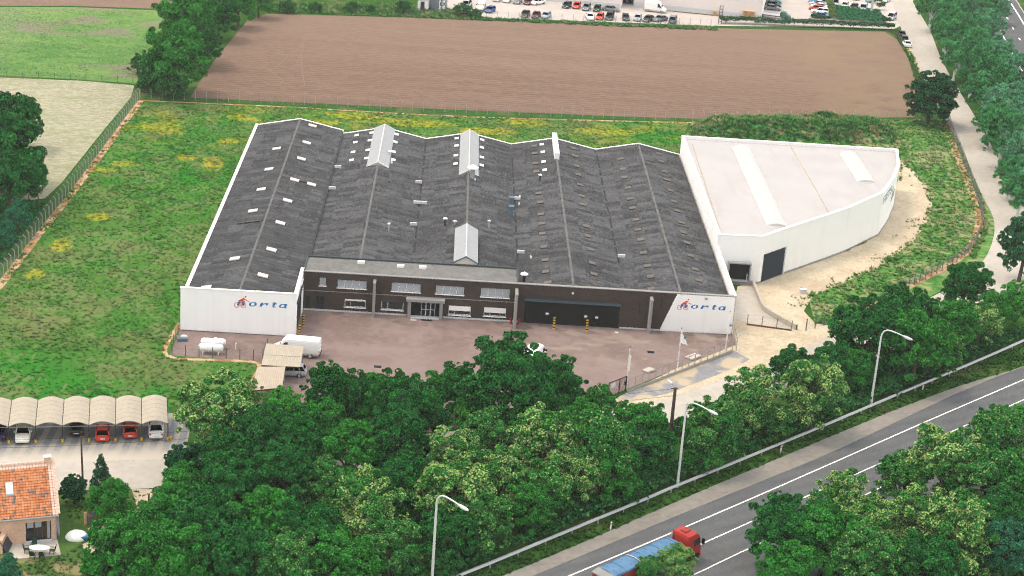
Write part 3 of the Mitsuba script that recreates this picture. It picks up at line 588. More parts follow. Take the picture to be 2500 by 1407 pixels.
# valley gutters: dark troughs between lead joints
for k in (1, 2, 3):
    g = obj('valley_gutter', MB().box((VX[k], (FY + YB) / 2 + 0.3, ZV + 0.03), (0.34, YB - FY - 0.6, 0.06)), 'roof_sheet', hall)
    y = 9.0
    while y < 73:
        L = float(rng.uniform(2.0, 5.5))
        if y > 10 and y + L < 74: obj('gutter_trough', MB().box((VX[k], y + L / 2, ZV + 0.12), (0.22, L, 0.05)), 'black', g)
        y += L + float(rng.uniform(0.3, 3.5))
obj('eave_gutter', MB().box((B1[4] + 0.12, 34, 4.42), (0.22, 81, 0.16)), 'dark_metal', hall)
# walls
obj('left_wall', MB().span((-43.85, -7.0, 0), (-43.62, 75.8, 4.42)), 'white_cladding', hall)
obj('verge_trim', MB().span((-43.98, -7.05, 4.42), (-43.5, 76.0, 4.72)), 'white_paint', hall)
obj('middle_wall', MB().span((-29.0, FY, 0), (-28.85, 75.8, 4.34)), 'dark_metal', hall)  # dark colour puts the shade on this wall into the material
fw = obj('front_wall', MB().span((-43.98, -7.35, 0.12), (-28.95, -7.1, 6.0)), 'white_cladding', hall, label='white clad gable front of the left bay')
for k in range(50):      # cladding ribs
    x = -43.83 + k * 0.3
    obj('cladding_rib', MB().span((x, -7.365, 0.12), (x + 0.05, -7.352, 5.98)), 'white_cladding', fw)
obj('coping', MB().span((-44.05, -7.42, 6.002), (-28.85, -7.02, 6.09)), 'white_paint', fw)
rw = obj('return_wall', MB().hexa([(-29.18, -7.1, 0.1), (-28.95, -7.1, 0.1), (-28.95, -5.9, 0.1), (-29.18, -5.9, 0.1)], [(-29.18, -7.1, 6.0), (-28.95, -7.1, 6.0), (-28.95, -5.9, 6.0), (-29.18, -5.9, 6.0)]), 'white_cladding', hall)
obj('lintel', MB().span((-29.18, -5.9, 4.3), (-28.95, 2.4, 6.0)), 'white_cladding', rw)
obj('coping', MB().span((-29.3, -7.02, 6.002), (-28.85, 2.6, 6.09)), 'white_paint', rw)
obj('sliding_door', MB().span((-29.13, -5.9, 0.05), (-29.05, 0.2, 4.28)), 'dark_metal', rw)  # dark panel stands in for the shade inside the open doorway
obj('white_door', MB().span((-28.94, -0.2, 0.05), (-28.86, 2.3, 4.6)), 'white_cladding', rw)
obj('back_wall', MB().span((-43.8, 75.78, 0), (-28.9, 76.0, 4.5)), 'white_cladding', hall)
obj('back_wall', MB().span((-28.85, YB + 0.02, 0), (29.75, YB + 0.2, ZV)), 'white_cladding', hall)
obj('right_wall', MB().span((29.78, FY + 0.36, 0), (29.98, 22.9, 5.62)), 'white_cladding', hall)
obj('coping', MB().span((29.72, FY + 0.3, 5.62), (30.08, 22.9, 5.70)), 'white_paint', hall)
# white verge boards along the back gables
pr = [(B1[0] - 0.3, B1[1] + 0.08, B1[2], B1[3] + 0.14), (B1[2], B1[3] + 0.14, B1[4] + 0.2, B1[1] + 0.08)]
for k in range(4):
    m_ = (VX[k] + VX[k + 1]) / 2; pr += [(VX[k], ZV + 0.10, m_, ZR + 0.14), (m_, ZR + 0.14, VX[k + 1], ZV + 0.10)]
for i, (xa, za, xb, zb) in enumerate(pr):
    y = 75.8 if i < 2 else YB + 0.1
    obj('verge_board', MB().hexa([(xa, y - 0.2, za - 0.32), (xb, y - 0.2, zb - 0.32), (xb, y + 0.2, zb - 0.32), (xa, y + 0.2, za - 0.32)], [(xa, y - 0.2, za), (xb, y - 0.2, zb), (xb, y + 0.2, zb), (xa, y + 0.2, za)]), 'white_paint', hall)
    obj('gable', MB().hexa([(xa, y - 0.08, 4.0), (xb, y - 0.08, 4.0), (xb, y + 0.08, 4.0), (xa, y + 0.08, 4.0)], [(xa, y - 0.08, za - 0.33), (xb, y - 0.08, zb - 0.33), (xb, y + 0.08, zb - 0.33), (xa, y + 0.08, za - 0.33)]), 'white_cladding', hall)

# ---- brick front ----
OPEN = []   # openings cut in the brick: (x0, z0, x1, z1)
def opening(a, b): x0, x1, z0, z1 = min(a[0], b[0]), max(a[0], b[0]), min(a[1], b[1]), max(a[1], b[1]); OPEN.append((x0, z0, x1, z1)); return x0, z0, x1, z1
UPPER = [opening(*q) for q in (((-24.27, 4.69), (-20.39, 3.57)), ((-16.94, 4.74), (-13.05, 3.53)), ((-10.94, 4.71), (-7.13, 3.52)), ((-4.81, 4.74), (-0.93, 3.49)))]
TOILET = opening((-26.71, 4.83), (-25.87, 3.7))
LOWER = [opening(*q) for q in (((-23.22, 1.96), (-20.37, 0.82)), ((-18.21, 1.92), (-15.25, 0.78)), ((-9.05, 1.9), (-6.06, 0.58)), ((-4.24, 1.96), (-1.24, 0.7)))]
DOORS = [opening((a[0], 0.05), b) for a, b in (((-28.56, -0), (-27.93, 2.14)), ((-27.23, 0.08), (-26.01, 2.14)))]
ENTR = opening(((-14.14, -0.23)[0], 0.05), (-10.36, 2.35))
GATE = opening(((1.29, -0.22)[0], 0.05), ((14.28, 3.92)[0], (7.86, 3.45)[1]))
face = Polygon([(-28.84, 0.0), (29.95, 0.0), (29.95, 5.6), (-28.84, 5.6)])
for o in OPEN: face = face.difference(Polygon([(o[0], o[1]), (o[2], o[1]), (o[2], o[3]), (o[0], o[3])]))
wall = trimesh.creation.extrude_polygon(face, 0.35, engine='earcut')
wv = np.array(wall.vertices); wv = np.column_stack([wv[:, 0], FY + 0.35 - wv[:, 2], wv[:, 1]])
bw = obj('brick_wall', (wv, np.array(wall.faces)), 'facade_brick', hall, label='dark brown brick office and workshop front')
obj('coping', MB().span((0.15, FY - 0.1, 5.602), (30.08, FY + 0.45, 5.70)), 'grey_concrete', bw)
obj('plinth', MB().span((-28.8, FY - 0.05, 0), (ENTR[0] - 0.6, FY - 0.002, 0.26)), 'light_grey', bw)
obj('plinth', MB().span((ENTR[2] + 0.6, FY - 0.05, 0), (GATE[0] - 0.6, FY - 0.002, 0.26)), 'light_grey', bw)
obj('plinth', MB().span((GATE[2] + 0.15, FY - 0.05, 0), (19.9, FY - 0.002, 0.22)), 'light_grey', bw)
obj('string_course', MB().span((-28.8, FY - 0.03, 2.86), (0.1, FY - 0.002, 2.95)), 'grey_concrete', bw)
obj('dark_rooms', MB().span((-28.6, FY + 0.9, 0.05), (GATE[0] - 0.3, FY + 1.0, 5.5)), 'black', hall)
for (x0, z0, x1, z1) in UPPER + [TOILET]:
    n = 4 if x1 - x0 > 2 else 1
    w = obj('window', MB().span((x0, FY + 0.14, z0), (x1, FY + 0.20, z0 + 0.07)).span((x0, FY + 0.14, z1 - 0.07), (x1, FY + 0.20, z1)).span((x0, FY + 0.14, z0), (x0 + 0.07, FY + 0.20, z1)).span((x1 - 0.07, FY + 0.14, z0), (x1, FY + 0.20, z1)), 'light_grey', hall)
    for i in range(n):
        a, b = x0 + (x1 - x0) * i / n, x0 + (x1 - x0) * (i + 1) / n
        obj('pane', MB().span((a + 0.05, FY + 0.16, z0 + 0.06), (b - 0.05, FY + 0.18, z1 - 0.06)), 'curtain', w)
        if i: obj('mullion', MB().span((a - 0.03, FY + 0.13, z0 + 0.06), (a + 0.03, FY + 0.155, z1 - 0.06)), 'white_paint', w)
    obj('sill', MB().span((x0 - 0.12, FY - 0.09, z0 - 0.13), (x1 + 0.12, FY + 0.12, z0 - 0.002)), 'white_paint', w)
for i, (x0, z0, x1, z1) in enumerate(LOWER):
    w = obj('window', MB().span((x0, FY + 0.14, z0), (x1, FY + 0.20, z0 + 0.06)).span((x0, FY + 0.14, z0), (x0 + 0.06, FY + 0.20, z1)).span((x1 - 0.06, FY + 0.14, z0), (x1, FY + 0.20, z1)).span((x0 + 0.28 * (x1 - x0), FY + 0.13, z0), (x0 + 0.28 * (x1 - x0) + 0.05, FY + 0.2, z1)), 'white_paint', hall)
    obj('pane', MB().span((x0 + 0.05, FY + 0.16, z0 + 0.05), (x1 - 0.05, FY + 0.175, z1 - 0.02)), 'glass_dark', w)
    sh = (0.22, 0.0, 0.55, 0.62)[i] * (z1 - z0)
    if sh: obj('roller_shutter', MB().span((x0 + 0.01, FY + 0.03, z1 - sh), (x1 - 0.01, FY + 0.09, z1)), 'white_paint', w, label='white roller shutter pulled part way down')
    obj('sill', MB().span((x0 - 0.1, FY - 0.09, z0 - 0.13), (x1 + 0.1, FY + 0.12, z0 - 0.002)), 'white_paint', w)
for (x0, z0, x1, z1) in DOORS:
    d = obj('door', MB().span((x0, FY + 0.16, z0), (x1, FY + 0.22, z1)), 'dark_metal', hall)
    obj('door_glass', MB().span((x0 + 0.12, FY + 0.145, z0 + 0.9), ((x0 + x1) / 2 - 0.05, FY + 0.158, z1 - 0.12)).span(((x0 + x1) / 2 + 0.05, FY + 0.145, z0 + 0.9), (x1 - 0.12, FY + 0.158, z1 - 0.12)), 'glass_dark', d)
x0, z0, x1, z1 = ENTR
en = obj('entrance', MB().span((x0, FY + 0.2, z0), (x1, FY + 0.26, z1)), 'black', hall, label='glazed double entrance door under a grey concrete portal')
for s in (x0 - 0.5, x1 + 0.05): obj('portal_post', MB().span((s, FY - 0.75, 0), (s + 0.45, FY - 0.003, z1 + 0.12)), 'grey_concrete', en)
obj('portal_lintel', MB().span((x0 - 0.75, FY - 1.0, z1 + 0.123), (x1 + 0.75, FY - 0.003, z1 + 0.50)), 'grey_concrete', en)
obj('step', MB().span((x0 - 0.05, FY - 0.9, 0.0), (x1 + 0.05, FY - 0.003, 0.16)), 'light_grey', en)
for a in np.linspace(0.18, 0.86, 5)[:-1]:
    q0, q1 = x0 + a * (x1 - x0), x0 + (a + 0.17) * (x1 - x0)
    if 0.2 < a < 0.8: obj('door_leaf', MB().span((q0, FY + 0.14, z0), (q0 + 0.07, FY + 0.19, z1 - 0.15)).span((q1 - 0.07, FY + 0.14, z0), (q1, FY + 0.19, z1 - 0.15)).span((q0, FY + 0.14, 1.0), (q1, FY + 0.19, 1.08)).span((q0, FY + 0.14, z1 - 0.22), (q1, FY + 0.19, z1 - 0.15)), 'light_grey', en)
obj('door_mat', MB().box((*(-11.94, 1.32), 0.03), (1.5, 0.7, 0.02)), 'black', en)
obj('name_plate', MB().box((*(-13.77, 1.03), 0.03), (0.8, 0.4, 0.03)), 'light_grey', en)
x0, z0, x1, z1 = GATE
gt = obj('workshop_gate', MB().span((x0, FY + 0.1, z0), (x1, FY + 0.16, z1)), 'black', hall, label='wide black sliding gate under a blue grey hood')
for k in range(5):
    a, b = x0 + (x1 - x0) * k / 5, x0 + (x1 - x0) * (k + 1) / 5
    lf = obj('gate_leaf', MB().span((a + 0.03, FY + 0.04 + 0.03 * (k % 2), z0), (b - 0.03, FY + 0.09, z1 - 0.05)), 'black', gt)
obj('hood', MB().hexa([(x0 - 0.2, FY - 0.7, z1 - 0.02), (x1 + 0.1, FY - 0.7, z1 - 0.02), (x1 + 0.1, FY - 0.003, z1 + 0.12), (x0 - 0.2, FY - 0.003, z1 + 0.12)], [(x0 - 0.2, FY - 0.7, z1 + 0.04), (x1 + 0.1, FY - 0.7, z1 + 0.04), (x1 + 0.1, FY - 0.003, z1 + 0.22), (x0 - 0.2, FY - 0.003, z1 + 0.22)]), 'hood_steel', gt)
for q in ((4.42, 1.54), (9.71, 1.45), (11.21, 1.39)): obj('notice', MB().box((q[0], FY + 0.02, q[1]), (0.42, 0.02, 0.24)), 'white_paint', gt)
obj('alarm_lamp', MB().tm(trimesh.creation.icosphere(2, 0.14).apply_translation([(7.67, 4.75)[0], FY - 0.08, (7.67, 4.75)[1]])), 'white_paint', bw)
obj('floodlight', MB().box(((25.88, 5.19)[0], FY - 0.25, (25.88, 5.19)[1]), (0.38, 0.2, 0.26)), 'grey_metal', bw)
for (xc, yc), zt in (((-19.25, 1.06), 5.05), ((0, 0), 5.0), ((18.41, 0.99), 4.95)):
    c = obj('concrete_pier', MB().span((xc - 0.17, yc, 0), (xc + 0.17, FY - 0.003, zt - 0.1)), 'grey_concrete', hall)
    obj('pier_cap', MB().span((xc - 0.20, yc - 0.05, zt - 0.098), (xc + 0.20, FY - 0.003, zt)), 'grey_concrete', c)
for a in ((16.93, 3.2), (19.88, 4.11)):   # slit vents in the brick
    for k in range(4): obj('vent_slit', MB().box((a[0] + 0.02 * k, FY - 0.012, a[1] + 0.55 - 0.36 * k), (0.13, 0.02, 0.22)), 'black', bw)
# office flat roof
fr = obj('office_roof', MB().span((-28.8, FY + 0.353, 5.40), (0.1, 8.1, 5.62)), 'flat_roof', hall, label='flat grey felt roof over the office front')
obj('roof_edge', MB().span((-28.84, FY - 0.1, 5.603), (0.13, FY + 0.35, 5.70)), 'grey_concrete', fr)
obj('upstand', MB().span((-28.84, 8.1, 5.3), (0.2, 8.32, 5.86)), 'upstand_lead', fr)
obj('upstand', MB().span((-28.98, FY + 0.36, 5.3), (-28.78, 8.09, 5.86)), 'upstand_lead', fr)
obj('upstand', MB().span((0.02, FY + 0.36, 5.3), (0.2, 8.09, 5.82)), 'upstand_lead', fr)
for q in ((-21.43, 6.78), (-15.99, 6.2), (-12.95, 6.24)): obj('roof_hatch', MB().box((q[0], q[1], 5.80), (1.0, 0.55, 0.34)), 'white_paint', fr)
# white painted panel with the second logo
pa = [(21.9, 5.53), (19.94, 0), (29.9, 0.1), (29.9, 5.58)]
pn = trimesh.creation.extrude_polygon(Polygon(pa), 0.03, engine='earcut'); pv = np.array(pn.vertices)
panel = obj('white_panel', (np.column_stack([pv[:, 0], FY - 0.003 - pv[:, 2], pv[:, 1]]), np.array(pn.faces)), 'white_cladding', hall, label='slanting white panel at the right end of the front')


def logo(parent, x, y, z, w):
    """the lettering norta in wide slanted blue letters with a red rider over the n; on a wall facing -y, w metres wide"""
    S = w / 11.0
    st = lambda line, r: LineString(line).buffer(r, cap_style=2, join_style=1)
    sh = 0.38
    # letters in a design space of x-height 1.0, slanted by sh
    n_ = unary_union([st([(0.25, 0), (0.25, 0.86)], 0.23), st([(0.0, 0.80), (0.4, 0.80)], 0.08), st([(0.45, 0.5), (0.75, 0.72), (1.15, 0.74)], 0.08), st([(1.25, 0), (1.25, 0.70)], 0.23)])
    o_ = affinity.translate(affinity.scale(Point(0, 0).buffer(1), 0.78, 0.47).difference(affinity.scale(Point(0, 0).buffer(1), 0.40, 0.35)), 0.7, 0.43)
    r_ = unary_union([st([(0.3, 0), (0.3, 0.86)], 0.22), st([(0.5, 0.5), (0.9, 0.74), (1.3, 0.78)], 0.07), affinity.scale(Point(1.38, 0.62).buffer(0.25), 1, 0.85)])
    t_ = unary_union([st([(0.35, 0.25), (0.35, 1.12)], 0.21), st([(0.0, 0.80), (0.85, 0.80)], 0.09), st([(0.28, 0.3), (0.42, 0.06), (0.85, 0.12)], 0.09)])
    a_ = unary_union([affinity.translate(affinity.scale(Point(0, 0).buffer(1), 0.72, 0.47).difference(affinity.scale(Point(0, 0).buffer(1), 0.36, 0.33)), 0.66, 0.43), st([(1.2, 0.05), (1.2, 0.88)], 0.22), st([(1.2, 0.08), (1.6, 0.08)], 0.08)])
    out = MB(); red = MB(); rings = MB()
    def lay(m, g, x_off, slant=sh, dz=0.03):
        g = affinity.affine_transform(g, [1, slant, 0, 1, x_off, 0])
        for q in getattr(g, 'geoms', [g]):
            e = trimesh.creation.extrude_polygon(q, dz, engine='earcut'); v = np.array(e.vertices)
            m.add(np.column_stack([x + v[:, 0] * S, y - v[:, 2], z + v[:, 1] * S]), np.array(e.faces))
    for g, off in ((n_, 0.42), (o_, 2.85), (r_, 5.0), (t_, 7.45), (a_, 9.0)): lay(out, g, off)
    rider = unary_union([Polygon([(0.8, 1.08), (1.83, 1.72), (2.05, 1.56), (2.0, 1.36), (1.62, 1.27), (1.8, 1.13), (2.08, 1.02), (2.0, 0.86), (1.2, 0.95), (0.8, 0.98)]), Polygon([(1.85, 1.68), (2.05, 1.5), (2.66, 1.10), (2.6, 1.02), (1.9, 1.42)]), Polygon([(2.74, 1.02), (2.97, 0.86), (3.03, 0.94), (2.8, 1.10)]),
                         affinity.rotate(affinity.scale(Point(2.18, 2.0).buffer(0.14), 0.85, 1.5), -30), st([(1.7, 0.95), (1.5, 0.1)], 0.07)])
    lay(red, rider, 0.0, 0.0, 0.045)
    for cx in (0.42, 1.78): lay(rings, Point(cx, 0.06).buffer(0.55).difference(Point(cx, 0.06).buffer(0.47)), 0.0, 0.0, 0.045)
    k = obj('lettering', out, 'logo_blue', parent, label='blue lettering norta')
    obj('cyclist_emblem', red, 'logo_red', parent, label='red cyclist riding over the letter n'); obj('wheel_rings', rings, 'logo_red', parent)


a, b = (-36.94, 3.68), (-29.96, 3.89); logo(fw, a[0], -7.368, (-36.83, 3.97)[1] + 0.05, b[0] - a[0])
a, b = (22.15, 3.29), (28.91, 3.42); logo(panel, a[0], FY - 0.036, (22.3, 3.54)[1] + 0.05, b[0] - a[0])


# ---- on the roofs ----
def on_slope(q, xr, s, lx, ly, t=0.14):
    """a plate lying on a roof slope"""
    x, y, z = q; g = -s if x > xr else s; m = MB(); h = lx / 2
    lo = [(x - h, y - ly / 2, z - g * h + 0.05), (x + h, y - ly / 2, z + g * h + 0.05), (x + h, y + ly / 2, z + g * h + 0.05), (x - h, y + ly / 2, z - g * h + 0.05)]
    return m.hexa(lo, [(a, b, c + t) for a, b, c in lo])


S1 = 1.55 / 7.3; S2 = 1.5 / 7.33
for q in ((-33.96, 73.29, 5.65), (-34.01, 62.84, 5.66), (-34, 53.53, 5.66), (-33.99, 42.14, 5.66), (-31.36, 42.16, 5.1), (-34.03, 31.73, 5.67), (-34.04, 21.33, 5.67), (-34.07, 9.76, 5.68), (-34.09, -0.54, 5.68),
          (-38.49, 58.26, 5.69), (-38.5, 46.84, 5.68), (-38.52, 36.36, 5.68), (-38.55, 26, 5.67), (-38.58, 5.32, 5.67), (-41.03, -4.82, 5.15)):
    obj('skylight', on_slope(q, B1[2], S1, 1.35, 1.15), 'skylight', hall)
SM = [(-26.28, 72.13, 4.79), (-26.21, 67.75, 4.8), (-26.21, 61.94, 4.8), (-26.17, 57.34, 4.81), (-23.73, 72.34, 5.31), (-23.77, 67.71, 5.31), (-23.79, 61.99, 5.3), (-23.74, 57.25, 5.31),
      (-19.49, 72.35, 5.32), (-19.46, 67.66, 5.31), (-19.49, 61.8, 5.32), (-19.35, 57.41, 5.29), (-9.14, 72.24, 5.31), (-9.13, 67.73, 5.31), (-9.14, 62, 5.31), (-9.14, 57.25, 5.31),
      (-4.78, 72.37, 5.29), (-4.81, 67.62, 5.3), (-4.8, 61.84, 5.3), (-4.83, 57.31, 5.31), (5.49, 71.78, 5.3), (5.52, 67.26, 5.3), (5.48, 61.56, 5.29), (5.52, 56.87, 5.3)]
for i, q in enumerate(SM): obj('skylight', on_slope(q, (-21.65, -7.0, 7.72)[0 if i < 12 else 1 if i < 20 else 2], S2, 0.72, 1.0, 0.12), 'white_paint', hall)
AGED4 = [(4.19, 71.63, 5.03), (4.15, 67.34, 5.02), (4.13, 61.39, 5.02), (4.14, 56.77, 5.02), (4.21, 45.22, 5.03), (4.27, 40.51, 5.05), (4.22, 34.7, 5.04), (4.21, 30.24, 5.04), (4.2, 25.73, 5.03), (4.23, 19.82, 5.04), (4.23, 14.24, 5.04), (4.16, 9.49, 5.02), (4.3, 5.05, 5.05),
         (10.96, 71.58, 5.08), (11, 67.08, 5.07), (11.02, 61.17, 5.07), (11.05, 56.48, 5.06), (11.11, 50.97, 5.05), (11.02, 45, 5.07), (10.96, 40.69, 5.08), (10.95, 30.22, 5.08), (10.95, 25.72, 5.08), (11.02, 19.8, 5.07), (10.96, 14.03, 5.08), (10.93, 9.49, 5.09)]
for q in AGED4: obj('aged_skylight', on_slope(q, 7.72, S2, 1.0, 1.1, 0.05), 'aged_skylight', hall)
AGED5 = [(18.79, 67.21, 5.02), (18.78, 61.35, 5.01), (18.63, 56.73, 4.98), (18.83, 50.96, 5.02), (18.73, 45.36, 5), (18.76, 40.68, 5.01), (18.83, 34.98, 5.02), (18.76, 30.28, 5.01), (18.82, 25.68, 5.02), (18.77, 19.93, 5.01), (18.84, 14.36, 5.03), (18.93, 9.99, 5.04), (18.63, 5.25, 4.98),
         (25.75, 71.5, 5.06), (25.72, 67.03, 5.06), (25.69, 61.12, 5.07), (25.68, 56.66, 5.07), (25.73, 50.84, 5.06), (25.69, 45.16, 5.07), (25.69, 40.54, 5.07), (25.82, 34.87, 5.04), (25.69, 30.09, 5.07), (25.7, 25.42, 5.07), (25.67, 19.75, 5.07), (25.67, 14.06, 5.07), (25.64, 9.55, 5.08)]
for q in AGED5: obj('aged_skylight', on_slope(q, 22.37, S2, 1.0, 1.1, 0.05), 'aged_skylight', hall)
WHITE = [(-14.85, 48.71, 4.37), (-14.82, 38.25, 4.36), (-13.75, 38.24, 4.37), (-14.95, 27.78, 4.39), (0.88, 18.41, 4.35), (15.55, 19.25, 4.35), (-28.12, 54, 4.41), (-28.16, 42.68, 4.4), (0.79, 43.46, 4.33)]
for q in WHITE: obj('flashing_strip', on_slope(q, q[0] + (5 if q[0] in (VX) else 0.0) + 0.01, 0.0, 1.05, 0.32, 0.42), 'light_grey', hall)
for q in ((-38.48, 20.65, 5.69), (-32.63, 42.32, 5.37)): obj('lead_strip', on_slope(q, B1[2], S1, 3.4, 0.14, 0.10), 'black', hall)


def lantern(apex_b, left_b, right_b, yb, apex_f, left_f, yf, label, gable='white_paint', trim='white_paint'):
    """a raised ridge light: two sheet slopes, side walls and gable ends"""
    xr, w = apex_b[0], (right_b[0] - left_b[0]) / 2; zr, ze = apex_b[1], (left_b[1] + right_b[1]) / 2
    t = thing_part('ridge_lantern', label)
    for s in (-1, 1):
        n = 12
        sl = obj('lantern_slope', MB().add([(xr, yf, zr), (xr + s * w, yf, ze), (xr + s * w, yb, ze), (xr, yb, zr)], [[0, 1, 2, 3]]), 'lantern_sheet', t)
        m = MB(); k = int((yb - yf) / 0.55)
        for j in range(k):
            a, b = yf + (yb - yf) * j / k, yf + (yb - yf) * (j + 0.9) / k
            m.hexa([(xr + s * 0.02, a, zr + 0.01), (xr + s * (w + 0.1), a, ze - 0.01), (xr + s * (w + 0.1), b, ze - 0.01), (xr + s * 0.02, b, zr + 0.01)], [(xr + s * 0.02, a, zr + 0.05), (xr + s * (w + 0.1), a, ze + 0.03), (xr + s * (w + 0.1), b, ze + 0.05), (xr + s * 0.02, b, zr + 0.07)])
        obj('lantern_sheets', m, 'lantern_sheet', t, stuff=True)
        obj('side_wall', MB().span((xr + s * (w - 0.12), yf + 0.1, ZR - 0.8), (xr + s * (w - 0.05), yb - 0.05, ze - 0.02)), 'light_grey', t)
    obj('lantern_ridge', MB().bar((xr, yf, zr + 0.07), (xr, yb, zr + 0.07), 0.16, 0.08), 'light_grey', t)
    for y, d in ((yf, 1), (yb, -1)):
        obj('lantern_gable', MB().add([(xr - w + 0.1, y + 0.12 * d, ZR - 0.7), (xr + w - 0.1, y + 0.12 * d, ZR - 0.7), (xr + w - 0.1, y + 0.12 * d, ze), (xr, y + 0.12 * d, zr - 0.05), (xr - w + 0.1, y + 0.12 * d, ze)], [[0, 1, 2], [0, 2, 4], [2, 3, 4]]), gable, t)
        for s in (-1, 1): obj('barge_board', MB().bar((xr, y, zr), (xr + s * (w + 0.08), y, ze - 0.03), 0.10, 0.16), trim, t)


def thing_part(name, label):
    key = numbered(hall + '__' + name); ROOTS.add(key); labels[key] = {'label': label}
    return key


mat('lantern_end', tint((0.56, 0.49, 0.42), 0.08), 0.7)
lantern((-21.65, 6.3), (-23.32, 5.42), (-19.89, 5.43), 75.05, None, None, 52.8, 'grey ridge lantern at the back of the second roof', 'lantern_end')
lantern((-6.95, 6.27), (-8.64, 5.24), (-5.27, 5.24), 75.05, None, None, 51.5, 'grey ridge lantern at the back of the third roof', 'lantern_end')
lantern((-7.06, 6.95), (-8.65, 6.03), (-5.47, 6.1), 22.6, None, None, 8.4, 'grey ridge lantern just behind the office roof', 'lantern_end', 'slate_blue')
dx = (7.31, 68.33, 6.02)
obj('ridge_duct', MB().span((7.3, 62.5, 5.5), (8.1, 74.9, 6.75)), 'white_paint', hall, label='long white duct box along the fourth ridge')


def pipe(q, h, r, body, cap=None, name='roof_pipe', label=None):
    x, y, z = q; key = obj(name, MB().tube([(x, y, z - 0.1), (x, y, z + h)], r, 10), body, hall, smooth=40, label=label)
    if cap:
        c = trimesh.creation.cone(r * 2.4, r * 1.6, sections=14).apply_translation([x, y, z + h + 0.06])
        obj('cowl', MB().tm(c).tube([(x, y, z + h - 0.02), (x, y, z + h + 0.1)], r * 2.4, 14), cap, key)


pipe((-18.37, 22.31, 5.09), 1.2, 0.09, 'galvanised', 'white_paint')
pipe((-10.27, 26.82, 5.08), 1.0, 0.14, 'dark_metal', 'white_paint'); pipe((-8.82, 26.41, 5.38), 0.5, 0.14, 'grey_metal', 'galvanised'); pipe((-3.73, 26.92, 5.08), 1.0, 0.12, 'galvanised', 'galvanised')
pipe((4.59, 51.86, 5.11), 0.9, 0.13, 'dark_metal', 'white_paint'); pipe((-6.36, 49.53, 5.62), 1.6, 0.38, 'grey_metal', 'white_paint', 'flue_stack'); pipe((-5.89, 48.62, 5.52), 0.3, 0.1, 'white_paint')
pipe((-19.96, 60.07, 5.41), 0.5, 0.16, 'white_paint', 'white_paint'); pipe((-19.54, 55.56, 5.33), 0.4, 0.16, 'white_paint')
pipe((*(0.93, 3.3), 5.4), 1.35, 0.22, 'black', 'white_paint', 'chimney', 'black chimney pipe with a white cap beside the office roof')
for q, h in (((-0.18, 39.52, 4.35), 1.5), ((-0.3, 35.01, 4.38), 1.5)):
    k = obj('exhaust_box', MB().box((q[0], q[1], q[2] + h / 2), (0.62, 0.62, h)), 'slate_blue', hall, label='blue grey exhaust box standing in the roof valley')
    obj('exhaust_hood', MB().box((q[0], q[1], q[2] + h + 0.08), (0.85, 0.95, 0.15)), 'slate_blue', k)
for q in ((1.25, 44.51, 4.43), (1.06, 40.86, 4.39), (2.28, 15.94, 4.64)): pipe(q, 0.3, 0.12, 'white_paint')

# ---- the white annex -------------------------------------------------------------
mat('annex_wall', mikit.proc(lambda p, n, uv: mi.Color3f(0.84, 0.83, 0.805) * (0.95 + 0.04 * fbm(p.x * 0.3, p.y * 0.3, p.z * 0.5) - 0.035 * smoothstep(0.60, 0.85, noise(p.x * 1.9, p.y * 1.9, p.z * 0.10)) - 0.10 * smoothstep(1.0, 0.3, p.z + 0.6 * noise(p.x, p.y)))), 0.6)
diff('membrane', mikit.proc(lambda p, n, uv: mix(mi.Color3f(0.455, 0.435, 0.432) * (0.93 + 0.10 * fbm(p.x * 0.25, p.y * 0.25)), (0.40, 0.36, 0.33), 0.25 * smoothstep(0.66, 0.8, fbm(p.x * 0.6 + 8, p.y * 0.12)))))
diff('roof_dome', tint((0.52, 0.505, 0.49), 0.03))
mat('roof_dirt', tint((0.36, 0.315, 0.25), 0.35, 1.5, 3), 0.9)
annex = thing('white_annex', 'white clad annex with a flat pinkish roof and a curved outer wall', 'warehouse')
RING = [(29.84, 22.95)] + [(36.58, 23.49), (40.89, 28.11), (48.62, 35.97), (52.68, 40.28), (59.9, 49.46), (63.2, 57.43), (66, 65.92), (67.82, 75.63)] + [(29.84, 75.5)]
AP = Polygon(RING); INN = AP.buffer(-0.45, join_style=2)
n = len(RING)
aw = None
for i in range(n):
    a, b = np.array(RING[i]), np.array(RING[(i + 1) % n]); d = (b - a) / np.linalg.norm(b - a); nin = np.array([-d[1], d[0]])   # inward for anticlockwise
    if not AP.contains(Point(*((a + b) / 2 + nin * 0.2))): nin = -nin
    key = obj('wall_panel', MB().hexa([(*a, 0.0), (*b, 0.0), (*(b + nin * 0.3), 0.0), (*(a + nin * 0.3), 0.0)], [(*a, 7.42), (*b, 7.42), (*(b + nin * 0.3), 7.42), (*(a + nin * 0.3), 7.42)]), 'annex_wall', annex)
    o = -nin * 0.03
    obj('footing', MB().hexa([(*(a + o), 0), (*(b + o), 0), (*b, 0), (*a, 0)], [(*(a + o), 0.32), (*(b + o), 0.32), (*b, 0.32), (*a, 0.32)]), 'grey_concrete', key)
    obj('parapet_cap', MB().hexa([(*(a + 2 * o), 7.422), (*(b + 2 * o), 7.422), (*(b + nin * 0.42), 7.422), (*(a + nin * 0.42), 7.422)], [(*(a + 2 * o), 7.52), (*(b + 2 * o), 7.52), (*(b + nin * 0.42), 7.52), (*(a + nin * 0.42), 7.52)]), 'white_paint', key)
    L = np.linalg.norm(b - a)
    for k in range(1, int(L / 6)):   # joints of the cladding
        q = a + d * (L * k / int(L / 6))
        obj('cladding_joint', MB().box((*(q - nin * 0.003), 3.85), (0.045, 0.012, 7.1), math.atan2(d[1], d[0])), 'light_grey', key)
roof = obj('annex_roof', flat(AP.buffer(-0.25), 7.0), 'membrane', annex)
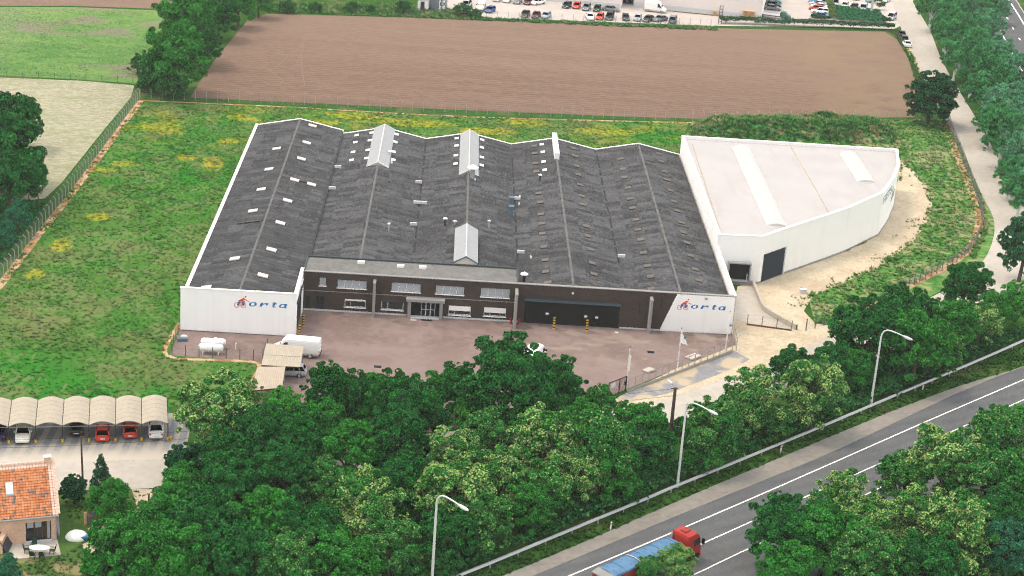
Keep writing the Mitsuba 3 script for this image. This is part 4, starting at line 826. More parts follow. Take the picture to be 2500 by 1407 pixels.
obj('gutter_stain', ribbon(smooth_line([(48.84, 75.17), (48.9, 66.31), (48.97, 55.19), (48.99, 46.06), (48.95, 37.82)], 1.5), -0.12, 0.12, 7.008), 'roof_dirt', roof)
obj('gutter_stain', ribbon(smooth_line([(31.38, 72.31), (31.09, 56), (30.8, 38.74), (30.6, 27.74)], 1.5), -0.12, 0.10, 7.008), 'roof_dirt', roof)


def dome_strip(c0, c1, c2, c3, z, h):
    """a barrel rooflight between the ends c0-c1 (back) and c3-c2 (front)"""
    c0, c1, c2, c3 = map(np.array, (c0, c1, c2, c3)); m = MB(); N, K = 9, 10; v = []
    for i in range(N):
        t = i / (N - 1)
        for j in range(K + 1):
            s = j / K; q = (c0 * (1 - t) + c3 * t) * (1 - s) + (c1 * (1 - t) + c2 * t) * s
            v.append((*q, z + 0.12 + h * math.sin(math.pi * s) ** 0.8))
    i, j = np.meshgrid(np.arange(N - 1), np.arange(K), indexing='ij'); a = (i * (K + 1) + j).ravel()
    m.add(v, np.stack([a, a + 1, a + K + 2, a + K + 1], 1))
    key = obj('barrel_rooflight', m, 'roof_dome', annex, smooth=True)
    obj('kerb', MB().hexa([(*q, z) for q in (c0, c1, c2, c3)], [(*q, z + 0.12) for q in (c0, c1, c2, c3)]), 'white_paint', key)
    for (p, q, row) in ((c0, c1, 0), (c3, c2, N - 1)):
        e = [(*(p * (1 - s) + q * s), z + 0.12 + h * math.sin(math.pi * s) ** 0.8) for s in np.linspace(0, 1, K + 1)] + [(*((p + q) / 2), z + 0.12)]
        obj('end_cap', MB().add(e, [[K + 1, j, j + 1] for j in range(K)]), 'roof_dome', key)
    return key


dome_strip(*[(38.22, 71.48), (41.3, 72.66), (41.12, 29.6), (38.1, 29.8)], 7.0, 0.42)
dome_strip(*[(56.97, 72.11), (59.9, 72.87), (59.94, 55.56), (56.89, 55.61)], 7.0, 0.38)
# dock door on the front wall, roller door on the curved wall
fa, fb = np.array(RING[0]), np.array(RING[1]); y_f = 23.15
dk = obj('dock_door', MB().span(((31.94, 0.1)[0], y_f - 0.25, 0.75), ((34.98, 0.3)[0], y_f - 0.05, 3.3)), 'black', annex, label='black dock door with a loading flap')
x0, x1 = (31.94, 0.1)[0], (34.98, 0.3)[0]
obj('dock_frame', MB().span((x0 - 0.2, y_f - 0.75, 3.302), (x1 + 0.2, y_f - 0.05, 3.5)).span((x0 - 0.2, y_f - 0.75, 0.7), (x0, y_f - 0.05, 3.3)).span((x1, y_f - 0.75, 0.7), (x1 + 0.2, y_f - 0.05, 3.3)), 'grey_metal', dk)
obj('dock_flap', MB().span((x0 + 0.1, y_f - 1.0, 0.62), (x1 - 0.1, y_f - 0.25, 0.74)), 'grey_metal', dk)
obj('dock_base', MB().span((x0 - 0.1, y_f - 0.6, 0.0), (x1 + 0.9, y_f - 0.05, 0.6)), 'grey_concrete', dk)
obj('guide_rail', MB().bar((x1 - 0.35, y_f - 0.9, 0.7), (x1 - 0.35, y_f - 0.9, 1.9), 0.08), 'light_grey', dk)
a, b = np.array(RING[1]), np.array(RING[2]); d = (b - a) / np.linalg.norm(b - a); out = np.array([d[1], -d[0]]); g0, g1 = np.array((37.17, 23.98)), np.array((41.05, 27.97))
g0, g1 = a + d * np.dot(g0 - a, d), a + d * np.dot(g1 - a, d)
rd = obj('roller_door', MB().hexa([(*(g0 + out * 0.02), 0.15), (*(g1 + out * 0.02), 0.15), (*(g1 + out * 0.05), 0.15), (*(g0 + out * 0.05), 0.15)], [(*(g0 + out * 0.02), 4.45), (*(g1 + out * 0.02), 4.45), (*(g1 + out * 0.05), 4.45), (*(g0 + out * 0.05), 4.45)]), 'door_navy', annex, label='dark slate roller door in the curved wall')
for k in range(9):
    z = 0.2 + k * 0.47
    obj('door_slat', MB().hexa([(*(g0 + out * 0.052), z), (*(g1 + out * 0.052), z), (*(g1 + out * 0.07), z), (*(g0 + out * 0.07), z)], [(*(g0 + out * 0.052), z + 0.44), (*(g1 + out * 0.052), z + 0.44), (*(g1 + out * 0.07), z + 0.44), (*(g0 + out * 0.07), z + 0.44)]), 'door_navy', rd)
obj('door_jamb', MB().hexa([(*(g1 + out * 0.01), 0.1), (*(g1 + d * 0.3 + out * 0.01), 0.1), (*(g1 + d * 0.3 + out * 0.12), 0.1), (*(g1 + out * 0.12), 0.1)], [(*(g1 + out * 0.01), 4.5), (*(g1 + d * 0.3 + out * 0.01), 4.5), (*(g1 + d * 0.3 + out * 0.12), 4.5), (*(g1 + out * 0.12), 4.5)]), 'light_grey', rd)
# faded lettering on the far end of the curved wall
mat('faded_blue', (0.30, 0.36, 0.42), 0.6); mat('faded_red', (0.62, 0.33, 0.30), 0.6)
a, b = np.array(RING[5]), np.array(RING[6]); d = (b - a) / np.linalg.norm(b - a); out = np.array([d[1], -d[0]])
tx = meshkit.text_mesh('FIETS', 1.25, 0.04, bold=True); tv = np.array(tx.vertices); kx = np.linalg.norm(b - a) * 0.92 / tv[:, 0].max()
obj('lettering', (np.column_stack([*(a[:, None] + d[:, None] * (0.3 + tv[:, 0] * kx) + out[:, None] * (0.01 + tv[:, 2])), tv[:, 1] + 5.2]), np.array(tx.faces)), 'faded_blue', annex, label='faded grey blue lettering FIETS on the curved wall')
a, b = np.array(RING[6]), np.array(RING[7]); d = (b - a) / np.linalg.norm(b - a); out = np.array([d[1], -d[0]])
m = MB().box((*(a + d * 1.6 + out * 0.03), 5.1), (1.1, 0.04, 1.3), math.atan2(d[1], d[0])); obj('emblem', m, 'faded_red', annex)
tx = meshkit.text_mesh('norta', 1.5, 0.04, bold=True); tv = np.array(tx.vertices)
obj('lettering', (np.column_stack([*(a[:, None] + d[:, None] * (0.6 + tv[:, 0] * 0.95) + out[:, None] * (0.01 + tv[:, 2])), tv[:, 1] + 3.2]), np.array(tx.faces)), 'faded_blue', annex)
# ramp wall and gate posts in front of the dock
rmp = smooth_line([(35.77, 22.71), (35.78, 16.83), (35.96, 12.33), (37.47, 9.11), (39.49, 5.74)], 1.2)
single('retaining_wall', MB().add(*ribbon(rmp, -0.16, 0.16, 0.78)).add(*[(lambda A, B: (np.vstack([np.column_stack([A, 0 * A[:, 0]]), np.column_stack([A, 0 * A[:, 0] + 0.78])]), np.array([[i, i + 1, len(A) + i + 1, len(A) + i] for i in range(len(A) - 1)])))(offset_line(rmp, s), None) for s in (-0.16,)][0]).add(*[(np.vstack([np.column_stack([A, 0 * A[:, 0]]), np.column_stack([A, 0 * A[:, 0] + 0.78])]), np.array([[i + 1, i, len(A) + i, len(A) + i + 1] for i in range(len(A) - 1)])) for A in (offset_line(rmp, 0.16),)][0]), 'concrete', 'pale concrete retaining wall beside the dock ramp', 'wall')
single('ramp_slab', flat([(32.55, 19.63), (35.57, 22.16), (35.61, 16.48), (35.79, 11.99), (37.42, 8.79), (39.01, 5.97), (33.13, 7.19), (31.57, 8.49)], 0.034), 'concrete', 'pale concrete ramp leading up to the dock door', 'ramp')

# ---- far warehouse ------------------------------------------------------------------
mat('far_wall', tint((0.70, 0.635, 0.60), 0.05, 0.2, 2), 0.8)
war = thing('far_warehouse', 'big pale pinkish warehouse cut off by the top edge of the photo', 'warehouse')
A0, A1, B0, B1_ = np.array((9.66, 218.73)), np.array((29.8, 215.54)), np.array((30.1, 219.75)), np.array((64.45, 212.83))
def slab(p, q, z0, z1, t, b, name, par, dz=0.0, **k):
    d = (q - p) / np.linalg.norm(q - p); w = np.array([-d[1], d[0]]) * t
    return obj(name, MB().hexa([(*p, z0), (*q, z0), (*(q + w), z0), (*(p + w), z0)], [(*p, z1), (*q, z1), (*(q + w), z1), (*(p + w), z1)]), b, par, **k)
dA = (A1 - A0) / np.linalg.norm(A1 - A0); dB = (B1_ - B0) / np.linalg.norm(B1_ - B0); nB = np.array([-dB[1], dB[0]])
A00 = A0 - dA * 30
w1 = slab(A00, A1, 0, 9, 40.0, 'far_wall', 'wall', war); slab(A00 - nB * 0.05, A1 - nB * 0.05, 0, 1.0, 0.049, 'light_grey', 'plinth', w1)
D0, D1 = B0 + dB * 0.15, B0 + dB * 3.2
w2 = slab(D1, B1_, 0, 9, 40.0, 'far_wall', 'wall', war); slab(D1 - nB * 0.05, B1_ - nB * 0.05, 0, 1.1, 0.049, 'light_grey', 'plinth', w2)
slab(A1 - dA * 0.1 + nB * 0.4, D1 + nB * 0.4, 4.2, 9, 3.0, 'far_wall', 'wall', war)
dd = slab(D0 + nB * 2.0, D1 + nB * 2.0, 0, 4.2, 0.2, 'black', 'doorway', war, label='dark open doorway with a blue green hoist inside')
obj('hoist', MB().bar((*(D0 + dB * 1.2 + nB), 0), (*(D0 + dB * 1.2 + nB), 3.8), 0.25).bar((*(D0 + dB * 1.2 + nB), 3.6), (*(D0 + dB * 2.4 + nB), 1.0), 0.12), 'slate_blue', dd)
for px_ in ((39.79, 218.87), (40.46, 218.35), (41.07, 218.3)):
    obj('down_pipe', MB().tube([(*(np.array(px_) - nB * 0.1), 0.3), (*(np.array(px_) - nB * 0.1), 9)], 0.12, 6), 'grey_metal', w2)
slab(B1_, B1_ + nB * 40, 0, 9, 0.3, 'far_wall', 'wall', war)
wy = single('low_kerb', MB().add(*between([(40.52, 215.73), (60.48, 212.11), (63.53, 212.09)], [(40.59, 216.47), (60.62, 213.08), (63.7, 213.31)], 0.12)), 'brown_wood', 'brown kerb along the foot of the far warehouse wall', 'kerb')

# ---- brick house, bottom left ----------------------------------------------------------
def tile_colour(p, n, uv):
    c = cell_rand(dr.floor(p.x / 0.30), dr.floor(p.y / 0.26), 3)
    g = mix((0.440, 0.148, 0.060), (0.576, 0.264, 0.136), c)
    g = mix(g, (0.192, 0.152, 0.148), smoothstep(0.90, 0.93, cell_rand(dr.floor(p.x / 0.30), dr.floor(p.y / 0.26), 9)))
    return mi.Color3f(g) * (0.9 + 0.2 * noise(p.x * 6, p.y * 6))


def house_brick(p, n, uv):
    row = dr.floor(p.z / 0.07); b = cell_rand(dr.floor((p.x + p.y) / 0.21 + 0.5 * row), row)
    return mix((0.50, 0.31, 0.215), (0.76, 0.53, 0.38), 0.45 * b + 0.55 * fbm(p.x * 0.9, p.z * 1.3))


diff('clay_tile', mikit.proc(tile_colour)); diff('house_brick', mikit.proc(house_brick)); mat('pale_tile', tint((0.66, 0.47, 0.38), 0.25, 2, 6), 0.8)
house = thing('brick_house', 'small brick house with an orange tiled roof in the lower left corner', 'house')
c1 = np.array((-47.57, -64.24)); ex = np.array((-47.57, -64.24)) - np.array((-52.88, -66.02)); ex = ex / np.linalg.norm(ex); ny = np.array([-ex[1], ex[0]])
WH, RISE, RUN, LEN = 3.2, 3.6, 4.2, 11.0
H = lambda u, w, z: (*(c1 - ex * u + ny * w), z)      # u leftwards along the wall, w into the house
door = (0.55, 3.05, 0.1, 2.25)
hw = obj('wall', MB().hexa([H(door[0], 0, 0), H(0, 0, 0), H(0, 0.3, 0), H(door[0], 0.3, 0)], [H(door[0], 0, WH), H(0, 0, WH), H(0, 0.3, WH), H(door[0], 0.3, WH)])
         .hexa([H(LEN, 0, 0), H(door[1], 0, 0), H(door[1], 0.3, 0), H(LEN, 0.3, 0)], [H(LEN, 0, WH), H(door[1], 0, WH), H(door[1], 0.3, WH), H(LEN, 0.3, WH)])
         .hexa([H(door[1], 0, door[3]), H(door[0], 0, door[3]), H(door[0], 0.3, door[3]), H(door[1], 0.3, door[3])], [H(door[1], 0, WH), H(door[0], 0, WH), H(door[0], 0.3, WH), H(door[1], 0.3, WH)]), 'house_brick', house)
obj('gable_wall', MB().add([H(0, 0.3, 0), H(0, 2 * RUN, 0), H(0, 2 * RUN, WH), H(0, RUN, WH + RISE), H(0, 0, WH), H(0, 0, 0)], [[0, 1, 2], [0, 2, 4], [2, 3, 4], [0, 4, 5]]), 'house_brick', house)
pd_ = obj('patio_door', MB().hexa([H(door[1], 0.2, 0.1), H(door[0], 0.2, 0.1), H(door[0], 0.28, 0.1), H(door[1], 0.28, 0.1)], [H(door[1], 0.2, door[3]), H(door[0], 0.2, door[3]), H(door[0], 0.28, door[3]), H(door[1], 0.28, door[3])]), 'glass_dark', house)
for u in (0.55, 0.98, 1.38, 2.15, 2.97): obj('door_frame', MB().hexa([H(u + 0.09, 0.1, 0.1), H(u, 0.1, 0.1), H(u, 0.19, 0.1), H(u + 0.09, 0.19, 0.1)], [H(u + 0.09, 0.1, door[3]), H(u, 0.1, door[3]), H(u, 0.19, door[3]), H(u + 0.09, 0.19, door[3])]), 'brown_wood', pd_)
for u0, u1, z0 in ((1.5, 2.1, 1.55), (2.28, 2.9, 1.55), (0.66, 0.95, 0.2)): obj('curtain', MB().hexa([H(u1, 0.15, z0), H(u0, 0.15, z0), H(u0, 0.18, z0), H(u1, 0.18, z0)], [H(u1, 0.15, 2.2), H(u0, 0.15, 2.2), H(u0, 0.18, 2.2), H(u1, 0.18, 2.2)]), 'curtain', pd_)
obj('threshold', MB().hexa([H(3.1, -0.35, 0.06), H(0.5, -0.35, 0.06), H(0.5, 0.0, 0.06), H(3.1, 0.0, 0.06)], [H(3.1, -0.35, 0.2), H(0.5, -0.35, 0.2), H(0.5, 0, 0.2), H(3.1, 0, 0.2)]), 'light_grey', house)
rf = obj('roof', MB().add([H(LEN, -0.3, WH - 0.25), H(-0.15, -0.3, WH - 0.25), H(-0.15, RUN, WH + RISE), H(LEN, RUN, WH + RISE), H(LEN, 2 * RUN + 0.3, WH - 0.25), H(-0.15, 2 * RUN + 0.3, WH - 0.25)], [[0, 1, 2, 3], [3, 2, 5, 4]]), 'clay_tile', house, label='orange clay pantile roof with scattered grey tiles')
tl = MB(); pale = MB(); rng = np.random.default_rng(8); NR, NC = 20, 38; s0 = (RUN + 0.3); sz = RISE + 0.25
front_tiles = []
for r in range(NR):
    for c in range(NC):
        u0, u1 = -0.15 + c * (LEN + 0.15) / NC, -0.15 + (c + 0.86) * (LEN + 0.15) / NC; w0, w1 = -0.3 + s0 * r / NR, -0.3 + s0 * (r + 1.12) / NR
        if r == NR - 1: w1 = -0.3 + s0
        zf = lambda w: WH - 0.25 + (w + 0.3) / s0 * sz
        lift = 0.11 + rng.uniform(-0.015, 0.02); um = (u0 + u1) / 2
        lo = [H(u1, w0, zf(w0) + 0.01), H(u0, w0, zf(w0) + 0.01), H(u0, w1, zf(w1) + 0.01), H(u1, w1, zf(w1) + 0.01)]
        hi = [H(u1, w0, zf(w0) + lift), H(u0, w0, zf(w0) + lift + 0.03), H(u0, w1, zf(w1) + 0.05), H(u1, w1, zf(w1) + 0.03)]
        (pale if r >= NR - 2 or c < 2 else tl).hexa(lo, hi)
obj('roof_tiles', tl, 'clay_tile', rf, stuff=True)
obj('pale_tiles', pale, 'pale_tile', rf, stuff=True)
for k in range(26): obj('ridge_tile', MB().tube([H(-0.1 + k * 0.42, RUN, WH + RISE + 0.02), H(0.28 + k * 0.42, RUN, WH + RISE + 0.04)], 0.2, 8), 'pale_tile', rf)
for k in range(14):
    w = -0.25 + k * 0.33; z = WH - 0.2 + (w + 0.3) / s0 * sz
    obj('verge_tile', MB().bar(H(-0.22, w, z + 0.06), H(-0.22, w + 0.3, z + 0.06 + 0.3 * sz / s0), 0.26, 0.09), 'pale_tile', rf)
def on_roof(u, w, lift): return H(u, w, WH - 0.25 + (w + 0.3) / s0 * sz + lift)
sk = obj('roof_window', MB().hexa([on_roof(4.75, 1.55, 0.05), on_roof(3.95, 1.55, 0.05), on_roof(3.95, 2.65, 0.05), on_roof(4.75, 2.65, 0.05)], [on_roof(4.75, 1.55, 0.17), on_roof(3.95, 1.55, 0.17), on_roof(3.95, 2.65, 0.17), on_roof(4.75, 2.65, 0.17)]), 'grey_metal', rf)
obj('roof_pane', MB().hexa([on_roof(4.68, 1.7, 0.172), on_roof(4.02, 1.7, 0.172), on_roof(4.02, 2.6, 0.172), on_roof(4.68, 2.6, 0.172)], [on_roof(4.68, 1.7, 0.19), on_roof(4.02, 1.7, 0.19), on_roof(4.02, 2.6, 0.19), on_roof(4.68, 2.6, 0.19)]), 'white_paint', rf)
obj('eaves_gutter', MB().tube([H(LEN, -0.4, WH - 0.28), H(-0.2, -0.4, WH - 0.28)], 0.08, 6), 'grey_metal', house)
obj('drain_pipe', MB().tube([H(0.06, -0.08, 0.05), H(0.06, -0.08, WH - 0.3)], 0.05, 6), 'grey_metal', house)
ch = obj('chimney', MB().hexa([H(0.7, RUN - 0.25, WH + RISE - 0.3), H(0.05, RUN - 0.25, WH + RISE - 0.3), H(0.05, RUN + 0.25, WH + RISE - 0.3), H(0.7, RUN + 0.25, WH + RISE - 0.3)], [H(0.7, RUN - 0.25, WH + RISE + 0.55), H(0.05, RUN - 0.25, WH + RISE + 0.55), H(0.05, RUN + 0.25, WH + RISE + 0.55), H(0.7, RUN + 0.25, WH + RISE + 0.55)]), 'house_brick', house)
obj('chimney_pot', MB().hexa([H(0.78, RUN - 0.33, WH + RISE + 0.552), H(-0.03, RUN - 0.33, WH + RISE + 0.552), H(-0.03, RUN + 0.33, WH + RISE + 0.552), H(0.78, RUN + 0.33, WH + RISE + 0.552)], [H(0.78, RUN - 0.33, WH + RISE + 0.64), H(-0.03, RUN - 0.33, WH + RISE + 0.64), H(-0.03, RUN + 0.33, WH + RISE + 0.64), H(0.78, RUN + 0.33, WH + RISE + 0.64)]), 'light_grey', ch)
lean = thing('lean_to', 'dark grey arched lean-to roof at the left edge beside the patio', 'shed')
la = np.array((-51.69, -68.06)); m = MB(); v = []
for i in range(2):
    for k in range(9):
        t = k / 8; v.append((la[0] - 5.0 * (1 - t) , la[1] + i * 3.2 + 0.2, 0.05 + 2.1 * math.sqrt(max(0, 1 - t**3))))
m.add(v, [[k, k + 1, 9 + k + 1, 9 + k] for k in range(8)]); obj('lean_to_roof', m, 'roof_sheet_light', lean, smooth=40)
obj('lean_to_wall', MB().span((la[0] - 5, la[1] + 0.35, 0), (la[0] - 0.5, la[1] + 3.2, 1.5)), 'house_brick', lean)

# ---- carports ----------------------------------------------------------------------------
mat('carport_sheet', tint((0.385, 0.34, 0.268), 0.12, 0.9, 3), 0.6); mat('carport_sheet_old', tint((0.40, 0.335, 0.26), 0.12, 1.2, 3), 0.6); mat('rib_brown', (0.24, 0.20, 0.15), 0.7)
E_ = [np.array((-57.51, -43.08) if 0 else (-57.55, -43.09)), np.array((-40.3, -40.01))]
cp = thing('carport', 'long carport of seven cream barrel vaults on dark posts', 'carport')
u = (E_[1] - E_[0]) / 6; dirx = u / np.linalg.norm(u); diry = np.array([-dirx[1], dirx[0]]); W = np.linalg.norm(u); DEPTH = 6.4
FH, RISE_ = 2.10, 0.42
for k in range(-2, 6):
    o = E_[0] + u * k
    vt = obj('vault', MB().bar((*(o + diry * 0.0), FH), (*(o + diry * DEPTH), FH + 0.25), 0.07, 0.1), 'dark_metal', cp)
    NS = 6
    for s in range(NS):
        y0, y1 = DEPTH * s / NS - 0.15, DEPTH * (s + 1) / NS - 0.15; v = []
        for yy, dz in ((y0, 0.0), (y1 + 0.05, 0.025)):
            for j in range(13):
                t = j / 12; q = o + dirx * (0.04 + (W - 0.08) * t) + diry * yy
                v.append((*q, FH + 0.06 + 0.04 * yy + dz * 1.2 + RISE_ * math.sin(math.pi * t)))
        m = MB().add(v, [[j, j + 1, 13 + j + 1, 13 + j] for j in range(12)])
        obj('roof_panel', m, 'carport_sheet', vt, smooth=True)
        rb = MB().tube([(v[j][0], v[j][1], v[j][2] + 0.012) for j in range(13)], 0.034, 4, cap=False)
        obj('panel_rib', rb, 'rib_brown', vt)
for k in range(-1, 7):
    q = E_[0] + u * k
    ps = obj('post', MB().bar((*q, 0), (*q, FH + 0.05), 0.10), 'dark_metal', cp)
    obj('yellow_foot', MB().tube([(*q, 0), (*q, 0.42)], 0.13, 8), 'yellow', ps)
    obj('rear_post', MB().bar((*(q + diry * (DEPTH - 0.6)), 0), (*(q + diry * (DEPTH - 0.6)), FH + 0.3), 0.10), 'dark_metal', cp)
obj('front_beam', MB().bar((*(E_[0] - u * 2), FH - 0.12), (*(E_[1]), FH - 0.12), 0.06), 'grey_metal', cp)
q = E_[1] + dirx * 0.35; obj('yellow_foot', MB().tube([(*q, 0), (*q, 0.45)], 0.12, 8), 'yellow', cp)


def flat_carport(corners, zf, zb, label, bsdf, seam):
    t = thing('flat_carport', label, 'carport'); c = [np.array(q) for q in corners]   # back left, back right, front right, front left
    L = np.linalg.norm(c[1] - c[0]); n = int(L / 0.26)
    for half, (t0, t1) in enumerate(((0.0, 0.5), (0.5, 1.0)) if seam else ((0.0, 1.0),)):
        m = MB(); v = []
        for tt in (t0, t1 + (0.03 if seam and half == 0 else 0)):
            for j in range(2 * n + 1):
                s = j / (2 * n); q = (c[0] * (1 - s) + c[1] * s) * (1 - tt) + (c[3] * (1 - s) + c[2] * s) * tt
                v.append((*q, zb + (zf - zb) * tt + (0.05 if j % 2 else 0.0) - 0.05 * half * (1 if seam else 0)))
        m.add(v, [[j, j + 1, 2 * n + 1 + j + 1, 2 * n + 1 + j] for j in range(2 * n)])
        obj('roof_sheet', m, bsdf, t)
    for q in c: obj('post', MB().bar((*(q * 0.95 + sum(c) / 4 * 0.05), 0), (*(q * 0.95 + sum(c) / 4 * 0.05), min(zf, zb) - 0.02), 0.1), 'grey_metal', t)
    obj('edge_beam', MB().bar((*c[3], zf - 0.1), (*c[2], zf - 0.1), 0.08, 0.12), 'brown_wood', t)
    return t


flat_carport([(-31.83, -16.14), (-27.07, -16.23), (-26.97, -22.23), (-31.74, -22.29)], 2.3, 2.55, 'cream corrugated flat carport behind the white van', 'carport_sheet', True)
flat_carport([(-32.1, -23.13), (-28.76, -22.39), (-28.53, -28.56), (-31.99, -29.89)], 2.2, 2.3, 'tan flat carport half hidden by the trees in front of the silver car', 'carport_sheet_old', False)

# ---- vehicles ------------------------------------------------------------------------
PAINT = {'white': (0.80, 0.80, 0.78), 'cream': (0.70, 0.67, 0.60), 'silver': (0.42, 0.44, 0.46), 'grey': (0.16, 0.18, 0.20), 'black': (0.016, 0.018, 0.022), 'red': (0.55, 0.045, 0.02), 'maroon': (0.10, 0.02, 0.025),
         'blue': (0.03, 0.07, 0.25), 'sky_blue': (0.10, 0.25, 0.45), 'green': (0.02, 0.12, 0.075), 'dark_green': (0.018, 0.045, 0.04), 'teal': (0.10, 0.26, 0.27), 'pale_blue': (0.33, 0.39, 0.45), 'navy': (0.012, 0.02, 0.06)}
for k, c in PAINT.items(): mat('paint_' + k, c, 0.30, clearcoat=0.5, clearcoat_gloss=0.9)
mat('head_lamp', (0.70, 0.71, 0.70), 0.15); mat('tail_lamp', (0.45, 0.02, 0.015), 0.25); mat('plate', (0.72, 0.72, 0.70), 0.6); mat('hub', (0.42, 0.43, 0.44), 0.35)


def loft(stations, smooth_n=5):
    """(x, half width, z bottom, z top) -> a closed body with rounded shoulders"""
    st = np.array(stations, float); xs = np.interp(np.linspace(0, 1, 26), np.linspace(0, 1, len(st)), st[:, 0])
    w, zb, zt = (np.interp(xs, st[:, 0], st[:, k]) for k in (1, 2, 3)); rows = []
    for X, W_, B_, T_ in zip(xs, w, zb, zt):
        h = T_ - B_; half = [(0, B_), (W_ * 0.86, B_), (W_ * 0.97, B_ + 0.2 * h), (W_, B_ + 0.45 * h), (W_ * 0.97, B_ + 0.8 * h), (W_ * 0.88, B_ + 0.96 * h), (W_ * 0.55, T_ + 0.01), (0, T_ + 0.02)]
        rows.append([(X, y, z) for y, z in half] + [(X, -y, z) for y, z in half[-2:0:-1]])
    rows = np.array(rows); n = rows.shape[1]; i, j = np.meshgrid(np.arange(len(rows) - 1), np.arange(n), indexing='ij')
    f = np.stack([i * n + j, i * n + (j + 1) % n, (i + 1) * n + (j + 1) % n, (i + 1) * n + j], -1).reshape(-1, 4)
    v = rows.reshape(-1, 3); k = len(v); v = np.vstack([v, rows[0].mean(0), rows[-1].mean(0)]); m = (len(rows) - 1) * n; jj = np.arange(n)
    f3 = np.vstack([f[:, [0, 1, 2]], f[:, [0, 2, 3]], np.stack([np.full(n, k), (jj + 1) % n, jj], 1), np.stack([np.full(n, k + 1), m + jj, m + (jj + 1) % n], 1)])
    return v, f3[:, ::-1]


def wheels(L, w, r=0.31, front=0.30, rear=0.30):
    out = []
    for sx in (-L / 2 + rear * L * 0.62, L / 2 - front * L * 0.62):
        for sy in (-1, 1):
            out.append(('wheel', MB().tube([(sx, sy * (w - 0.21), r), (sx, sy * (w - 0.0), r)], r, 14), 'rubber', 40))
            out.append(('wheel__hub', MB().tube([(sx, sy * (w - 0.05), r), (sx, sy * (w + 0.012), r)], r * 0.58, 10), 'hub', 40))
    # each hub belongs to its own wheel
    res, i = [], 0
    for k in range(0, len(out), 2):
        nm = 'wheel' if k == 0 else f'wheel_{k // 2:03d}'
        res += [(nm, *out[k][1:]), (nm + '__hub', *out[k + 1][1:])]
    return res


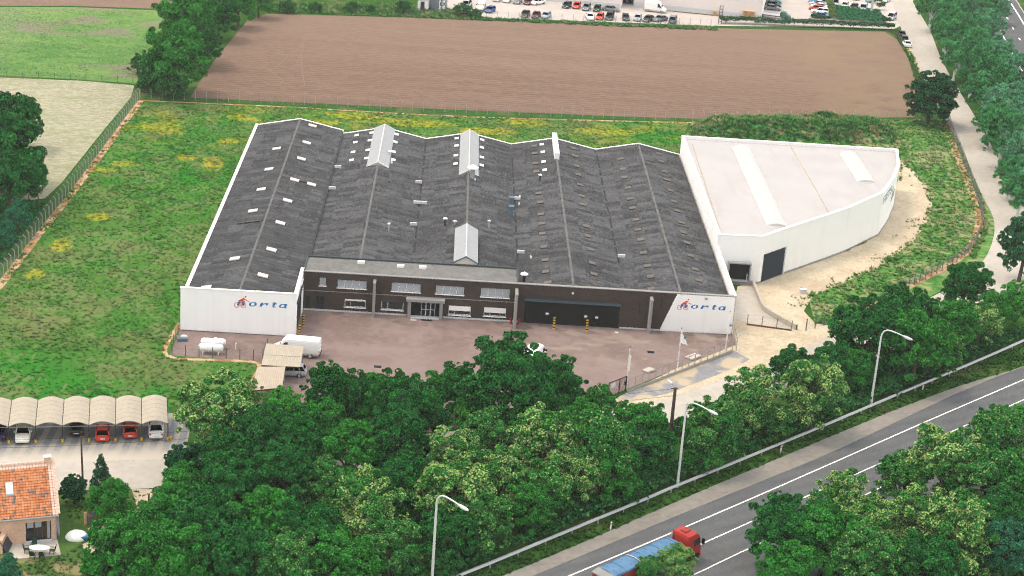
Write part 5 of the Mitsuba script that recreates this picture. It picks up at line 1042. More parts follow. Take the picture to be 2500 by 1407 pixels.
def car_model(kind, paint):
    L, w, H_, prof, cab = {
        'hatchback': (3.85, 0.83, 1.40, [(-1.92, .66, .34, .62), (-1.88, .78, .22, .90), (-1.55, .83, .19, .92), (0.6, .83, .19, .90), (1.25, .82, .19, .83), (1.78, .76, .2, .70), (1.92, .62, .3, .50)], (-1.84, -1.42, 0.30, 0.98)),
        'saloon': (4.45, 0.86, 1.40, [(-2.22, .68, .34, .62), (-2.17, .80, .22, .86), (-1.75, .86, .19, .93), (0.7, .86, .19, .90), (1.45, .85, .19, .83), (2.06, .78, .2, .70), (2.22, .64, .3, .50)], (-1.62, -0.95, 0.30, 1.02)),
        'estate': (4.5, 0.86, 1.45, [(-2.25, .70, .34, .62), (-2.2, .82, .22, .92), (-1.8, .86, .19, .94), (0.7, .86, .19, .91), (1.45, .85, .19, .84), (2.1, .78, .2, .70), (2.25, .64, .3, .50)], (-2.16, -1.85, 0.32, 1.04)),
        'people_carrier': (4.4, 0.89, 1.70, [(-2.2, .74, .36, .66), (-2.15, .85, .24, 1.0), (-1.7, .89, .2, 1.02), (1.0, .89, .2, 1.0), (1.6, .87, .2, .92), (2.05, .80, .22, .74), (2.2, .68, .32, .52)], (-2.1, -1.85, 0.65, 1.5))}[kind]
    b = 'paint_' + paint; r0, r1, f1, f0 = cab; zb = np.interp([r0, f0], [p[0] for p in prof], [p[3] for p in prof]) - 0.02
    wt, wb = w * 0.70, w * 0.93
    body = loft(prof)
    T4 = [(r1, wt, H_ - 0.05), (f1, wt, H_ - 0.05), (f1, -wt, H_ - 0.05), (r1, -wt, H_ - 0.05)]; B4 = [(r0, wb * .95, zb[0]), (f0, wb * .95, zb[1]), (f0, -wb * .95, zb[1]), (r0, -wb * .95, zb[0])]
    T4, B4 = np.array(T4), np.array(B4)
    q = lambda a, b_, c, d: MB().add([a, b_, c, d], [[0, 1, 2, 3]])
    roof = MB(); g = 9; v = []
    for i in range(g):
        for j in range(g):
            s, t = i / (g - 1), j / (g - 1); p = (T4[0] * (1 - s) + T4[1] * s) * (1 - t) + (T4[3] * (1 - s) + T4[2] * s) * t
            v.append((p[0], p[1] * 1.03, p[2] + 0.012 + 0.055 * (1 - (2 * s - 1)**4) * (1 - (2 * t - 1)**4)))
    roof.add(v, [[i * g + j, i * g + j + 1, (i + 1) * g + j + 1, (i + 1) * g + j] for i in range(g - 1) for j in range(g - 1)])
    pil = roof
    for k in range(4): pil.bar(B4[k], T4[k] + [0, 0, 0.02], 0.09)
    for s in (0, 3):
        e = (1, 2)[s == 3]; pil.bar(B4[s] * .52 + B4[e] * .48, T4[s] * .52 + T4[e] * .48, 0.09, 0.06)
    parts = [('body', body, b, True), ('roof', roof, b, True), ('windscreen', q(B4[1], B4[2], T4[2], T4[1]), 'glass_dark', False), ('rear_window', q(B4[0], T4[0], T4[3], B4[3]), 'glass_dark', False),
             ('side_window', q(B4[0], B4[1], T4[1], T4[0]), 'glass_dark', False), ('side_window_001', q(B4[3], T4[3], T4[2], B4[2]), 'glass_dark', False)]
    xf, xr = prof[-1][0], prof[0][0]
    for i, s in enumerate((-1, 1)):
        x_ = f'_{i:03d}' if i else ''
        parts += [('headlight' + x_, MB().box((xf - 0.10, s * w * 0.60, 0.63), (0.10, 0.34, 0.14)), 'head_lamp', False), ('tail_light' + x_, MB().box((xr + 0.05, s * w * 0.76, 0.72), (0.08, 0.20, 0.20)), 'tail_lamp', False),
                  ('mirror' + x_, MB().box((f0 - 0.35, s * (w + 0.07), zb[1] + 0.08), (0.10, 0.16, 0.12)), b, False)]
    parts += [('bumper', MB().box((xf - 0.05, 0, 0.40), (0.12, w * 1.5, 0.20)), 'grey_metal' if paint in ('grey', 'black', 'silver') else b, False), ('bumper_001', MB().box((xr + 0.05, 0, 0.42), (0.12, w * 1.5, 0.20)), b, False),
              ('number_plate', MB().box((xf + 0.015, 0, 0.42), (0.02, 0.5, 0.12)), 'plate', False), ('number_plate_001', MB().box((xr - 0.015, 0, 0.52), (0.02, 0.5, 0.12)), 'plate', False)]
    return parts + wheels(L, w)


MODELS = set()
def car(kind, paint, q, rz, label, grp=None, s=1.0):
    g = f'model_{kind}_{paint}'
    if g not in MODELS: group_of(g, car_model(kind, paint)); MODELS.add(g)
    return put(g, 'parked_car', (*q, 0.03), rz, label, 'car', grp, s)


def van_model(paint, high=2.45, L=5.5):
    w = 0.97; b = 'paint_' + paint; h = L / 2
    body = loft([(-h, .90, .42, high - .12), (-h + .06, .95, .36, high - .02), (-h + .6, .97, .32, high), (h - 2.1, .97, .32, high), (h - 1.65, .96, .32, high - .06), (h - 1.0, .94, .30, 1.55), (h - .62, .92, .30, 1.22), (h - .12, .82, .32, .98), (h, .70, .40, .72)])
    q = lambda *a: MB().add(a, [[0, 1, 2, 3]])
    parts = [('body', body, b, 35), ('windscreen', q((h - 1.66, .74, high - .22), (h - 1.66, -.74, high - .22), (h - .92, -.82, 1.52), (h - .92, .82, 1.52)), 'glass_dark', False)]
    for i, s in enumerate((-1, 1)):
        x_ = f'_{i:03d}' if i else ''
        parts += [('side_window' + x_, q((h - 2.05, s * .975, high - .45), (h - 1.75, s * .972, high - .45), (h - 1.12, s * .965, 1.38), (h - 2.05, s * .982, 1.38)), 'glass_dark', False), ('headlight' + x_, MB().box((h - .1, s * .62, .86), (.12, .30, .18)), 'head_lamp', False),
                  ('tail_light' + x_, MB().box((-h, s * .84, .95), (.06, .14, .42)), 'tail_lamp', False), ('mirror' + x_, MB().box((h - 1.2, s * 1.10, 1.45), (.12, .2, .28)), 'black', False), ('side_strip' + x_, MB().box((-.4, s * .975, .62), (L * .55, .02, .10)), 'light_grey', False)]
    parts += [('bumper', MB().box((h - .02, 0, .48), (.14, 1.6, .24)), 'grey_metal', False), ('bumper_001', MB().box((-h, 0, .48), (.14, 1.7, .2)), 'black', False), ('number_plate', MB().box((-h - .02, 0, .8), (.02, .5, .12)), 'plate', False)]
    return parts + wheels(L, w, 0.34)


group_of('model_van', van_model('white', 2.45, 6.1)); group_of('model_tall_van', van_model('white', 2.75, 5.4)); group_of('model_front_van', van_model('cream', 2.3, 4.8))
put('model_van', 'van', (*(-28.25, -13.2), 0.03), math.pi - 0.08, 'white delivery van with a raised roof parked beside the cream flat carport', 'van')
yB = math.atan2(dB[1], dB[0]); face = yB - math.pi / 2
put('model_tall_van', 'van', (*(38.21, 213.69), 0.03), yB - 0.05, 'white high roofed van standing side-on before the far warehouse wall', 'van')
put('model_front_van', 'van', (*(-4.68, 202.75), 0.03), face, 'cream box van facing the field beside a dark blue car in the far car park', 'van')
put('model_van', 'van', (*(2.17, -11.71), 0.03), 1.2, 'white van half hidden behind the big oak in the yard', 'van')

ROW = 'cars parked nose out along the far warehouse'; FENCE = 'cars parked along the field fence of the far car park'
for kind, paint, q, rz, label, grp in [
    ('saloon', 'white', (-0.82, 214.98), face, 'white car cut off by the top edge, first of the far warehouse row', ROW), ('hatchback', 'white', (1.6, 214.28), face, 'white small car second in the row by the far warehouse', ROW),
    ('saloon', 'grey', (4.22, 213.65), face, 'dark grey car third in the row by the far warehouse', ROW), ('saloon', 'maroon', (6.74, 213.47), face, 'dark maroon car fourth in the row, left of the white one parked askew', ROW),
    ('saloon', 'white', (9.17, 213.75), face - 0.5, 'white car parked askew at the right end of the left row', ROW), ('hatchback', 'dark_green', (16.28, 212.12), face - 0.12, 'dark green car left of the dull red one by the warehouse wall', ROW),
    ('hatchback', 'red', (18.71, 212.4), face, 'dull red car between a dark green and a grey car by the warehouse wall', ROW), ('estate', 'grey', (21.07, 211.22), face, 'grey estate car right of the dull red one by the warehouse wall', ROW),
    ('hatchback', 'dark_green', (23.65, 210.59), face, 'dark green hatchback behind the side-on grey saloon', ROW), ('saloon', 'grey', (27.12, 211.18), yB - 0.08, 'grey saloon standing side-on below the warehouse corner', ROW),
    ('saloon', 'black', (5.81, 199.05), face, 'black car first from the left along the field fence', FENCE), ('saloon', 'maroon', (8.34, 198.46), face, 'maroon car between a black and a pale blue one at the field fence', FENCE), ('hatchback', 'pale_blue', (10.7, 198.72), face - .1, 'pale blue hatchback third along the field fence', FENCE),
    ('saloon', 'white', (21.29, 200.56), face + .25, 'white car beside the bright red hatchback at the field fence', FENCE), ('hatchback', 'red', (23.8, 201.32), face, 'bright red hatchback at the field fence', FENCE), ('people_carrier', 'black', (26.21, 202.05), face, 'black people carrier right of the bright red hatchback', FENCE),
    ('hatchback', 'dark_green', (30.09, 202.3), face + .2, 'dark green hatchback in the middle of the fence row', FENCE), ('hatchback', 'pale_blue', (33, 202.72), face, 'greyish blue hatchback between two dark cars in the fence row', FENCE),
    ('saloon', 'black', (35.56, 202.58), face - .25, 'black saloon left of the car with the raised boot', FENCE), ('saloon', 'grey', (38.52, 203.47), face - .55, 'grey car turned askew second from the right in the fence row', FENCE), ('people_carrier', 'grey', (41.56, 203.01), face + math.pi, 'grey car seen from behind at the right end of the fence row', FENCE),
    ('people_carrier', 'silver', (-8.13, 205.92), face + math.pi, 'silver car alone left of the cream box van', None), ('hatchback', 'blue', (-2.59, 201.08), face - .15, 'dark blue hatchback right of the cream box van', None),
    ('saloon', 'teal', (70.81, 235.21), yB - .1, 'pale teal car side-on at the top of the column by the warehouse end', None), ('saloon', 'dark_green', (69.9, 229.85), yB - .1, 'dark green saloon side-on, second in the column by the warehouse end', None), ('saloon', 'grey', (69.16, 225.65), yB - .1, 'dark grey saloon side-on just behind the green flatbed lorry', None),
    ('saloon', 'pale_blue', (83.27, 241.74), yB + math.pi, 'pale blue car at the top of the six side-on cars', None), ('estate', 'sky_blue', (82.71, 237.94), yB + math.pi, 'mid blue estate second of the side-on column', None), ('saloon', 'silver', (82.38, 234.77), yB + math.pi, 'silver saloon third of the side-on column', None),
    ('saloon', 'white', (82.15, 231.67), yB + math.pi, 'white saloon behind the orange red car in the side-on column', None), ('hatchback', 'red', (80.91, 228.79), yB + math.pi, 'orange red hatchback in the side-on column', None), ('estate', 'white', (81.28, 225.45), yB + math.pi, 'white estate with dark side windows in the side-on column', None),
    ('saloon', 'sky_blue', (80.18, 219.8), yB + math.pi, 'bright blue saloon nearest in the side-on column', None),
    ('people_carrier', 'silver', (87.35, 236.84), face, 'silver people carrier first above the planted bed', None), ('hatchback', 'silver', (89.46, 234.96), face - .1, 'silver hatchback second above the planted bed', None), ('hatchback', 'black', (91.55, 233.59), face - .2, 'black hatchback third above the planted bed', None), ('people_carrier', 'pale_blue', (93.85, 232.8), face - .1, 'pale blue people carrier fourth above the planted bed', None),
    ('saloon', 'black', (93.18, 245.95), yB, 'black car cut off by the top edge above the planted bed', None), ('saloon', 'teal', (98.34, 244.96), face - .4, 'pale teal car at the top edge beside a clipped shrub', None), ('hatchback', 'white', (102.55, 246.3), face - .3, 'white car at the top edge nearest the side road', None),
    ('people_carrier', 'silver', (99.26, 223.65), face - .25, 'silver car standing alone on the side road corner', None),
    ('saloon', 'black', (97.53, 204.19), face + math.pi + .1, 'black car first of three nose to tail at the road bend', None), ('hatchback', 'dark_green', (97.04, 199.21), face + math.pi + .12, 'dark green car between a black and a white one at the road bend', None), ('saloon', 'white', (96.47, 193.47), face + math.pi + .15, 'white saloon last of the three nose to tail at the road bend', None)]:
    car(kind, paint, q, rz, label, grp)
yC = math.atan2(diry[1], diry[0]); CP = 'cars under the barrel roofed carport'
car('saloon', 'navy', (-59.16, -40.91), yC, 'dark blue car at the left edge under the carport', CP); car('saloon', 'cream', (-56.38, -41.2), yC + math.pi, 'cream car nose out under the carport, second bay from the left', CP)
car('hatchback', 'black', (-50.89, -38.84), yC, 'black car with a yellow rear window in the fourth carport bay', CP); car('hatchback', 'red', (-47.72, -39.84), yC, 'red sporty car sticking out furthest under the carport', CP)
car('hatchback', 'red', (-44.81, -38.7), yC, 'red hatchback set further back beside the white car under the carport', CP); car('saloon', 'white', (-41.97, -38.1), yC, 'white saloon in the right end bay of the carport', CP)
car('estate', 'silver', (-28.64, -19.72), math.pi + .02, 'silver estate car under the two flat carports', None)

# green flatbed lorry
lor = thing('flatbed_lorry', 'green cabbed flatbed lorry with a pale load bed at the warehouse end', 'lorry'); lq = np.array((67.94, 215.64))
def loc(q, rz):
    k, s = math.cos(rz), math.sin(rz); R = np.array([[k, s, 0], [-s, k, 0], [0, 0, 1]])
    return lambda m: (np.asarray(m[0]) @ R + [q[0], q[1], 0.03], m[1])
to = loc(lq, yB - .12)
obj('cab', to(loft([(1.9, .95, .4, 1.9), (2.0, 1.0, .4, 2.0), (2.9, 1.0, .4, 1.95), (3.4, .98, .4, 1.35), (4.1, .9, .4, 1.05), (4.2, .8, .5, .8)])), 'paint_green', lor, smooth=35)
obj('windscreen', to(MB().add([(2.98, .8, 1.88), (2.98, -.8, 1.88), (3.4, -.85, 1.4), (3.4, .85, 1.4)], [[0, 1, 2, 3]]).mesh()), 'glass_dark', lor)
obj('load_bed', to(MB().box((-1.3, 0, 0.86), (6.2, 2.1, 0.10)).mesh()), 'light_grey', lor); obj('chassis', to(MB().box((-1.0, 0, .62), (6.4, .9, .25)).mesh()), 'black', lor)
obj('headboard', to(MB().box((-4.3, 0, 1.5), (.12, 2.1, 1.3)).box((1.75, 0, 1.3), (.1, 2.1, .9)).mesh()), 'dark_metal', lor)
for sx in (-2.9, 3.2):
    for sy in (-.85, .85): obj('wheel', to(MB().tube([(sx, sy - .14, .38), (sx, sy + .14, .38)], .38, 12).mesh()), 'rubber', lor, smooth=40)

# the lorry on the highway
mat('tarp', mikit.proc(lambda p, n, uv: mix((0.045, 0.14, 0.27), (0.12, 0.22, 0.34), 0.6 * fbm(p.x * 0.8, p.y * 0.8) + 0.4 * noise(p.x * 3, p.y * 3))), 0.6)
mat('lorry_red', tint((0.36, 0.035, 0.028), 0.12), 0.4)
mat('dark_red', tint((0.28, 0.035, 0.025), 0.2), 0.5)
tr = thing('lorry', 'red lorry with a faded blue tarpaulin over its trailer driving on the highway', 'lorry')
ra, rb_ = np.array((7.14, -68.81)), np.array((14.69, -61.62)); hd_ = math.atan2(*(rb_ - ra)[::-1]); LT = np.linalg.norm(rb_ - ra); mid = np.array((11.6, -66.02))
to = loc(mid, hd_); h = LT / 2; WT = 1.06
obj('trailer_body', to(MB().hexa([(-h - .9, -WT + .12, 1.0), (h, -WT + .12, 1.0), (h, WT - .12, 1.0), (-h - .9, WT - .12, 1.0)], [(-h - .9, -WT, 2.62), (h, -WT, 2.62), (h, WT, 2.62), (-h - .9, WT, 2.62)]).mesh()), 'dark_red', tr)
ty = np.linspace(-WT - .04, WT + .04, 9); tx_ = np.linspace(-h, h, 24); g = np.array([(x, y, 2.68 + .16 * (1 - (y / WT)**2) + .03 * math.sin(x * 2.2)) for x in tx_ for y in ty])
obj('tarpaulin', to(MB().add(g, [[i * 9 + j, (i + 1) * 9 + j, (i + 1) * 9 + j + 1, i * 9 + j + 1] for i in range(23) for j in range(8)]).mesh()), 'tarp', tr, smooth=True)
obj('tarp_flap', to(MB().span((-h, -WT - .05, 2.45), (h, -WT - .02, 2.70)).span((-h, WT + .02, 2.45), (h, WT + .05, 2.70)).mesh()), 'tarp', tr)
obj('tarp_bow', to(MB().tube([(-1.0, y, 2.72 + .16 * (1 - (y / WT)**2)) for y in ty], .05, 6).mesh()), 'light_grey', tr)
obj('tail_cover', to(MB().hexa([(-h - 1.0, -WT, 2.5), (-h - .02, -WT, 2.62), (-h - .02, WT, 2.62), (-h - 1.0, WT, 2.5)], [(-h - 1.0, -WT, 2.62), (-h - .02, -WT, 2.80), (-h - .02, WT, 2.80), (-h - 1.0, WT, 2.62)]).mesh()), 'grey_concrete', tr)
obj('chassis', to(MB().box((.8, 0, .8), (LT + 4, .9, .3)).mesh()), 'black', tr)
cx = h + .75
cab = obj('cab', to(loft([(cx, 1.12, .55, 3.0), (cx + .1, 1.22, .5, 3.3), (cx + 1.5, 1.22, .5, 3.35), (cx + 1.95, 1.22, .5, 3.05), (cx + 2.25, 1.2, .5, 1.9), (cx + 2.35, 1.1, .5, 1.0)])), 'lorry_red', tr, smooth=35)
obj('windscreen', to(MB().add([(cx + 2.02, 1.0, 2.9), (cx + 2.02, -1.0, 2.9), (cx + 2.30, -1.05, 1.95), (cx + 2.30, 1.05, 1.95)], [[0, 1, 2, 3]]).mesh()), 'glass_dark', cab)
for s in (-1, 1):
    obj('side_window', to(MB().box((cx + 1.45, s * 1.225, 2.35), (.95, .02, .75)).mesh()), 'glass_dark', cab); obj('mirror', to(MB().box((cx + 2.2, s * 1.45, 2.3), (.2, .28, .6)).mesh()), 'black', cab)
obj('roof_hatch', to(MB().box((cx + .9, 0, 3.42), (.8, .7, .08)).mesh()), 'dark_red', cab)
for q_ in np.linspace(-h + .6, h - .4, 9): obj('tarp_strap', to(MB().tube([(q_, -WT - .06, 2.46), (q_, -WT - .055, 2.69), (q_, -.5, 2.835), (q_, .5, 2.835), (q_, WT + .055, 2.69), (q_, WT + .06, 2.46)], .015, 4).mesh()), 'black', tr)
obj('fuel_tank', to(MB().tube([(h - 1.2, -.95, .75), (h + .1, -.95, .75)], .3, 12).mesh()), 'grey_metal', tr, smooth=40)
obj('exhaust_stack', to(MB().tube([(cx - .15, .9, .8), (cx - .15, .9, 3.2)], .09, 8).mesh()), 'grey_metal', tr)
obj('bumper', to(MB().box((cx + 2.33, 0, .62), (.15, 2.3, .4)).mesh()), 'paint_red', cab)
for sx in (-h + .3, -h + 1.6, -h + 2.9, h + .2, cx + 1.6):
    for s in (-1, 1): obj('wheel', to(MB().tube([(sx, s * .82, .5), (sx, s * 1.18, .5)], .5, 16).mesh()), 'rubber', tr, smooth=40)

# ---- fences, lamps and other street furniture --------------------------------------------
mat('post_concrete', tint((0.34, 0.33, 0.30), 0.15), 0.85); mat('post_dark', (0.10, 0.105, 0.10), 0.7); mat('old_wood', tint((0.09, 0.07, 0.055), 0.25, 2, 6), 0.9); mat('wire', (0.16, 0.17, 0.165), 0.6); mat('rust_rail', (0.14, 0.085, 0.06), 0.8)


def fence(label, line, spacing=2.0, height=1.75, arm=0, post='post_concrete', w=0.09, wires=5, plinth=None, cat='fence', name='wire_fence', strand=0.012):
    """posts (with a bent top where arm is set), each a part; the wires as one part"""
    t = thing(name, label, cat); q, hd = along(line, spacing); arms = []
    for (x, y), a in zip(q, hd):
        m = MB().box((x, y, height / 2), (w, w, height), a); nx, ny = -math.sin(a) * arm, math.cos(a) * arm
        top = (x, y, height)
        if arm: m.bar((x, y, height - 0.03), (x + nx * 0.38, y + ny * 0.38, height + 0.36), w * 0.85); arms.append((nx, ny))
        obj('post', m, post, t)
    m = MB()
    for k in range(wires):
        z = 0.15 + (height - 0.2) * k / max(1, wires - 1)
        for i in range(len(q) - 1): m.bar((*q[i], z), (*q[i + 1], z), strand)
    if arm:
        for f in (0.3, 0.65, 1.0):
            for i in range(len(q) - 1): m.bar((q[i][0] + arms[i][0] * .38 * f, q[i][1] + arms[i][1] * .38 * f, height + .36 * f), (q[i + 1][0] + arms[i + 1][0] * .38 * f, q[i + 1][1] + arms[i + 1][1] * .38 * f, height + .36 * f), 0.01)
    for i in range(len(q) - 1):   # the netting
        d = q[i + 1] - q[i]; n = max(2, int(np.linalg.norm(d) / 0.34))
        for j in range(n):
            m.bar((*(q[i] + d * j / n), 0.08), (*(q[i] + d * (j + 1) / n), height - 0.1), 0.004); m.bar((*(q[i] + d * (j + 1) / n), 0.08), (*(q[i] + d * j / n), height - 0.1), 0.004)
    obj('wire_netting', m, 'wire', t, stuff=True)
    if plinth:
        for i in range(len(q) - 1): obj('base_plank', MB().bar((*q[i], plinth / 2 + 0.02), (*(q[i + 1] - (q[i + 1] - q[i]) * 0.01), plinth / 2 + 0.02), 0.06, plinth), 'post_concrete' if post != 'rust_rail' else 'rust_rail', t)
    return t


fence('long wire fence with bent post tops along the hay field', smooth_line([(-71.4, -4.14), (-70.68, 5.96), (-70.3, 28.9), (-69.58, 54.89), (-68.9, 104.43)], 1), 2.0, 1.8, 1, 'post_concrete')
fence('wire fence with thin posts between the meadow and the ploughed field', smooth_line([(-68.9, 104.43), (-41.61, 106.62), (-10.5, 108.15), (21.18, 111.2), (36.15, 113.22)], 1), 2.05, 1.9, 0, 'post_concrete', 0.07)
fence('wire fence by the lone round tree behind the weedy mound', [(36.53, 113.02), (66.89, 120.41), (90.13, 127.07)], 2.3, 1.7, 1, 'post_concrete', 0.08)
fence('dark mesh fence curving round the annex beside the side road', smooth_line([(90.13, 127.07), (87, 104.97), (83.73, 82.18), (81.08, 65.38), (77.86, 54.06), (73.6, 44.25), (68.78, 36.74), (61.61, 27.92), (54.79, 19.28), (49.26, 12.7), (45.11, 8.76)], 1), 1.9, 1.7, 0, 'post_dark', 0.09, 9, None, strand=0.02)
fence('short sagging mesh fence left of the orange earth bank', [(40.8, 5.64), (45.05, 9.06)], 1.9, 1.8, 0, 'post_dark', 0.12, 8)
fence('fence of five brown posts on a brown base rail across the dock ramp', [(32.66, 6.5), (40.61, 4.85)], 2.05, 1.6, 0, 'rust_rail', 0.10, 2, 0.22)
fence('wire fence with bent post tops and concrete base along the yard front', [(13.97, -19.31), (29.78, -3.37)], 1.35, 1.85, -1, 'post_concrete', 0.085, 5, 0.42)
fence('short wire fence with bent tops at the white panel corner', [(29.87, -3.07), (30.09, 2.49)], 1.6, 1.9, -1, 'post_concrete', 0.085, 5)
fence('low wire fence with dark posts round the gas tanks', [(-44.01, -7.21), (-44.07, -15.48), (-42.69, -15.68), (-32.32, -15.87), (-32.09, -10.98)], 1.72, 1.5, 0, 'post_dark', 0.10, 4)
fence('thin post and wire fence between the hay field and the pasture', [(-102.16, 114.32), (-97.46, 114.26), (-85.87, 115.01), (-71.94, 115.39)], 3.0, 1.2, 0, 'old_wood', 0.07, 3)
fence('four old wooden posts of a fence under the big left tree', [(-76.34, 40.28), (-74.79, 40.38), (-70.94, 39.51)], 1.6, 1.3, 0, 'old_wood', 0.13, 2)
fence('wire fence between the ploughed field and the far car park', [(-21.46, 190.38), (-3.26, 193.64), (27.07, 197.8), (52.56, 201.31)], 2.6, 1.8, 0, 'post_dark', 0.07, 4)
fence('wire fence behind the clipped field hedge', [(54.45, 204.57), (73.99, 207.61), (97.33, 210.82)], 2.5, 1.9, 0, 'post_dark', 0.06, 4)
gp = np.array((12.8, -19.72)); gq = np.array((11.36, -21.17)); gr_ = np.array((13.75, -18.7))
gate = thing('yard_gate', 'dark framed metal gate standing open at the yard entrance', 'gate')
for a, b in ((gq, gp), (gp, gr_)):
    lf = obj('gate_leaf', MB().bar((*a, .12), (*b, .12), .09).bar((*a, 2.05), (*b, 2.05), .09).bar((*a, 0), (*a, 2.1), .12).bar((*b, 0), (*b, 2.1), .12), 'dark_metal', gate)
    for k in range(1, 9): obj('gate_bar', MB().bar((*(a + (b - a) * k / 9), .12), (*(a + (b - a) * k / 9), 2.05), .03), 'dark_metal', lf)
obj('lock_box', MB().box((*(gr_ + (gp - gr_) * .1), 1.1), (.3, .2, .5)), 'black', gate); obj('notice', MB().box((*(gq * .6 + gp * .4), 1.5), (.9, .12, .5), 0.9), 'light_grey', gate)

# highway lamps
road_dir = np.array([0.733, 0.68]); arm_dir = np.array([0.68, -0.733])
def lamp_parts():
    a = arm_dir; zs = np.linspace(0, 9.6, 8); pole = [(0, 0, z) for z in zs] + [(*(a * r), z) for r, z in ((0.10, 10.1), (0.35, 10.5), (0.75, 10.75), (1.3, 10.85), (2.2, 10.85), (3.1, 10.78))]
    rad = list(np.linspace(.16, .105, 8)) + [.10, .095, .09, .085, .08, .075]
    u_, p_ = a, np.array([-a[1], a[0]]); head = MB(); prof = [(3.0, .05, .05), (3.2, .17, .11), (3.7, .23, .15), (4.25, .20, .13), (4.5, .04, .04)]; v = []
    for r, w, h in prof:
        for g in np.arange(10) * 2 * math.pi / 10: v.append((*(u_ * r + p_ * w * math.cos(g)), 10.80 - (r - 3) * 0.05 + h * math.sin(g)))
    head.add(v, [[i * 10 + j, (i + 1) * 10 + j, (i + 1) * 10 + (j + 1) % 10, i * 10 + (j + 1) % 10] for i in range(4) for j in range(10)])
    return [('pole', MB().tube(pole, rad, 10), 'lamp_grey', 40), ('lamp_head', head, 'light_grey', True), ('lamp_glass', MB().box((*(a * 3.8), 10.63), (0.8, 0.22, 0.06), math.atan2(a[1], a[0])), 'head_lamp', False), ('base_plate', MB().tube([(0, 0, 0), (0, 0, .9)], .19, 10), 'lamp_grey', 40)]
group_of('lamp_model', lamp_parts())
G3 = 'tall curved lamps along the highway'
for q, l in (((-9.4, -70.2), 'tall curved highway lamp at the bottom edge, nearest the camera'), ((17.69, -44.77), 'tall curved highway lamp in the middle of the three'), ((44.89, -19.25), 'tall curved highway lamp furthest to the right, below the annex')):
    put('lamp_model', 'street_lamp', (*q, 0), 0, l, 'street lamp', G3)

# wooden poles with their wires
wp = np.array((17.91, -33.27)); wt = thing('utility_pole', 'dark wooden utility pole with a small white street lamp on an arm', 'utility pole')
HW = 7.2
obj('pole', MB().tube([(*wp, 0), (*wp, HW / 2), (*wp, HW)], [.24, .21, .18], 10), 'old_wood', wt, smooth=40)
obj('lamp_arm', MB().tube([(*wp, HW - .3), (wp[0] - .25, wp[1] + .2, HW + .2), (wp[0] - .45, wp[1] + .35, HW + .45)], .04, 6), 'grey_metal', wt); obj('lamp_head', MB().tube([(wp[0] - .4, wp[1] + .3, HW + .42), (wp[0] - .85, wp[1] + .75, HW + .55)], [.10, .16], 8), 'white_paint', wt)
obj('cross_arm', MB().bar((wp[0] - .5, wp[1] - .1, HW - .1), (wp[0] + .3, wp[1] + .1, HW - .1), .1), 'old_wood', wt)
wq = np.array((-47.22, -53.16)); HL = 6.3
wl = thing('utility_pole', 'thin dark wooden pole between the brick house and the carport', 'utility pole')
obj('pole', MB().tube([(*wq, 0), (wq[0] - .12, wq[1], HL)], [.13, .09], 8), 'old_wood', wl, smooth=40)
def sag(a, b, s, n=14): return [tuple(np.array(a) * (1 - t) + np.array(b) * t - np.array([0, 0, s * 4 * t * (1 - t)])) for t in np.linspace(0, 1, n)]
tl_ = np.array((wq[0] - .12, wq[1], HL - .1)); tr_ = np.array((*wp, HW - .1)); off = tl_ + np.array([-40, -4, -0.4])
for a, b, l in ((tl_, tr_, 'upper wire'), (tl_ - [0, 0, .9], tr_ - [0, 0, .9], 'lower wire'), (tl_, off, 'upper wire'), (tl_ - [0, 0, .9], off - [0, 0, .9], 'lower wire')):
    obj('wire', MB().tube(sag(a, b, 0.55), 0.018, 4), 'black', wl)

# guardrail
gd = thing('guardrail', 'galvanised steel guardrail along the verge of the highway', 'guardrail')
q, hd = along(RAIL, 4.0)
for i in range(len(q)):
    obj('rail_post', MB().box((*q[i], .35), (.10, .14, .70), hd[i]), 'galvanised', gd)
    if i < len(q) - 1:
        d = (q[i + 1] - q[i]) / 4; nn = np.array([d[1], -d[0]]); m = MB()
        for z0, z1, o0, o1 in ((.46, .53, .06, .13), (.53, .60, .13, .07), (.60, .67, .07, .13), (.67, .76, .13, .06)):
            m.add([(*(q[i] + nn * o0), z0), (*(q[i + 1] + nn * o0), z0), (*(q[i + 1] + nn * o1), z1), (*(q[i] + nn * o1), z1)], [[0, 1, 2, 3]])
        m.add([(*(q[i] + nn * .05), .765), (*(q[i + 1] + nn * .05), .765), (*(q[i + 1] - nn * .10), .765), (*(q[i] - nn * .10), .765)], [[0, 1, 2, 3]])
        obj('rail_beam', m, 'galvanised', gd)
for q_, l in (((31.06, -34.25), 'white marker post at the guardrail above the middle of the highway'), ((53.03, -12.82), 'white marker post at the guardrail near the right lamp'), ((9.39, -55.73), 'white marker post leaning on the verge above the lorry')):
    k = thing('marker_post', l, 'marker post'); obj('post', MB().bar((*q_, 0), (q_[0] + .05, q_[1], .95), .14, .1), 'white_paint', k); obj('reflector', MB().bar((q_[0] + .045, q_[1] - .01, .7), (q_[0] + .05, q_[1] - .01, .82), .15, .11), 'red', k)

# striped bollards
def bollard(q, l):
    k = thing('bollard', l, 'bollard', 'striped bollards before the factory doors'); h = 1.75; n = 9
    for i in range(n): obj('band', MB().tube([(*q, h * i / n), (*q, h * (i + 1) / n - .002)], .15, 12), ('yellow', 'black')[i % 2], k, smooth=40)
    obj('cap', MB().tube([(*q, h), (*q, h + .06)], [.15, .08], 12), 'black', k)
bollard((5.38, 0.9), 'yellow and black bollard before the middle of the black workshop gate'); bollard((9.86, 0.7), 'yellow and black bollard before the right part of the black workshop gate')
bollard((-28.29, -3.47), 'yellow and black bollard by the inner corner of the left bay'); bollard((-28.44, -7.08), 'yellow and black bollard half hidden behind the white van')

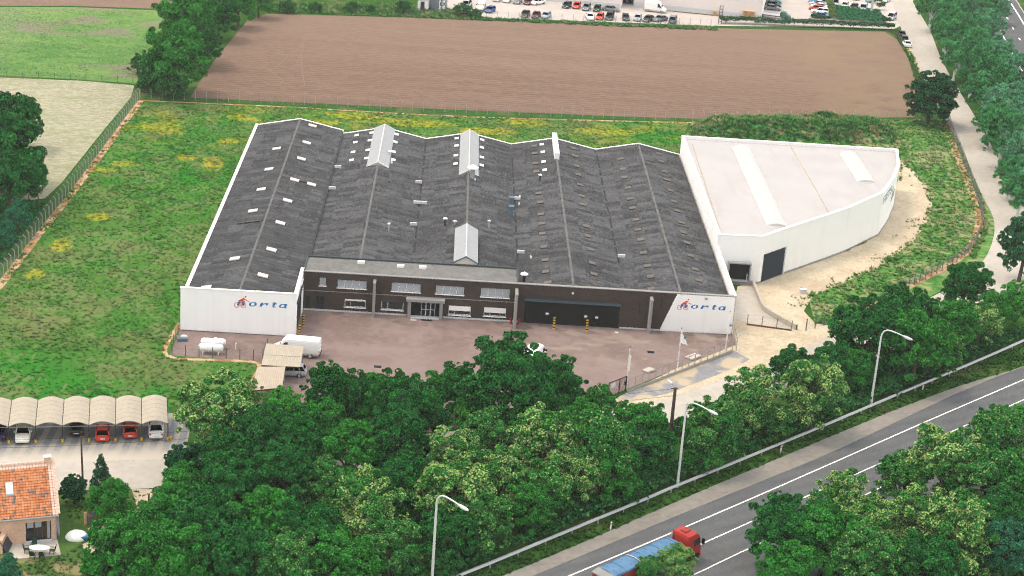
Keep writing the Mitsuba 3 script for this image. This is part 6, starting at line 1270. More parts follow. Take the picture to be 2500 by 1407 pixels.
# gas tanks
def tank(px, L, r, zc, l, rz):
    k = thing('gas_tank', l, 'gas tank'); d = np.array([math.cos(rz), math.sin(rz)]); x = [-1, -.985, -.95, -.88, -.78, 0, .78, .88, .95, .985, 1]; rr = [.02, .35, .66, .90, 1, 1, 1, .90, .66, .35, .02]
    obj('shell', MB().tube([(px[0] + d[0] * a * L / 2, px[1] + d[1] * a * L / 2, zc) for a in x], [r * b for b in rr], 20), 'white_paint', k, smooth=40)
    obj('valve_cover', MB().tube([(px[0] + d[0] * .3, px[1] + d[1] * .3, zc + r - .03), (px[0] + d[0] * .3, px[1] + d[1] * .3, zc + r + .14)], .18, 10), 'white_paint', k, smooth=40)
    for a in (-.62, .62):
        for s in (-1, 1): obj('foot', MB().bar((px[0] + d[0] * a * L / 2 - d[1] * s * r * .6, px[1] + d[1] * a * L / 2 + d[0] * s * r * .6, 0), (px[0] + d[0] * a * L / 2 - d[1] * s * r * .5, px[1] + d[1] * a * L / 2 + d[0] * s * r * .5, zc - r * .6), .14), 'white_paint', k)
tank((-39, -14.46), 3.2, .52, .85, 'white gas tank on four feet, nearer the fence of the two', 0.02); tank((-38.93, -12.72), 3.2, .46, .95, 'white gas tank behind, nearer the factory wall', 0.02)
k = thing('vent_pipe', 'thin white vent pipe with a bent top right of the gas tanks', 'pipe'); q = (-36.08, -12.81); obj('pipe', MB().tube([(*q, 0), (*q, .9), (q[0] + .12, q[1], .98)], .06, 8), 'white_paint', k)
k = thing('crate', 'dark blue crate with a pale sack on it at the corner of the tank yard', 'crate'); q = (-43.18, -10.87); obj('box', MB().box((*q, .22), (1.2, .6, .4), .1), 'slate_blue', k); 
single('sack', MB().tm(trimesh.creation.icosphere(2, 0.4).apply_scale([1.2, .8, .6]).apply_translation([q[0] + .15, q[1] + .55, .42])), 'light_grey', 'crumpled pale sack lying behind the dark blue crate', 'sack', smooth=True)
for q, l in (((-0.48, 1.62), 'red fire hydrant left of the middle concrete pier'), ((0.53, 1.48), 'red fire hydrant right of the middle concrete pier')):
    k = thing('fire_hydrant', l, 'hydrant', 'red hydrants beside the middle pier'); obj('barrel', MB().tube([(*q, 0), (*q, .85), (*q, 1.0)], [.12, .12, .06], 10), 'dark_red', k, smooth=40); obj('outlet', MB().tube([(q[0] - .3, q[1], .75), (q[0] + .3, q[1], .75)], .06, 8), 'dark_red', k)

# flagpoles
for (b, l, fl) in (((21.17, -10.46), 'white flagpole with a drooping white flag in the middle of the yard front', 1), ((13.89, -17.79), 'white flagpole with its flag wrapped round beside the yard gate', 2), ((28.38, -3.44), 'white flagpole with a limp flag in front of the white panel', 3)):
    k = thing('flagpole', l, 'flagpole', 'white flagpoles along the yard front'); HF = 5.6
    obj('pole', MB().tube([(*b, 0), (*b, HF)], [.075, .05], 8), 'white_paint', k, smooth=40); obj('finial', MB().tube([(*b, HF), (*b, HF + .14)], .07, 8), 'dark_metal', k)
    w_, h_, z_ = ((.95, 1.75, 5.4), (.18, 2.2, 4.6), (.42, 2.4, 5.1))[fl - 1]; v = []
    for i in range(7):
        for j in range(5):
            s, t = i / 6, j / 4; wid = w_ * ((1 - .0 * s) if fl > 1 else s ** .8)
            v.append((b[0] + .08 + wid * t, b[1] + .10 * math.sin(5 * t + 3 * s) * (fl < 3 or .5), z_ - h_ * s - (.35 * t if fl == 1 else 0)))
    f = obj('flag', MB().add(v, [[i * 5 + j, (i + 1) * 5 + j, (i + 1) * 5 + j + 1, i * 5 + j + 1] for i in range(6) for j in range(4)]), 'white_paint', k, smooth=True)
    if fl != 2: obj('flag_mark', MB().box((b[0] + .08 + w_ * .45, b[1] - .12, z_ - h_ * .55), (.25, .02, .3)), 'logo_blue', f)
# covers and grates set in the yard
for q, l in (((18.13, -5.46), 'dark drain grate in the brick yard right of the gate bollards'), ((-17.7, -15.58), 'dark drain grate in the brick yard above the dark oaks')):
    k = thing('drain_grate', l, 'drain grate'); obj('frame', MB().box((*q, .028), (.95, .75, .02)), 'dark_metal', k)
    for i in range(6): obj('grate_bar', MB().box((q[0], q[1] - .3 + i * .12, .042), (.85, .05, .02)), 'black', k)
yd = math.atan2(*(np.array((29.78, -3.37)) - np.array((13.97, -19.31)))[::-1])
for q, s, l in (((17.3, -11.89), (1.5, 1.1), 'small pale concrete cover slab nearer the yard gate'), ((23.68, -6.46), (2.2, 1.2), 'large pale concrete cover slab before the right flagpole')):
    k = thing('cover_slab', l, 'cover slab'); obj('slab', MB().box((*q, .16), (*s, .16), yd), 'concrete', k); obj('base', MB().box((*q, .06), (s[0] * .92, s[1] * .9, .08), yd), 'post_dark', k)
q = (13.96, 0.82); single('paver_plate', MB().box((*q, .035), (.5, .4, .03)), 'light_grey', 'small white plate set in the paving at the right end of the workshop gate', 'plate')
q = (42.89, 20.67); single('inspection_box', MB().box((*q, .3), (.9, .7, .6), .1).box((*q, .63), (1.0, .8, .05), .1), 'light_grey', 'small pale concrete box standing in the sandy ground', 'box')

# far car park odds and ends
def pallet_stack(q, n, s, l):
    k = thing('pallet_stack', l, 'pallet'); a = yB
    for i in range(n):
        for dz in (0.02, .11): obj('plank', MB().box((*q, .1 + i * .24 + dz), (s, s * .6, .05), a), 'orange_wood', k)
        for u_ in (-.42, 0, .42): obj('block', MB().box((q[0] + math.cos(a) * s * u_, q[1] + math.sin(a) * s * u_, .1 + i * .24 - .03), (.25, s * .58, .1), a), 'orange_wood', k)
pallet_stack((61.39, 213.55), 8, 2.9, 'tall stack of orange wooden pallets against the far warehouse'); pallet_stack((53.07, 213.86), 5, 1.0, 'small stack of orange pallets left of the lattice post')
q = np.array((53.11, 204.17)); k = thing('lattice_post', 'dark lattice steel post at the left end of the field hedge', 'post')
for s in (-.35, .35): obj('upright', MB().bar((*(q + dB * s), 0), (*(q + dB * s), 4.6), .14), 'dark_metal', k)
for i in range(6): obj('rung', MB().bar((*(q - dB * .35), .5 + i * .78), (*(q + dB * .35), .9 + i * .74), .10), 'dark_metal', k)
q = (-18.21, 199.99); k = thing('site_cabin', 'white site cabin in the weeds left of the dark container', 'cabin')
obj('wall', MB().box((*q, 1.3), (5.0, 2.4, 2.5), face), 'white_paint', k); obj('roof', MB().box((*q, 2.62), (5.3, 2.7, .12), face), 'light_grey', k); obj('door', MB().box((q[0] - .5, q[1] - 2.55, 1.2), (.9, .1, 2.0)), 'dark_metal', k)
q = (-18.58, 196.2); k = thing('bench', 'dull red slatted bench in front of the white site cabin', 'bench')
for i in range(3): obj('slat', MB().box((q[0], q[1] + .1 * i, .5 + .22 * i), (1.5, .12, .1)), 'paint_maroon', k)
for s in (-.6, .6): obj('leg', MB().box((q[0] + s, q[1] + .1, .25), (.1, .4, .5)), 'dark_metal', k)
q = (-14.91, 201.01); k = thing('container', 'dark grey container with a white sign board, right of the site cabin', 'container')
obj('body', MB().box((*q, 1.5), (5.5, 2.9, 2.9), face), 'paint_grey', k, label='dark grey container body'); obj('lid', MB().box((*q, 3.02), (5.6, 3.0, .12), face), 'dark_metal', k)
sg = obj('sign_board', MB().box((q[0] + .75, q[1] - 2.86, 1.55), (1.35, .08, 2.2)), 'white_paint', k)
tx = meshkit.text_mesh('LX', 0.85, 0.02, bold=True); tv = np.array(tx.vertices); obj('lettering', (np.column_stack([q[0] + .18 + tv[:, 0], q[1] - 2.905 - tv[:, 2], 1.4 + tv[:, 1]]), np.array(tx.faces)), 'black', sg)
q = np.array((94.88, 227.99)); k = thing('sign_pylon', 'slim blue white sign pylon standing in the planted bed', 'sign'); obj('panel', MB().box((*q, 1.9), (.55, .15, 3.8), .3), 'light_grey', k); obj('foot', MB().box((*q, .5), (.58, .18, 1.0), .3), 'slate_blue', k)

# the patio furniture and garden
t = thing('garden_table', 'oval white garden table on the patio', 'table'); q = np.array((-48.64, -67.36)); e = affinity.scale(Point(0, 0).buffer(1, 24), 1.0, .55)
obj('table_top', MB().prism(affinity.translate(e, *q), .74, .79), 'white_paint', t)
for sx in (-.6, .6):
    for sy in (-.3, .3): obj('leg', MB().bar((q[0] + sx, q[1] + sy, .06), (q[0] + sx * .9, q[1] + sy * .9, .74), .06), 'white_paint', t)
def chair(c, a, l):
    k = thing('garden_chair', l, 'chair', 'dark green garden chairs round the white table'); R = lambda x, y, z: (c[0] + x * math.cos(a) - y * math.sin(a), c[1] + x * math.sin(a) + y * math.cos(a), z)
    obj('seat', MB().hexa([R(-.25, -.25, .44), R(.25, -.25, .44), R(.25, .25, .44), R(-.25, .25, .44)], [R(-.25, -.25, .49), R(.25, -.25, .49), R(.25, .25, .49), R(-.25, .25, .49)]), 'green_plastic', k)
    obj('backrest', MB().hexa([R(-.25, -.30, .5), R(.25, -.30, .5), R(.25, -.25, .5), R(-.25, -.25, .5)], [R(-.22, -.42, 1.05), R(.22, -.42, 1.05), R(.22, -.37, 1.05), R(-.22, -.37, 1.05)]), 'green_plastic', k)
    for x, y in ((-.22, -.22), (.22, -.22), (.22, .22), (-.22, .22)): obj('leg', MB().bar(R(x, y, .06), R(x, y, .45), .05), 'green_plastic', k)
    for s in (-.27, .27): obj('armrest', MB().bar(R(s, -.28, .68), R(s, .22, .66), .05), 'green_plastic', k)
for dx_, dy_, a, l in ((-1.25, .1, -1.4, 'dark green garden chair at the left end of the white table'), (1.25, .15, 1.5, 'dark green garden chair at the right end of the white table'), (-.45, -.95, .0, 'dark green garden chair at the near side, left of two'), (.45, -.95, .1, 'dark green garden chair at the near side, right of two'), (-.75, .9, math.pi, 'dark green garden chair behind the table by the patio door')):
    chair((q[0] + dx_, q[1] + dy_), a, l)
q = np.array((-45.7, -63.6)); rg = np.random.default_rng(4); m = trimesh.creation.icosphere(3, 1.0); v = np.array(m.vertices); v = v * (1 + .10 * (meshkit.fbm(v * 2.2, 3, 5)[:, None] - .5)); v[:, 2] = np.maximum(v[:, 2], -.05)
single('covered_heap', (v * [1.15, .95, .75] + [q[0], q[1], .03], np.array(m.faces)), 'white_paint', 'round white tarpaulin covered heap on the lawn by the patio', 'heap', smooth=True)
q2 = (-44.98, -63.87); single('tub', MB().tube([(*q2, 0), (*q2, .45)], [.38, .42], 14), 'blue_plastic', 'blue plastic tub leaning on the white covered heap', 'tub', smooth=40)
q3 = (-45.41, -60.77); single('plank', MB().box((*q3, .7), (.3, .12, 1.4), .2), 'orange_wood', 'pale upright plank standing in the garden under the green tree', 'plank')
q4 = (-44.76, -60.43); single('garden_box', MB().box((*q4, .5), (1.1, .8, 1.0), .15).box((*q4, 1.03), (1.2, .9, .06), .15), 'post_dark', 'dark garden box right of the upright plank', 'box')
k = thing('garden_fence', 'old dark fence posts leaning beside the green garden trees', 'fence')
for px_, h in (((-39.64, -56.86), 1.9), ((-39.75, -58.69), 1.6), ((-39.71, -60.39), 1.3)): obj('post', MB().bar((*px_, 0), (px_[0] + .1, px_[1], h), .16), 'old_wood', k)
single('edging', MB().bar((*(-47.54, -63.55), .15), (*(-48.4, -60.14), .15), .25, .3), 'grey_concrete', 'concrete edging along the side of the brick house', 'edging')

# ---- trees and shrubs -------------------------------------------------------------------
def leaves(centres, normals, size, cols, rng, droop=0.0):
    """one bent diamond leaf clump at each centre"""
    n = len(centres); r = rng.normal(size=(n, 3)); t = np.cross(normals, r); t /= np.linalg.norm(t, axis=1, keepdims=True) + 1e-9; b = np.cross(normals, t)
    if droop: t = t * (1 - droop) + np.array([0, 0, -1.0]) * droop; t /= np.linalg.norm(t, axis=1, keepdims=True); b = np.cross(normals, t); b /= np.linalg.norm(b, axis=1, keepdims=True) + 1e-9
    s = (size * rng.uniform(0.45, 1.5, n))[:, None]; k = normals * s * 0.22
    v = np.stack([centres - t * s * .62, centres - b * s * .40 + k, centres + t * s * .62, centres + b * s * .40 + k], 1).reshape(-1, 3)
    f = (np.arange(n)[:, None, None] * 4 + np.array([[0, 1, 2], [0, 2, 3]])[None]).reshape(-1, 3)
    return v, f, np.repeat(cols, 4, axis=0)


def crown(seed, R=(4, 4, 4.2), zc=4.9, lobes=46, per=300, size=0.36, base=(.03, .12, .03), tip=(.09, .25, .05), tipp=.25, young=0.0, young_col=(.36, .40, .15), shape='round', droop=0.0, lump=(.13, .26), flat_=0.62):
    rng = np.random.default_rng(seed); R = np.array(R, float); d = rng.normal(size=(lobes, 3)); d /= np.linalg.norm(d, axis=1, keepdims=True)
    d[:, 2] = np.where(d[:, 2] < -.62, -d[:, 2] * .8, d[:, 2]); d /= np.linalg.norm(d, axis=1, keepdims=True)
    rad = rng.uniform(.45, .93, lobes) * (1 + .22 * (rng.random(lobes) < .18))
    ns = lobes // 3 if shape == 'round' else 0    # sprigs that stand out of the outline
    if shape == 'cone':
        z = rng.uniform(-1, 1, lobes) ; g = rng.uniform(0, 6.28, lobes); w = (1 - z) / 2 * .8 + .04; d = np.column_stack([np.cos(g) * w, np.sin(g) * w, z]); rad = np.ones(lobes)
    c = d * rad[:, None] * R; lr = rng.uniform(*lump, lobes) * R.mean()
    if shape == 'cone': lr *= (.35 + .5 * (1 - d[:, 2]) / 2)
    if ns: lr[:ns] *= .55; c[:ns] = d[:ns] * rng.uniform(.92, 1.14, ns)[:, None] * R
    tone = rng.uniform(.70, 1.30, lobes); C, N, K = [], [], []
    for i in range(lobes):
        m = int(per * (lr[i] / (.32 * R.mean()))**2) + 20; q = rng.normal(size=(m, 3)); q /= np.linalg.norm(q, axis=1, keepdims=True); q[:, 2] = np.where((q[:, 2] < -.2) & (rng.random(m) < .7), -q[:, 2], q[:, 2])
        sh = rng.uniform(.50, 1.08, m) ** .8; p = c[i] + q * [1, 1, flat_ + .2] * (lr[i] * sh)[:, None]
        # clumps within a lobe
        keep = meshkit.noise(p * 1.9 + seed * 7.3, seed) > .36
        dd = np.linalg.norm(p[:, None] - c[None], axis=2) / lr[None]; dd[:, i] = 9; keep &= dd.min(1) > .70
        p, q, sh = p[keep], q[keep], sh[keep]; nrm = q * .75 + p / R * .35 + rng.normal(size=q.shape) * .70 + [0, 0, .25]; nrm /= np.linalg.norm(nrm, axis=1, keepdims=True)
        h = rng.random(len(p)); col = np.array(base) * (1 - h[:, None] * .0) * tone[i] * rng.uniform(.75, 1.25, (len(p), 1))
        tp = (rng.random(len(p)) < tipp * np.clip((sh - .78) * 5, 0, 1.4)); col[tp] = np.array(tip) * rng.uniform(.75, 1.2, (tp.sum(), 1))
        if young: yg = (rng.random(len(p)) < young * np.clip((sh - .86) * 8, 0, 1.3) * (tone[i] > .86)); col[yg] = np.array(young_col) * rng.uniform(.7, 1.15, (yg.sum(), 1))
        C.append(p); N.append(nrm); K.append(col)
    v, f, k = leaves(np.vstack(C), np.vstack(N), size, np.vstack(K), rng, droop)
    return v + [0, 0, zc], f, k


def trunk(seed, zc, R, r0=.26, lean=.2):
    rng = np.random.default_rng(seed + 100); m = MB(); top = np.array([rng.normal() * lean, rng.normal() * lean, zc]); pts = [np.zeros(3), top * .5 + rng.normal(size=3) * .05, top]
    m.tube(pts, [r0 * 1.25, r0, r0 * .6], 8)
    for _ in range(7):
        g = rng.uniform(0, 6.28); e = np.array([math.cos(g) * R[0] * .62, math.sin(g) * R[1] * .62, zc + rng.uniform(-.1, .6) * R[2]]); s = top * rng.uniform(.45, .95)
        m.tube([s, (s + e) / 2 + [0, 0, .3], e], [r0 * .45, r0 * .3, r0 * .1], 6)
    return m


mat('bark', tint((0.085, 0.068, 0.05), 0.3, 2.0, 8.0), 0.95); mat('birch_bark', tint((0.55, 0.54, 0.50), 0.3, 2.0, 5.0), 0.9)
KIND = {
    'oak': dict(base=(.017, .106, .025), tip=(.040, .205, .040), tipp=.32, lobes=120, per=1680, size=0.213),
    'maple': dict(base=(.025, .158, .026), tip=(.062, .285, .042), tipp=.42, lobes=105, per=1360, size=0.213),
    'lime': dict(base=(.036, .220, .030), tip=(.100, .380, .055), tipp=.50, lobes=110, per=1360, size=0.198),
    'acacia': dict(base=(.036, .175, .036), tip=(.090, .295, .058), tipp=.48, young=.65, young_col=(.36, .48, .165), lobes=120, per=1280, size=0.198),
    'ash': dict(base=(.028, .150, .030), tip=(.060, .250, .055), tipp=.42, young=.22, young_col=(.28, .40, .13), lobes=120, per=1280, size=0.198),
    'willow': dict(base=(.066, .235, .115), tip=(.150, .370, .195), tipp=.45, lobes=105, per=1200, size=0.213, droop=.35),  # part of the distant haze is mixed into these pale leaf colours
    'birch': dict(base=(.040, .195, .066), tip=(.088, .315, .098), tipp=.45, lobes=100, per=1200, size=0.190, R=(3.2, 3.2, 4.4), zc=5.6),  # leaf colours lightened as well to carry some of the haze
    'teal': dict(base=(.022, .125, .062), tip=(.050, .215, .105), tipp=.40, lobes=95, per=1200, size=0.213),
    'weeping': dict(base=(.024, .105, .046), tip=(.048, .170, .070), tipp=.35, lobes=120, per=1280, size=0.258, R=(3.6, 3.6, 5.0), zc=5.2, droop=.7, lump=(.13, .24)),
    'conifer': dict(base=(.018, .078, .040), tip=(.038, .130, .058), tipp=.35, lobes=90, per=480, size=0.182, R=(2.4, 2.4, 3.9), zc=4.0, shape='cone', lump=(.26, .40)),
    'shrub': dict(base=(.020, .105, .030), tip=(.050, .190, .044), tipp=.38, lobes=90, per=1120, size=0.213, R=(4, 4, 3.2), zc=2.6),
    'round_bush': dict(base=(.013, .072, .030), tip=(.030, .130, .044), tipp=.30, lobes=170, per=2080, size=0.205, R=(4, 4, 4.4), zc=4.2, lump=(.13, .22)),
}
TREE_R = {}
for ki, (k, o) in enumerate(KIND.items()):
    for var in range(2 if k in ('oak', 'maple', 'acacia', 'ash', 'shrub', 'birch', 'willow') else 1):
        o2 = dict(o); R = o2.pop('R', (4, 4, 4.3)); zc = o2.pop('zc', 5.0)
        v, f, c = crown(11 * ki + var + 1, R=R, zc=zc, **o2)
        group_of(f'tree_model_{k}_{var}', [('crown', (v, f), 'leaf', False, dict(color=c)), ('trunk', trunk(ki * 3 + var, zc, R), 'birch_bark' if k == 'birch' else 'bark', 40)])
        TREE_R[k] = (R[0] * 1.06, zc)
TN = {'conifer': 'conifer', 'shrub': 'shrub', 'round_bush': 'shrub'}
rt = np.random.default_rng(77)
def tree(kind, x, y, r, label, grp=None, var=None, hs=1.0):
    """x, y: where the trunk stands; r: crown radius in metres"""
    R, zc = TREE_R[kind]; s = r / R; nv = 2 if kind in ('oak', 'maple', 'acacia', 'ash', 'shrub', 'birch', 'willow') else 1
    v = int(rt.integers(nv)) if var is None else var
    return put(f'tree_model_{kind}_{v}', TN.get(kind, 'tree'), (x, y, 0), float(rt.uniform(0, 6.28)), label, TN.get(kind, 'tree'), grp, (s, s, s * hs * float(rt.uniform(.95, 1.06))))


for k_, x_, y_, r_, l_ in [
    ('acacia', -34.34, -44.85, 4.63, 'pale yellowish tree right of the barrel roofed carport'),
    ('lime', -27.48, -38.46, 2.91, 'bright green round tree just below the tan flat carport'),
    ('acacia', -32.32, -33.21, 2.16, 'small yellowish tree between the meadow corner and the flat carports'),
    ('oak', -22.74, -33.58, 3.26, 'dark oak with a pointed top right of the silver estate car'),
    ('maple', -17.70, -33.32, 2.98, 'mid green tree between two dark oaks below the yard'),
    ('oak', -12.72, -39.62, 3.92, 'broad dark oak in front of the middle of the yard'),
    ('oak', -1.78, -34.75, 5.48, 'biggest dark oak hiding the white van in the yard'),
    ('oak', 3.85, -30.87, 4.09, 'dark oak on the right flank of the biggest oak'),
    ('lime', -5.17, -35.58, 2.96, 'bright green tree between the broad and the biggest dark oak'),
    ('maple', 9.93, -28.85, 2.27, 'small green tree beside the open yard gate'),
    ('oak', -28.72, -48.39, 4.02, 'dark tree behind the yellowish tree by the carport'),
    ('round_bush', -36.64, -51.27, 2.48, 'round green tree at the edge of the concrete road'),
    ('oak', -31.68, -52.94, 3.46, 'dark tree right of the round one at the concrete road'),
    ('oak', -24.19, -49.11, 3.92, 'dark oak below the bright round tree by the flat carport'),
    ('maple', -19.19, -50.45, 3.90, 'mid green tree in the heart of the wood below the dark oak'),
    ('oak', -14.37, -49.52, 4.19, 'dark oak in the heart of the wood below the broad oak'),
    ('acacia', -7.84, -51.77, 3.80, 'yellowish tree below the bright green tree among the oaks'),
    ('ash', -4.04, -45.01, 3.52, 'olive green tree just below the biggest oak'),
    ('acacia', 2.15, -49.23, 4.52, 'pale flowering tree below the right flank of the biggest oak'),
    ('maple', 7.23, -40.02, 3.61, 'green tree left of the wooden pole below the gate'),
    ('ash', 8.55, -47.86, 4.29, 'olive tree in the wood left of the middle lamp'),
    ('maple', 13.35, -40.08, 3.52, 'green tree just left of the wooden pole with the lamp'),
    ('oak', 14.58, -42.87, 2.97, 'dark tree left of the middle lamp pole'),
    ('maple', 21.40, -34.93, 2.31, 'green tree behind the middle lamp pole'),
    ('ash', 21.89, -39.47, 3.72, 'olive tree right of the middle lamp head'),
    ('acacia', 27.55, -30.93, 4.01, 'light topped tree between the gravel strip and the highway'),
    ('ash', 25.27, -32.53, 2.92, 'olive tree below the light topped tree at the gravel strip'),
    ('acacia', 35.45, -27.86, 4.17, 'round yellowish tree left of the right lamp'),
    ('oak', 34.72, -16.53, 2.71, 'dark tree at the concrete road left of the yellowish one'),
    ('oak', 39.25, -17.27, 3.22, 'dark tree behind the round yellowish tree'),
    ('oak', 44.95, -10.96, 4.89, 'dark oak hiding the end of the concrete road'),
    ('oak', 51.88, -1.64, 4.53, 'dark oak below the orange earth bank'),
    ('maple', 51.73, -12.06, 4.67, 'green tree above the right lamp head'),
    ('oak', 65.06, 14.58, 3.77, 'dark round tree at the bend of the side road'),
    ('maple', 58.61, -1.93, 3.98, 'green tree right of the oaks below the earth bank'),
    ('acacia', 63.52, 1.27, 3.14, 'yellowish tree near the right edge beside the guardrail end'),
    ('lime', 71.47, 11.36, 3.03, 'light green tree at the right edge below the weeping tree'),
    ('maple', 67.37, 7.17, 3.15, 'mid green tree left of the light one at the right edge'),
    ('ash', 56.36, -7.56, 2.82, 'olive tree close to the guardrail right of the right lamp'),
    ('maple', 42.56, -15.44, 2.73, 'green tree directly left of the right lamp pole'),
    ('ash', 30.62, -31.85, 2.25, 'olive tree close to the guardrail between two lamps'),
    ('shrub', 37.94, -23.77, 1.63, 'low shrub on the verge left of the right lamp foot'),
    ('shrub', 47.97, -15.08, 1.79, 'low shrub on the verge right of the right lamp foot'),
    ('shrub', 54.27, -8.63, 1.62, 'low shrub behind the guardrail beyond the right lamp'),
    ('shrub', 65.46, 2.68, 1.81, 'low shrub at the far end of the guardrail'),
    ('maple', 21.18, -40.86, 2.48, 'green tree right below the middle lamp head near the guardrail'),
    ('shrub', 25.75, -34.68, 1.64, 'low shrub on the verge between the middle and right lamps'),
    ('shrub', 20.38, -41.70, 1.12, 'low shrub right of the foot of the middle lamp'),
    ('shrub', 14.42, -44.75, 1.75, 'low shrub left of the foot of the middle lamp'),
    ('maple', -35.25, -60.90, 3.24, 'green tree below the round tree at the road edge'),
    ('oak', -30.49, -62.18, 4.05, 'dark tree left in the wood below the road trees'),
    ('oak', -25.32, -59.78, 4.27, 'dark oak left in the wood, level with the house roof'),
    ('ash', -20.66, -59.62, 3.44, 'olive tree left of the yellowish foreground tree'),
    ('acacia', -16.53, -65.23, 4.17, 'yellowish foreground tree left of the nearest lamp'),
    ('oak', -12.91, -57.24, 3.61, 'dark tree above the nearest lamp head'),
    ('acacia', -7.53, -59.98, 4.28, 'yellow flowering tree behind the nearest lamp head'),
    ('acacia', -2.74, -54.23, 3.46, 'yellow flowering tree right of the nearest lamp head'),
    ('ash', 1.60, -56.03, 3.43, 'olive tree in the wood above the broken guardrail'),
    ('acacia', 5.32, -51.31, 3.25, 'pale tree in the wood above the broken guardrail'),
    ('maple', 9.46, -49.84, 3.05, 'green tree above the gap in the guardrail'),
    ('maple', -36.50, -68.50, 3.64, 'green tree right of the garden trees'),
    ('oak', -31.85, -70.12, 4.05, 'dark oak in the lower left wood'),
    ('maple', -26.47, -68.18, 4.01, 'green tree in the lower left wood right of the dark oak'),
    ('oak', -21.69, -69.50, 3.71, 'dark tree below the olive one in the lower wood'),
    ('maple', -39.16, -73.67, 3.62, 'green tree nearest the house garden'),
    ('maple', -34.04, -76.34, 3.84, 'green tree at the bottom edge right of the garden'),
    ('oak', -28.32, -75.76, 3.86, 'dark tree at the bottom edge of the lower left wood'),
    ('ash', -23.36, -74.79, 3.45, 'olive tree at the bottom edge left of the yellowish foreground tree'),
    ('maple', -17.95, -73.79, 3.63, 'green tree at the bottom edge below the yellowish foreground tree'),
    ('ash', -13.79, -69.60, 3.19, 'olive tree left of the nearest lamp pole at the bottom'),
    ('oak', -8.19, -65.66, 3.02, 'dark tree behind the nearest lamp pole'),
    ('ash', -4.68, -62.52, 3.15, 'olive tree above the left end of the guardrail'),
    ('maple', 0.31, -57.91, 2.76, 'green tree above the lower guardrail piece'),
    ('shrub', -8.02, -67.81, 2.05, 'low shrub at the bottom edge right of the nearest lamp pole'),
    ('shrub', -4.51, -63.66, 1.68, 'low shrub at the left end of the guardrail'),
    ('shrub', 0.92, -57.29, 1.65, 'low shrub behind the lower guardrail piece'),
    ('shrub', 6.66, -51.54, 1.70, 'low shrub behind the guardrail before the gap'),
    ('shrub', 12.26, -48.86, 1.63, 'low shrub hanging over the gap in the guardrail'),
    ('shrub', -12.06, -69.44, 2.03, 'low shrub at the bottom edge left of the nearest lamp pole'),
    ('shrub', -40.97, -72.57, 2.46, 'low shrub at the bottom edge beside the house lawn'),
    ('oak', 26.52, -62.77, 3.88, 'green tree below the highway right of the red lorry cab'),
    ('birch', 32.29, -49.96, 1.08, 'slender young tree standing against the highway lines'),
    ('acacia', 34.30, -54.69, 3.30, 'yellowish tree below the highway beside the slender young tree'),
    ('acacia', 36.07, -60.17, 3.38, 'pale yellow flowering tree in the lower right wood'),
    ('ash', 42.03, -47.97, 3.09, 'light olive tree close to the highway edge, lower right'),
    ('acacia', 47.08, -46.87, 4.61, 'large yellow green tree in the lower right wood'),
    ('ash', 54.44, -38.84, 3.84, 'olive tree at the highway edge near the right border'),
    ('maple', 58.16, -29.69, 2.38, 'small dark green tree at the highway edge near the right border'),
    ('lime', 61.63, -26.55, 2.01, 'light green tree touching the right border above the lower wood'),
    ('ash', 50.02, -50.21, 4.05, 'olive tree right of the large yellow green tree'),
    ('maple', 54.19, -48.64, 3.59, 'green tree at the right border in the lower wood'),
    ('acacia', 40.96, -60.20, 3.85, 'yellow green tree in the middle of the lower right wood'),
    ('acacia', 44.01, -63.37, 4.26, 'bright yellow green tree at the lower right, below the large one'),
    ('maple', 30.28, -64.52, 3.68, 'green tree low in the right wood beside the lorry'),
    ('ash', 34.25, -67.93, 3.70, 'olive tree at the bottom edge of the lower right wood'),
    ('maple', 26.04, -69.06, 3.23, 'green tree at the bottom edge right of the lorry'),
    ('oak', 39.88, -68.71, 3.77, 'dark tree at the bottom edge of the lower right wood'),
    ('acacia', 15.12, -66.66, 1.99, 'small yellowish tree in front of the lorry trailer'),
    ('ash', 12.33, -68.06, 1.65, 'small olive tree at the bottom edge before the lorry'),
    ('teal', 49.77, -63.29, 3.30, 'bluish green tree in the lower right corner'),
    ('oak', 50.69, -56.66, 3.37, 'dark tree above the bluish one in the lower right corner'),
    ('oak', -79.38, 43.47, 7.10, 'huge dark tree at the left edge beside the hay field'),
    ('oak', -76.04, 33.30, 4.92, 'dark lower crown of trees at the left edge beside the hay field'),
    ('teal', -72.77, 24.87, 2.28, 'bluish shrubby tree below the huge left tree'),
    ('teal', -72.93, 17.24, 2.10, 'bluish shrubby tree at the left edge'),
    ('maple', -62.73, 108.90, 6.04, 'green tree at the corner of the ploughed field, nearest of its clump'),
    ('maple', -64.98, 131.51, 6.41, 'tall green tree behind the nearest one of the clump'),
    ('oak', -66.38, 109.09, 3.57, 'dark tree on the left flank of the clump by the ploughed field'),
    ('oak', -61.21, 130.54, 4.11, 'dark tree on the right flank of the clump by the ploughed field'),
    ('oak', -60.96, 155.22, 4.37, 'dark tree further back along the ploughed field edge'),
    ('maple', -58.48, 167.40, 3.96, 'green tree far back along the ploughed field edge'),
    ('maple', -55.29, 178.78, 3.52, 'green tree at the top edge at the far corner of the ploughed field'),
    ('shrub', -71.43, 122.49, 2.90, 'low bush left of the clump by the hay field corner'),
    ('shrub', -63.14, 105.80, 3.40, 'low bush at the foot of the clump by the meadow corner'),
    ('shrub', -68.55, 110.40, 2.19, 'small bush by the left fence corner'),
    ('round_bush', 84.91, 121.55, 5.38, 'lone round dark tree at the end of the mound by the side road'),
    ('birch', 105.87, 210.62, 4.02, 'first birch at the top edge along the side road'),
    ('birch', 104.67, 190.34, 4.52, 'second birch from the top along the side road'),
    ('willow', 114.31, 209.81, 4.52, 'pale tree at the top edge between the road and the far highway'),
    ('birch', 102.16, 166.94, 4.74, 'third birch from the top along the side road'),
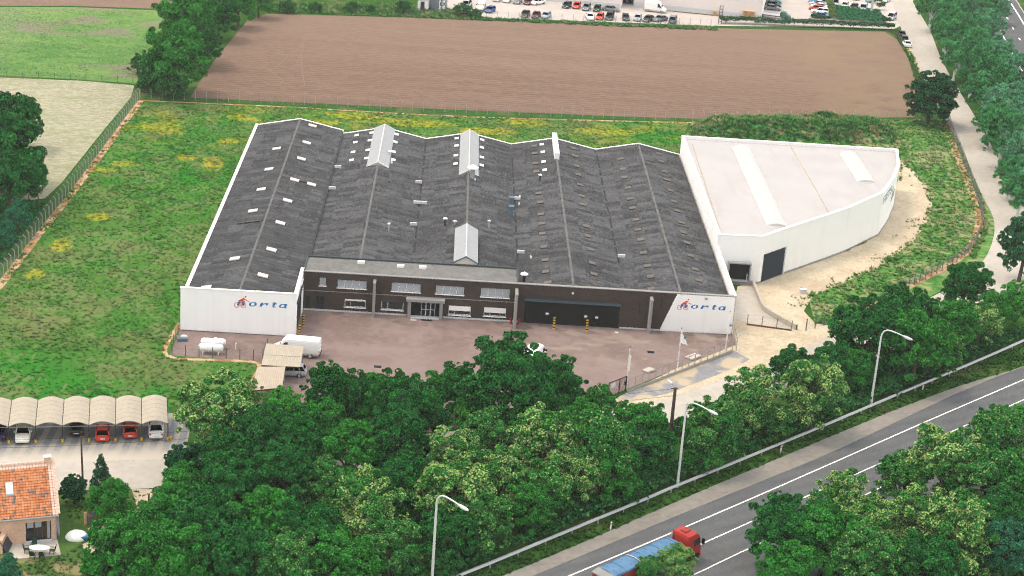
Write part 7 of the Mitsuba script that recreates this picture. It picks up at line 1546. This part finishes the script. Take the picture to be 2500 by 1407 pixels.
    ('willow', 113.64, 190.02, 4.81, 'pale tree by the far highway curb'),
    ('birch', 99.65, 146.28, 4.60, 'birch halfway down the row along the side road'),
    ('willow', 107.23, 157.10, 5.00, 'pale tree halfway down the row by the far highway'),
    ('birch', 95.91, 122.19, 4.73, 'birch in the lower half of the row along the side road'),
    ('willow', 104.72, 135.44, 5.67, 'big pale willow near the far highway line'),
    ('willow', 97.40, 112.83, 4.95, 'pale willow right of the lower birch'),
    ('birch', 91.58, 93.35, 3.93, 'last birch above the lower willows'),
    ('willow', 100.05, 107.65, 4.57, 'pale willow at the right border, upper of three'),
    ('willow', 93.15, 87.08, 4.17, 'pale willow at the right border, middle of three'),
    ('willow', 90.78, 71.92, 3.77, 'pale willow at the right border, lowest of three'),
    ('birch', 117.98, 208.86, 3.81, 'small birch at the top edge beside the far highway'),
    ('weeping', 78.04, 31.34, 3.75, 'dark weeping tree at the right border beyond the road bend'),
    ('round_bush', -47.52, -56.39, 1.47, 'dark round shrub between the house and the thin pole'),
    ('conifer', -45.39, -52.57, 1.32, 'pointed dark conifer behind the garden tree'),
    ('maple', -42.96, -60.01, 2.33, 'mid green garden tree in front of the conifer'),
    ('teal', -50.34, -74.17, 1.57, 'bluish bush in the bottom left corner'),
    ('shrub', -49.63, 185.58, 2.26, 'dark bush at the top edge above the ploughed field'),
    ('shrub', -43.30, 188.68, 1.71, 'low bush right of the dark one above the ploughed field'),
    ('shrub', -34.91, 190.81, 1.72, 'low bush along the top edge left of the site cabin'),
    ('shrub', -30.67, 192.11, 1.25, 'small low bush along the top edge left of the site cabin'),
    ('shrub', -9.34, 194.71, 2.32, 'bush beside the silver car in the far car park'),
    ('shrub', -6.22, 193.25, 1.73, 'small olive bush below the cream box van'),
    ('shrub', -23.08, 193.33, 2.11, 'small bush in the weeds left of the site cabin'),
    ('birch', 99.36, 159.82, 3.41, 'small birch on the road side of the row, under the third one'),
    ('birch', 103.03, 182.18, 3.21, 'small birch on the road side of the row, second from the top'),
    ('willow', 108.21, 177.78, 4.03, 'pale tree squeezed between the birches and the pale willows'),
    ('birch', 92.50, 106.18, 3.21, 'small birch on the road side of the row below the halfway birch'),
    ('willow', 110.02, 139.08, 3.68, 'pale willow cut by the right border above the three'),
    ('birch', 87.61, 73.54, 2.72, 'young birch at the lower end of the row before the road bend'),
    ('willow', 126.53, 226.17, 3.54, 'pale tree at the very top edge by the far highway'),
    ('birch', 111.56, 228.50, 3.55, 'birch cut by the top edge along the side road'),
    ('shrub', 19.79, -30.38, 1.48, 'low shrub beside the concrete road just left of the middle lamp pole'),
    ('shrub', 16.61, -30.82, 1.67, 'low shrub at the concrete road below the gate'),
    ('shrub', 13.06, -28.85, 1.58, 'low shrub at the concrete road right of the small tree by the gate'),
    ('shrub', -27.15, -41.28, 2.32, 'low bush filling the gap below the bright round tree'),
    ('shrub', -18.71, -34.94, 2.11, 'low bush at the yard edge between the dark oaks'),
    ('oak', -7.41, -30.16, 3.22, 'dark oak on the left flank of the biggest oak'),
    ('oak', 1.12, -38.62, 4.04, 'dark oak below the biggest oak, left of the small tree by the gate'),
    ('oak', -20.08, -33.63, 2.98, 'dark oak between the pointed oak and the mid green tree below the yard'),
    ('oak', -15.51, -34.07, 3.16, 'dark oak left of the broad oak below the yard'),
    ('maple', -9.58, -29.79, 2.74, 'green tree between the broad and the biggest oak at the yard edge'),
    ('maple', -22.98, -41.98, 3.23, 'green tree below the pointed oak right of the bright round tree'),
    ('oak', -83.21, 47.36, 7.06, 'dark tree cut by the left border beside the huge one'),
    ('oak', -82.70, 67.57, 3.99, 'dark tree top on the right of the huge left tree'),
    ('oak', -76.18, 44.59, 3.33, 'dark lower tree on the right of the huge left tree above the hay edge'),
    ('willow', 93.50, 83.03, 4.56, 'pale willow mostly outside the right border, above the road bend'),
    ('birch', 86.00, 61.54, 3.17, 'young tree at the lower end of the row where the side road bends'),
    ('willow', 97.10, 107.37, 3.78, 'pale willow filling the gap between the last birch and the border willows')]:
    tree(k_, x_, y_, r_, l_)

# ---- the hazy air ---------------------------------------------------------------------------
scene['air'] = {'type': 'homogeneous', 'albedo': {'type': 'rgb', 'value': [0.95, 0.95, 0.95]}, 'sigma_t': 0.0001}
scene['haze'] = {'type': 'cube', 'to_world': T().translate([0, 900, 54.5]).scale([1600, 1700, 55.5]), 'bsdf': {'type': 'null'}, 'interior': {'type': 'ref', 'id': 'air'}}
scene['camera']['medium'] = {'type': 'ref', 'id': 'air'}
labels['haze'] = {'label': 'thin pale haze in the air over the whole scene', 'kind': 'stuff'}
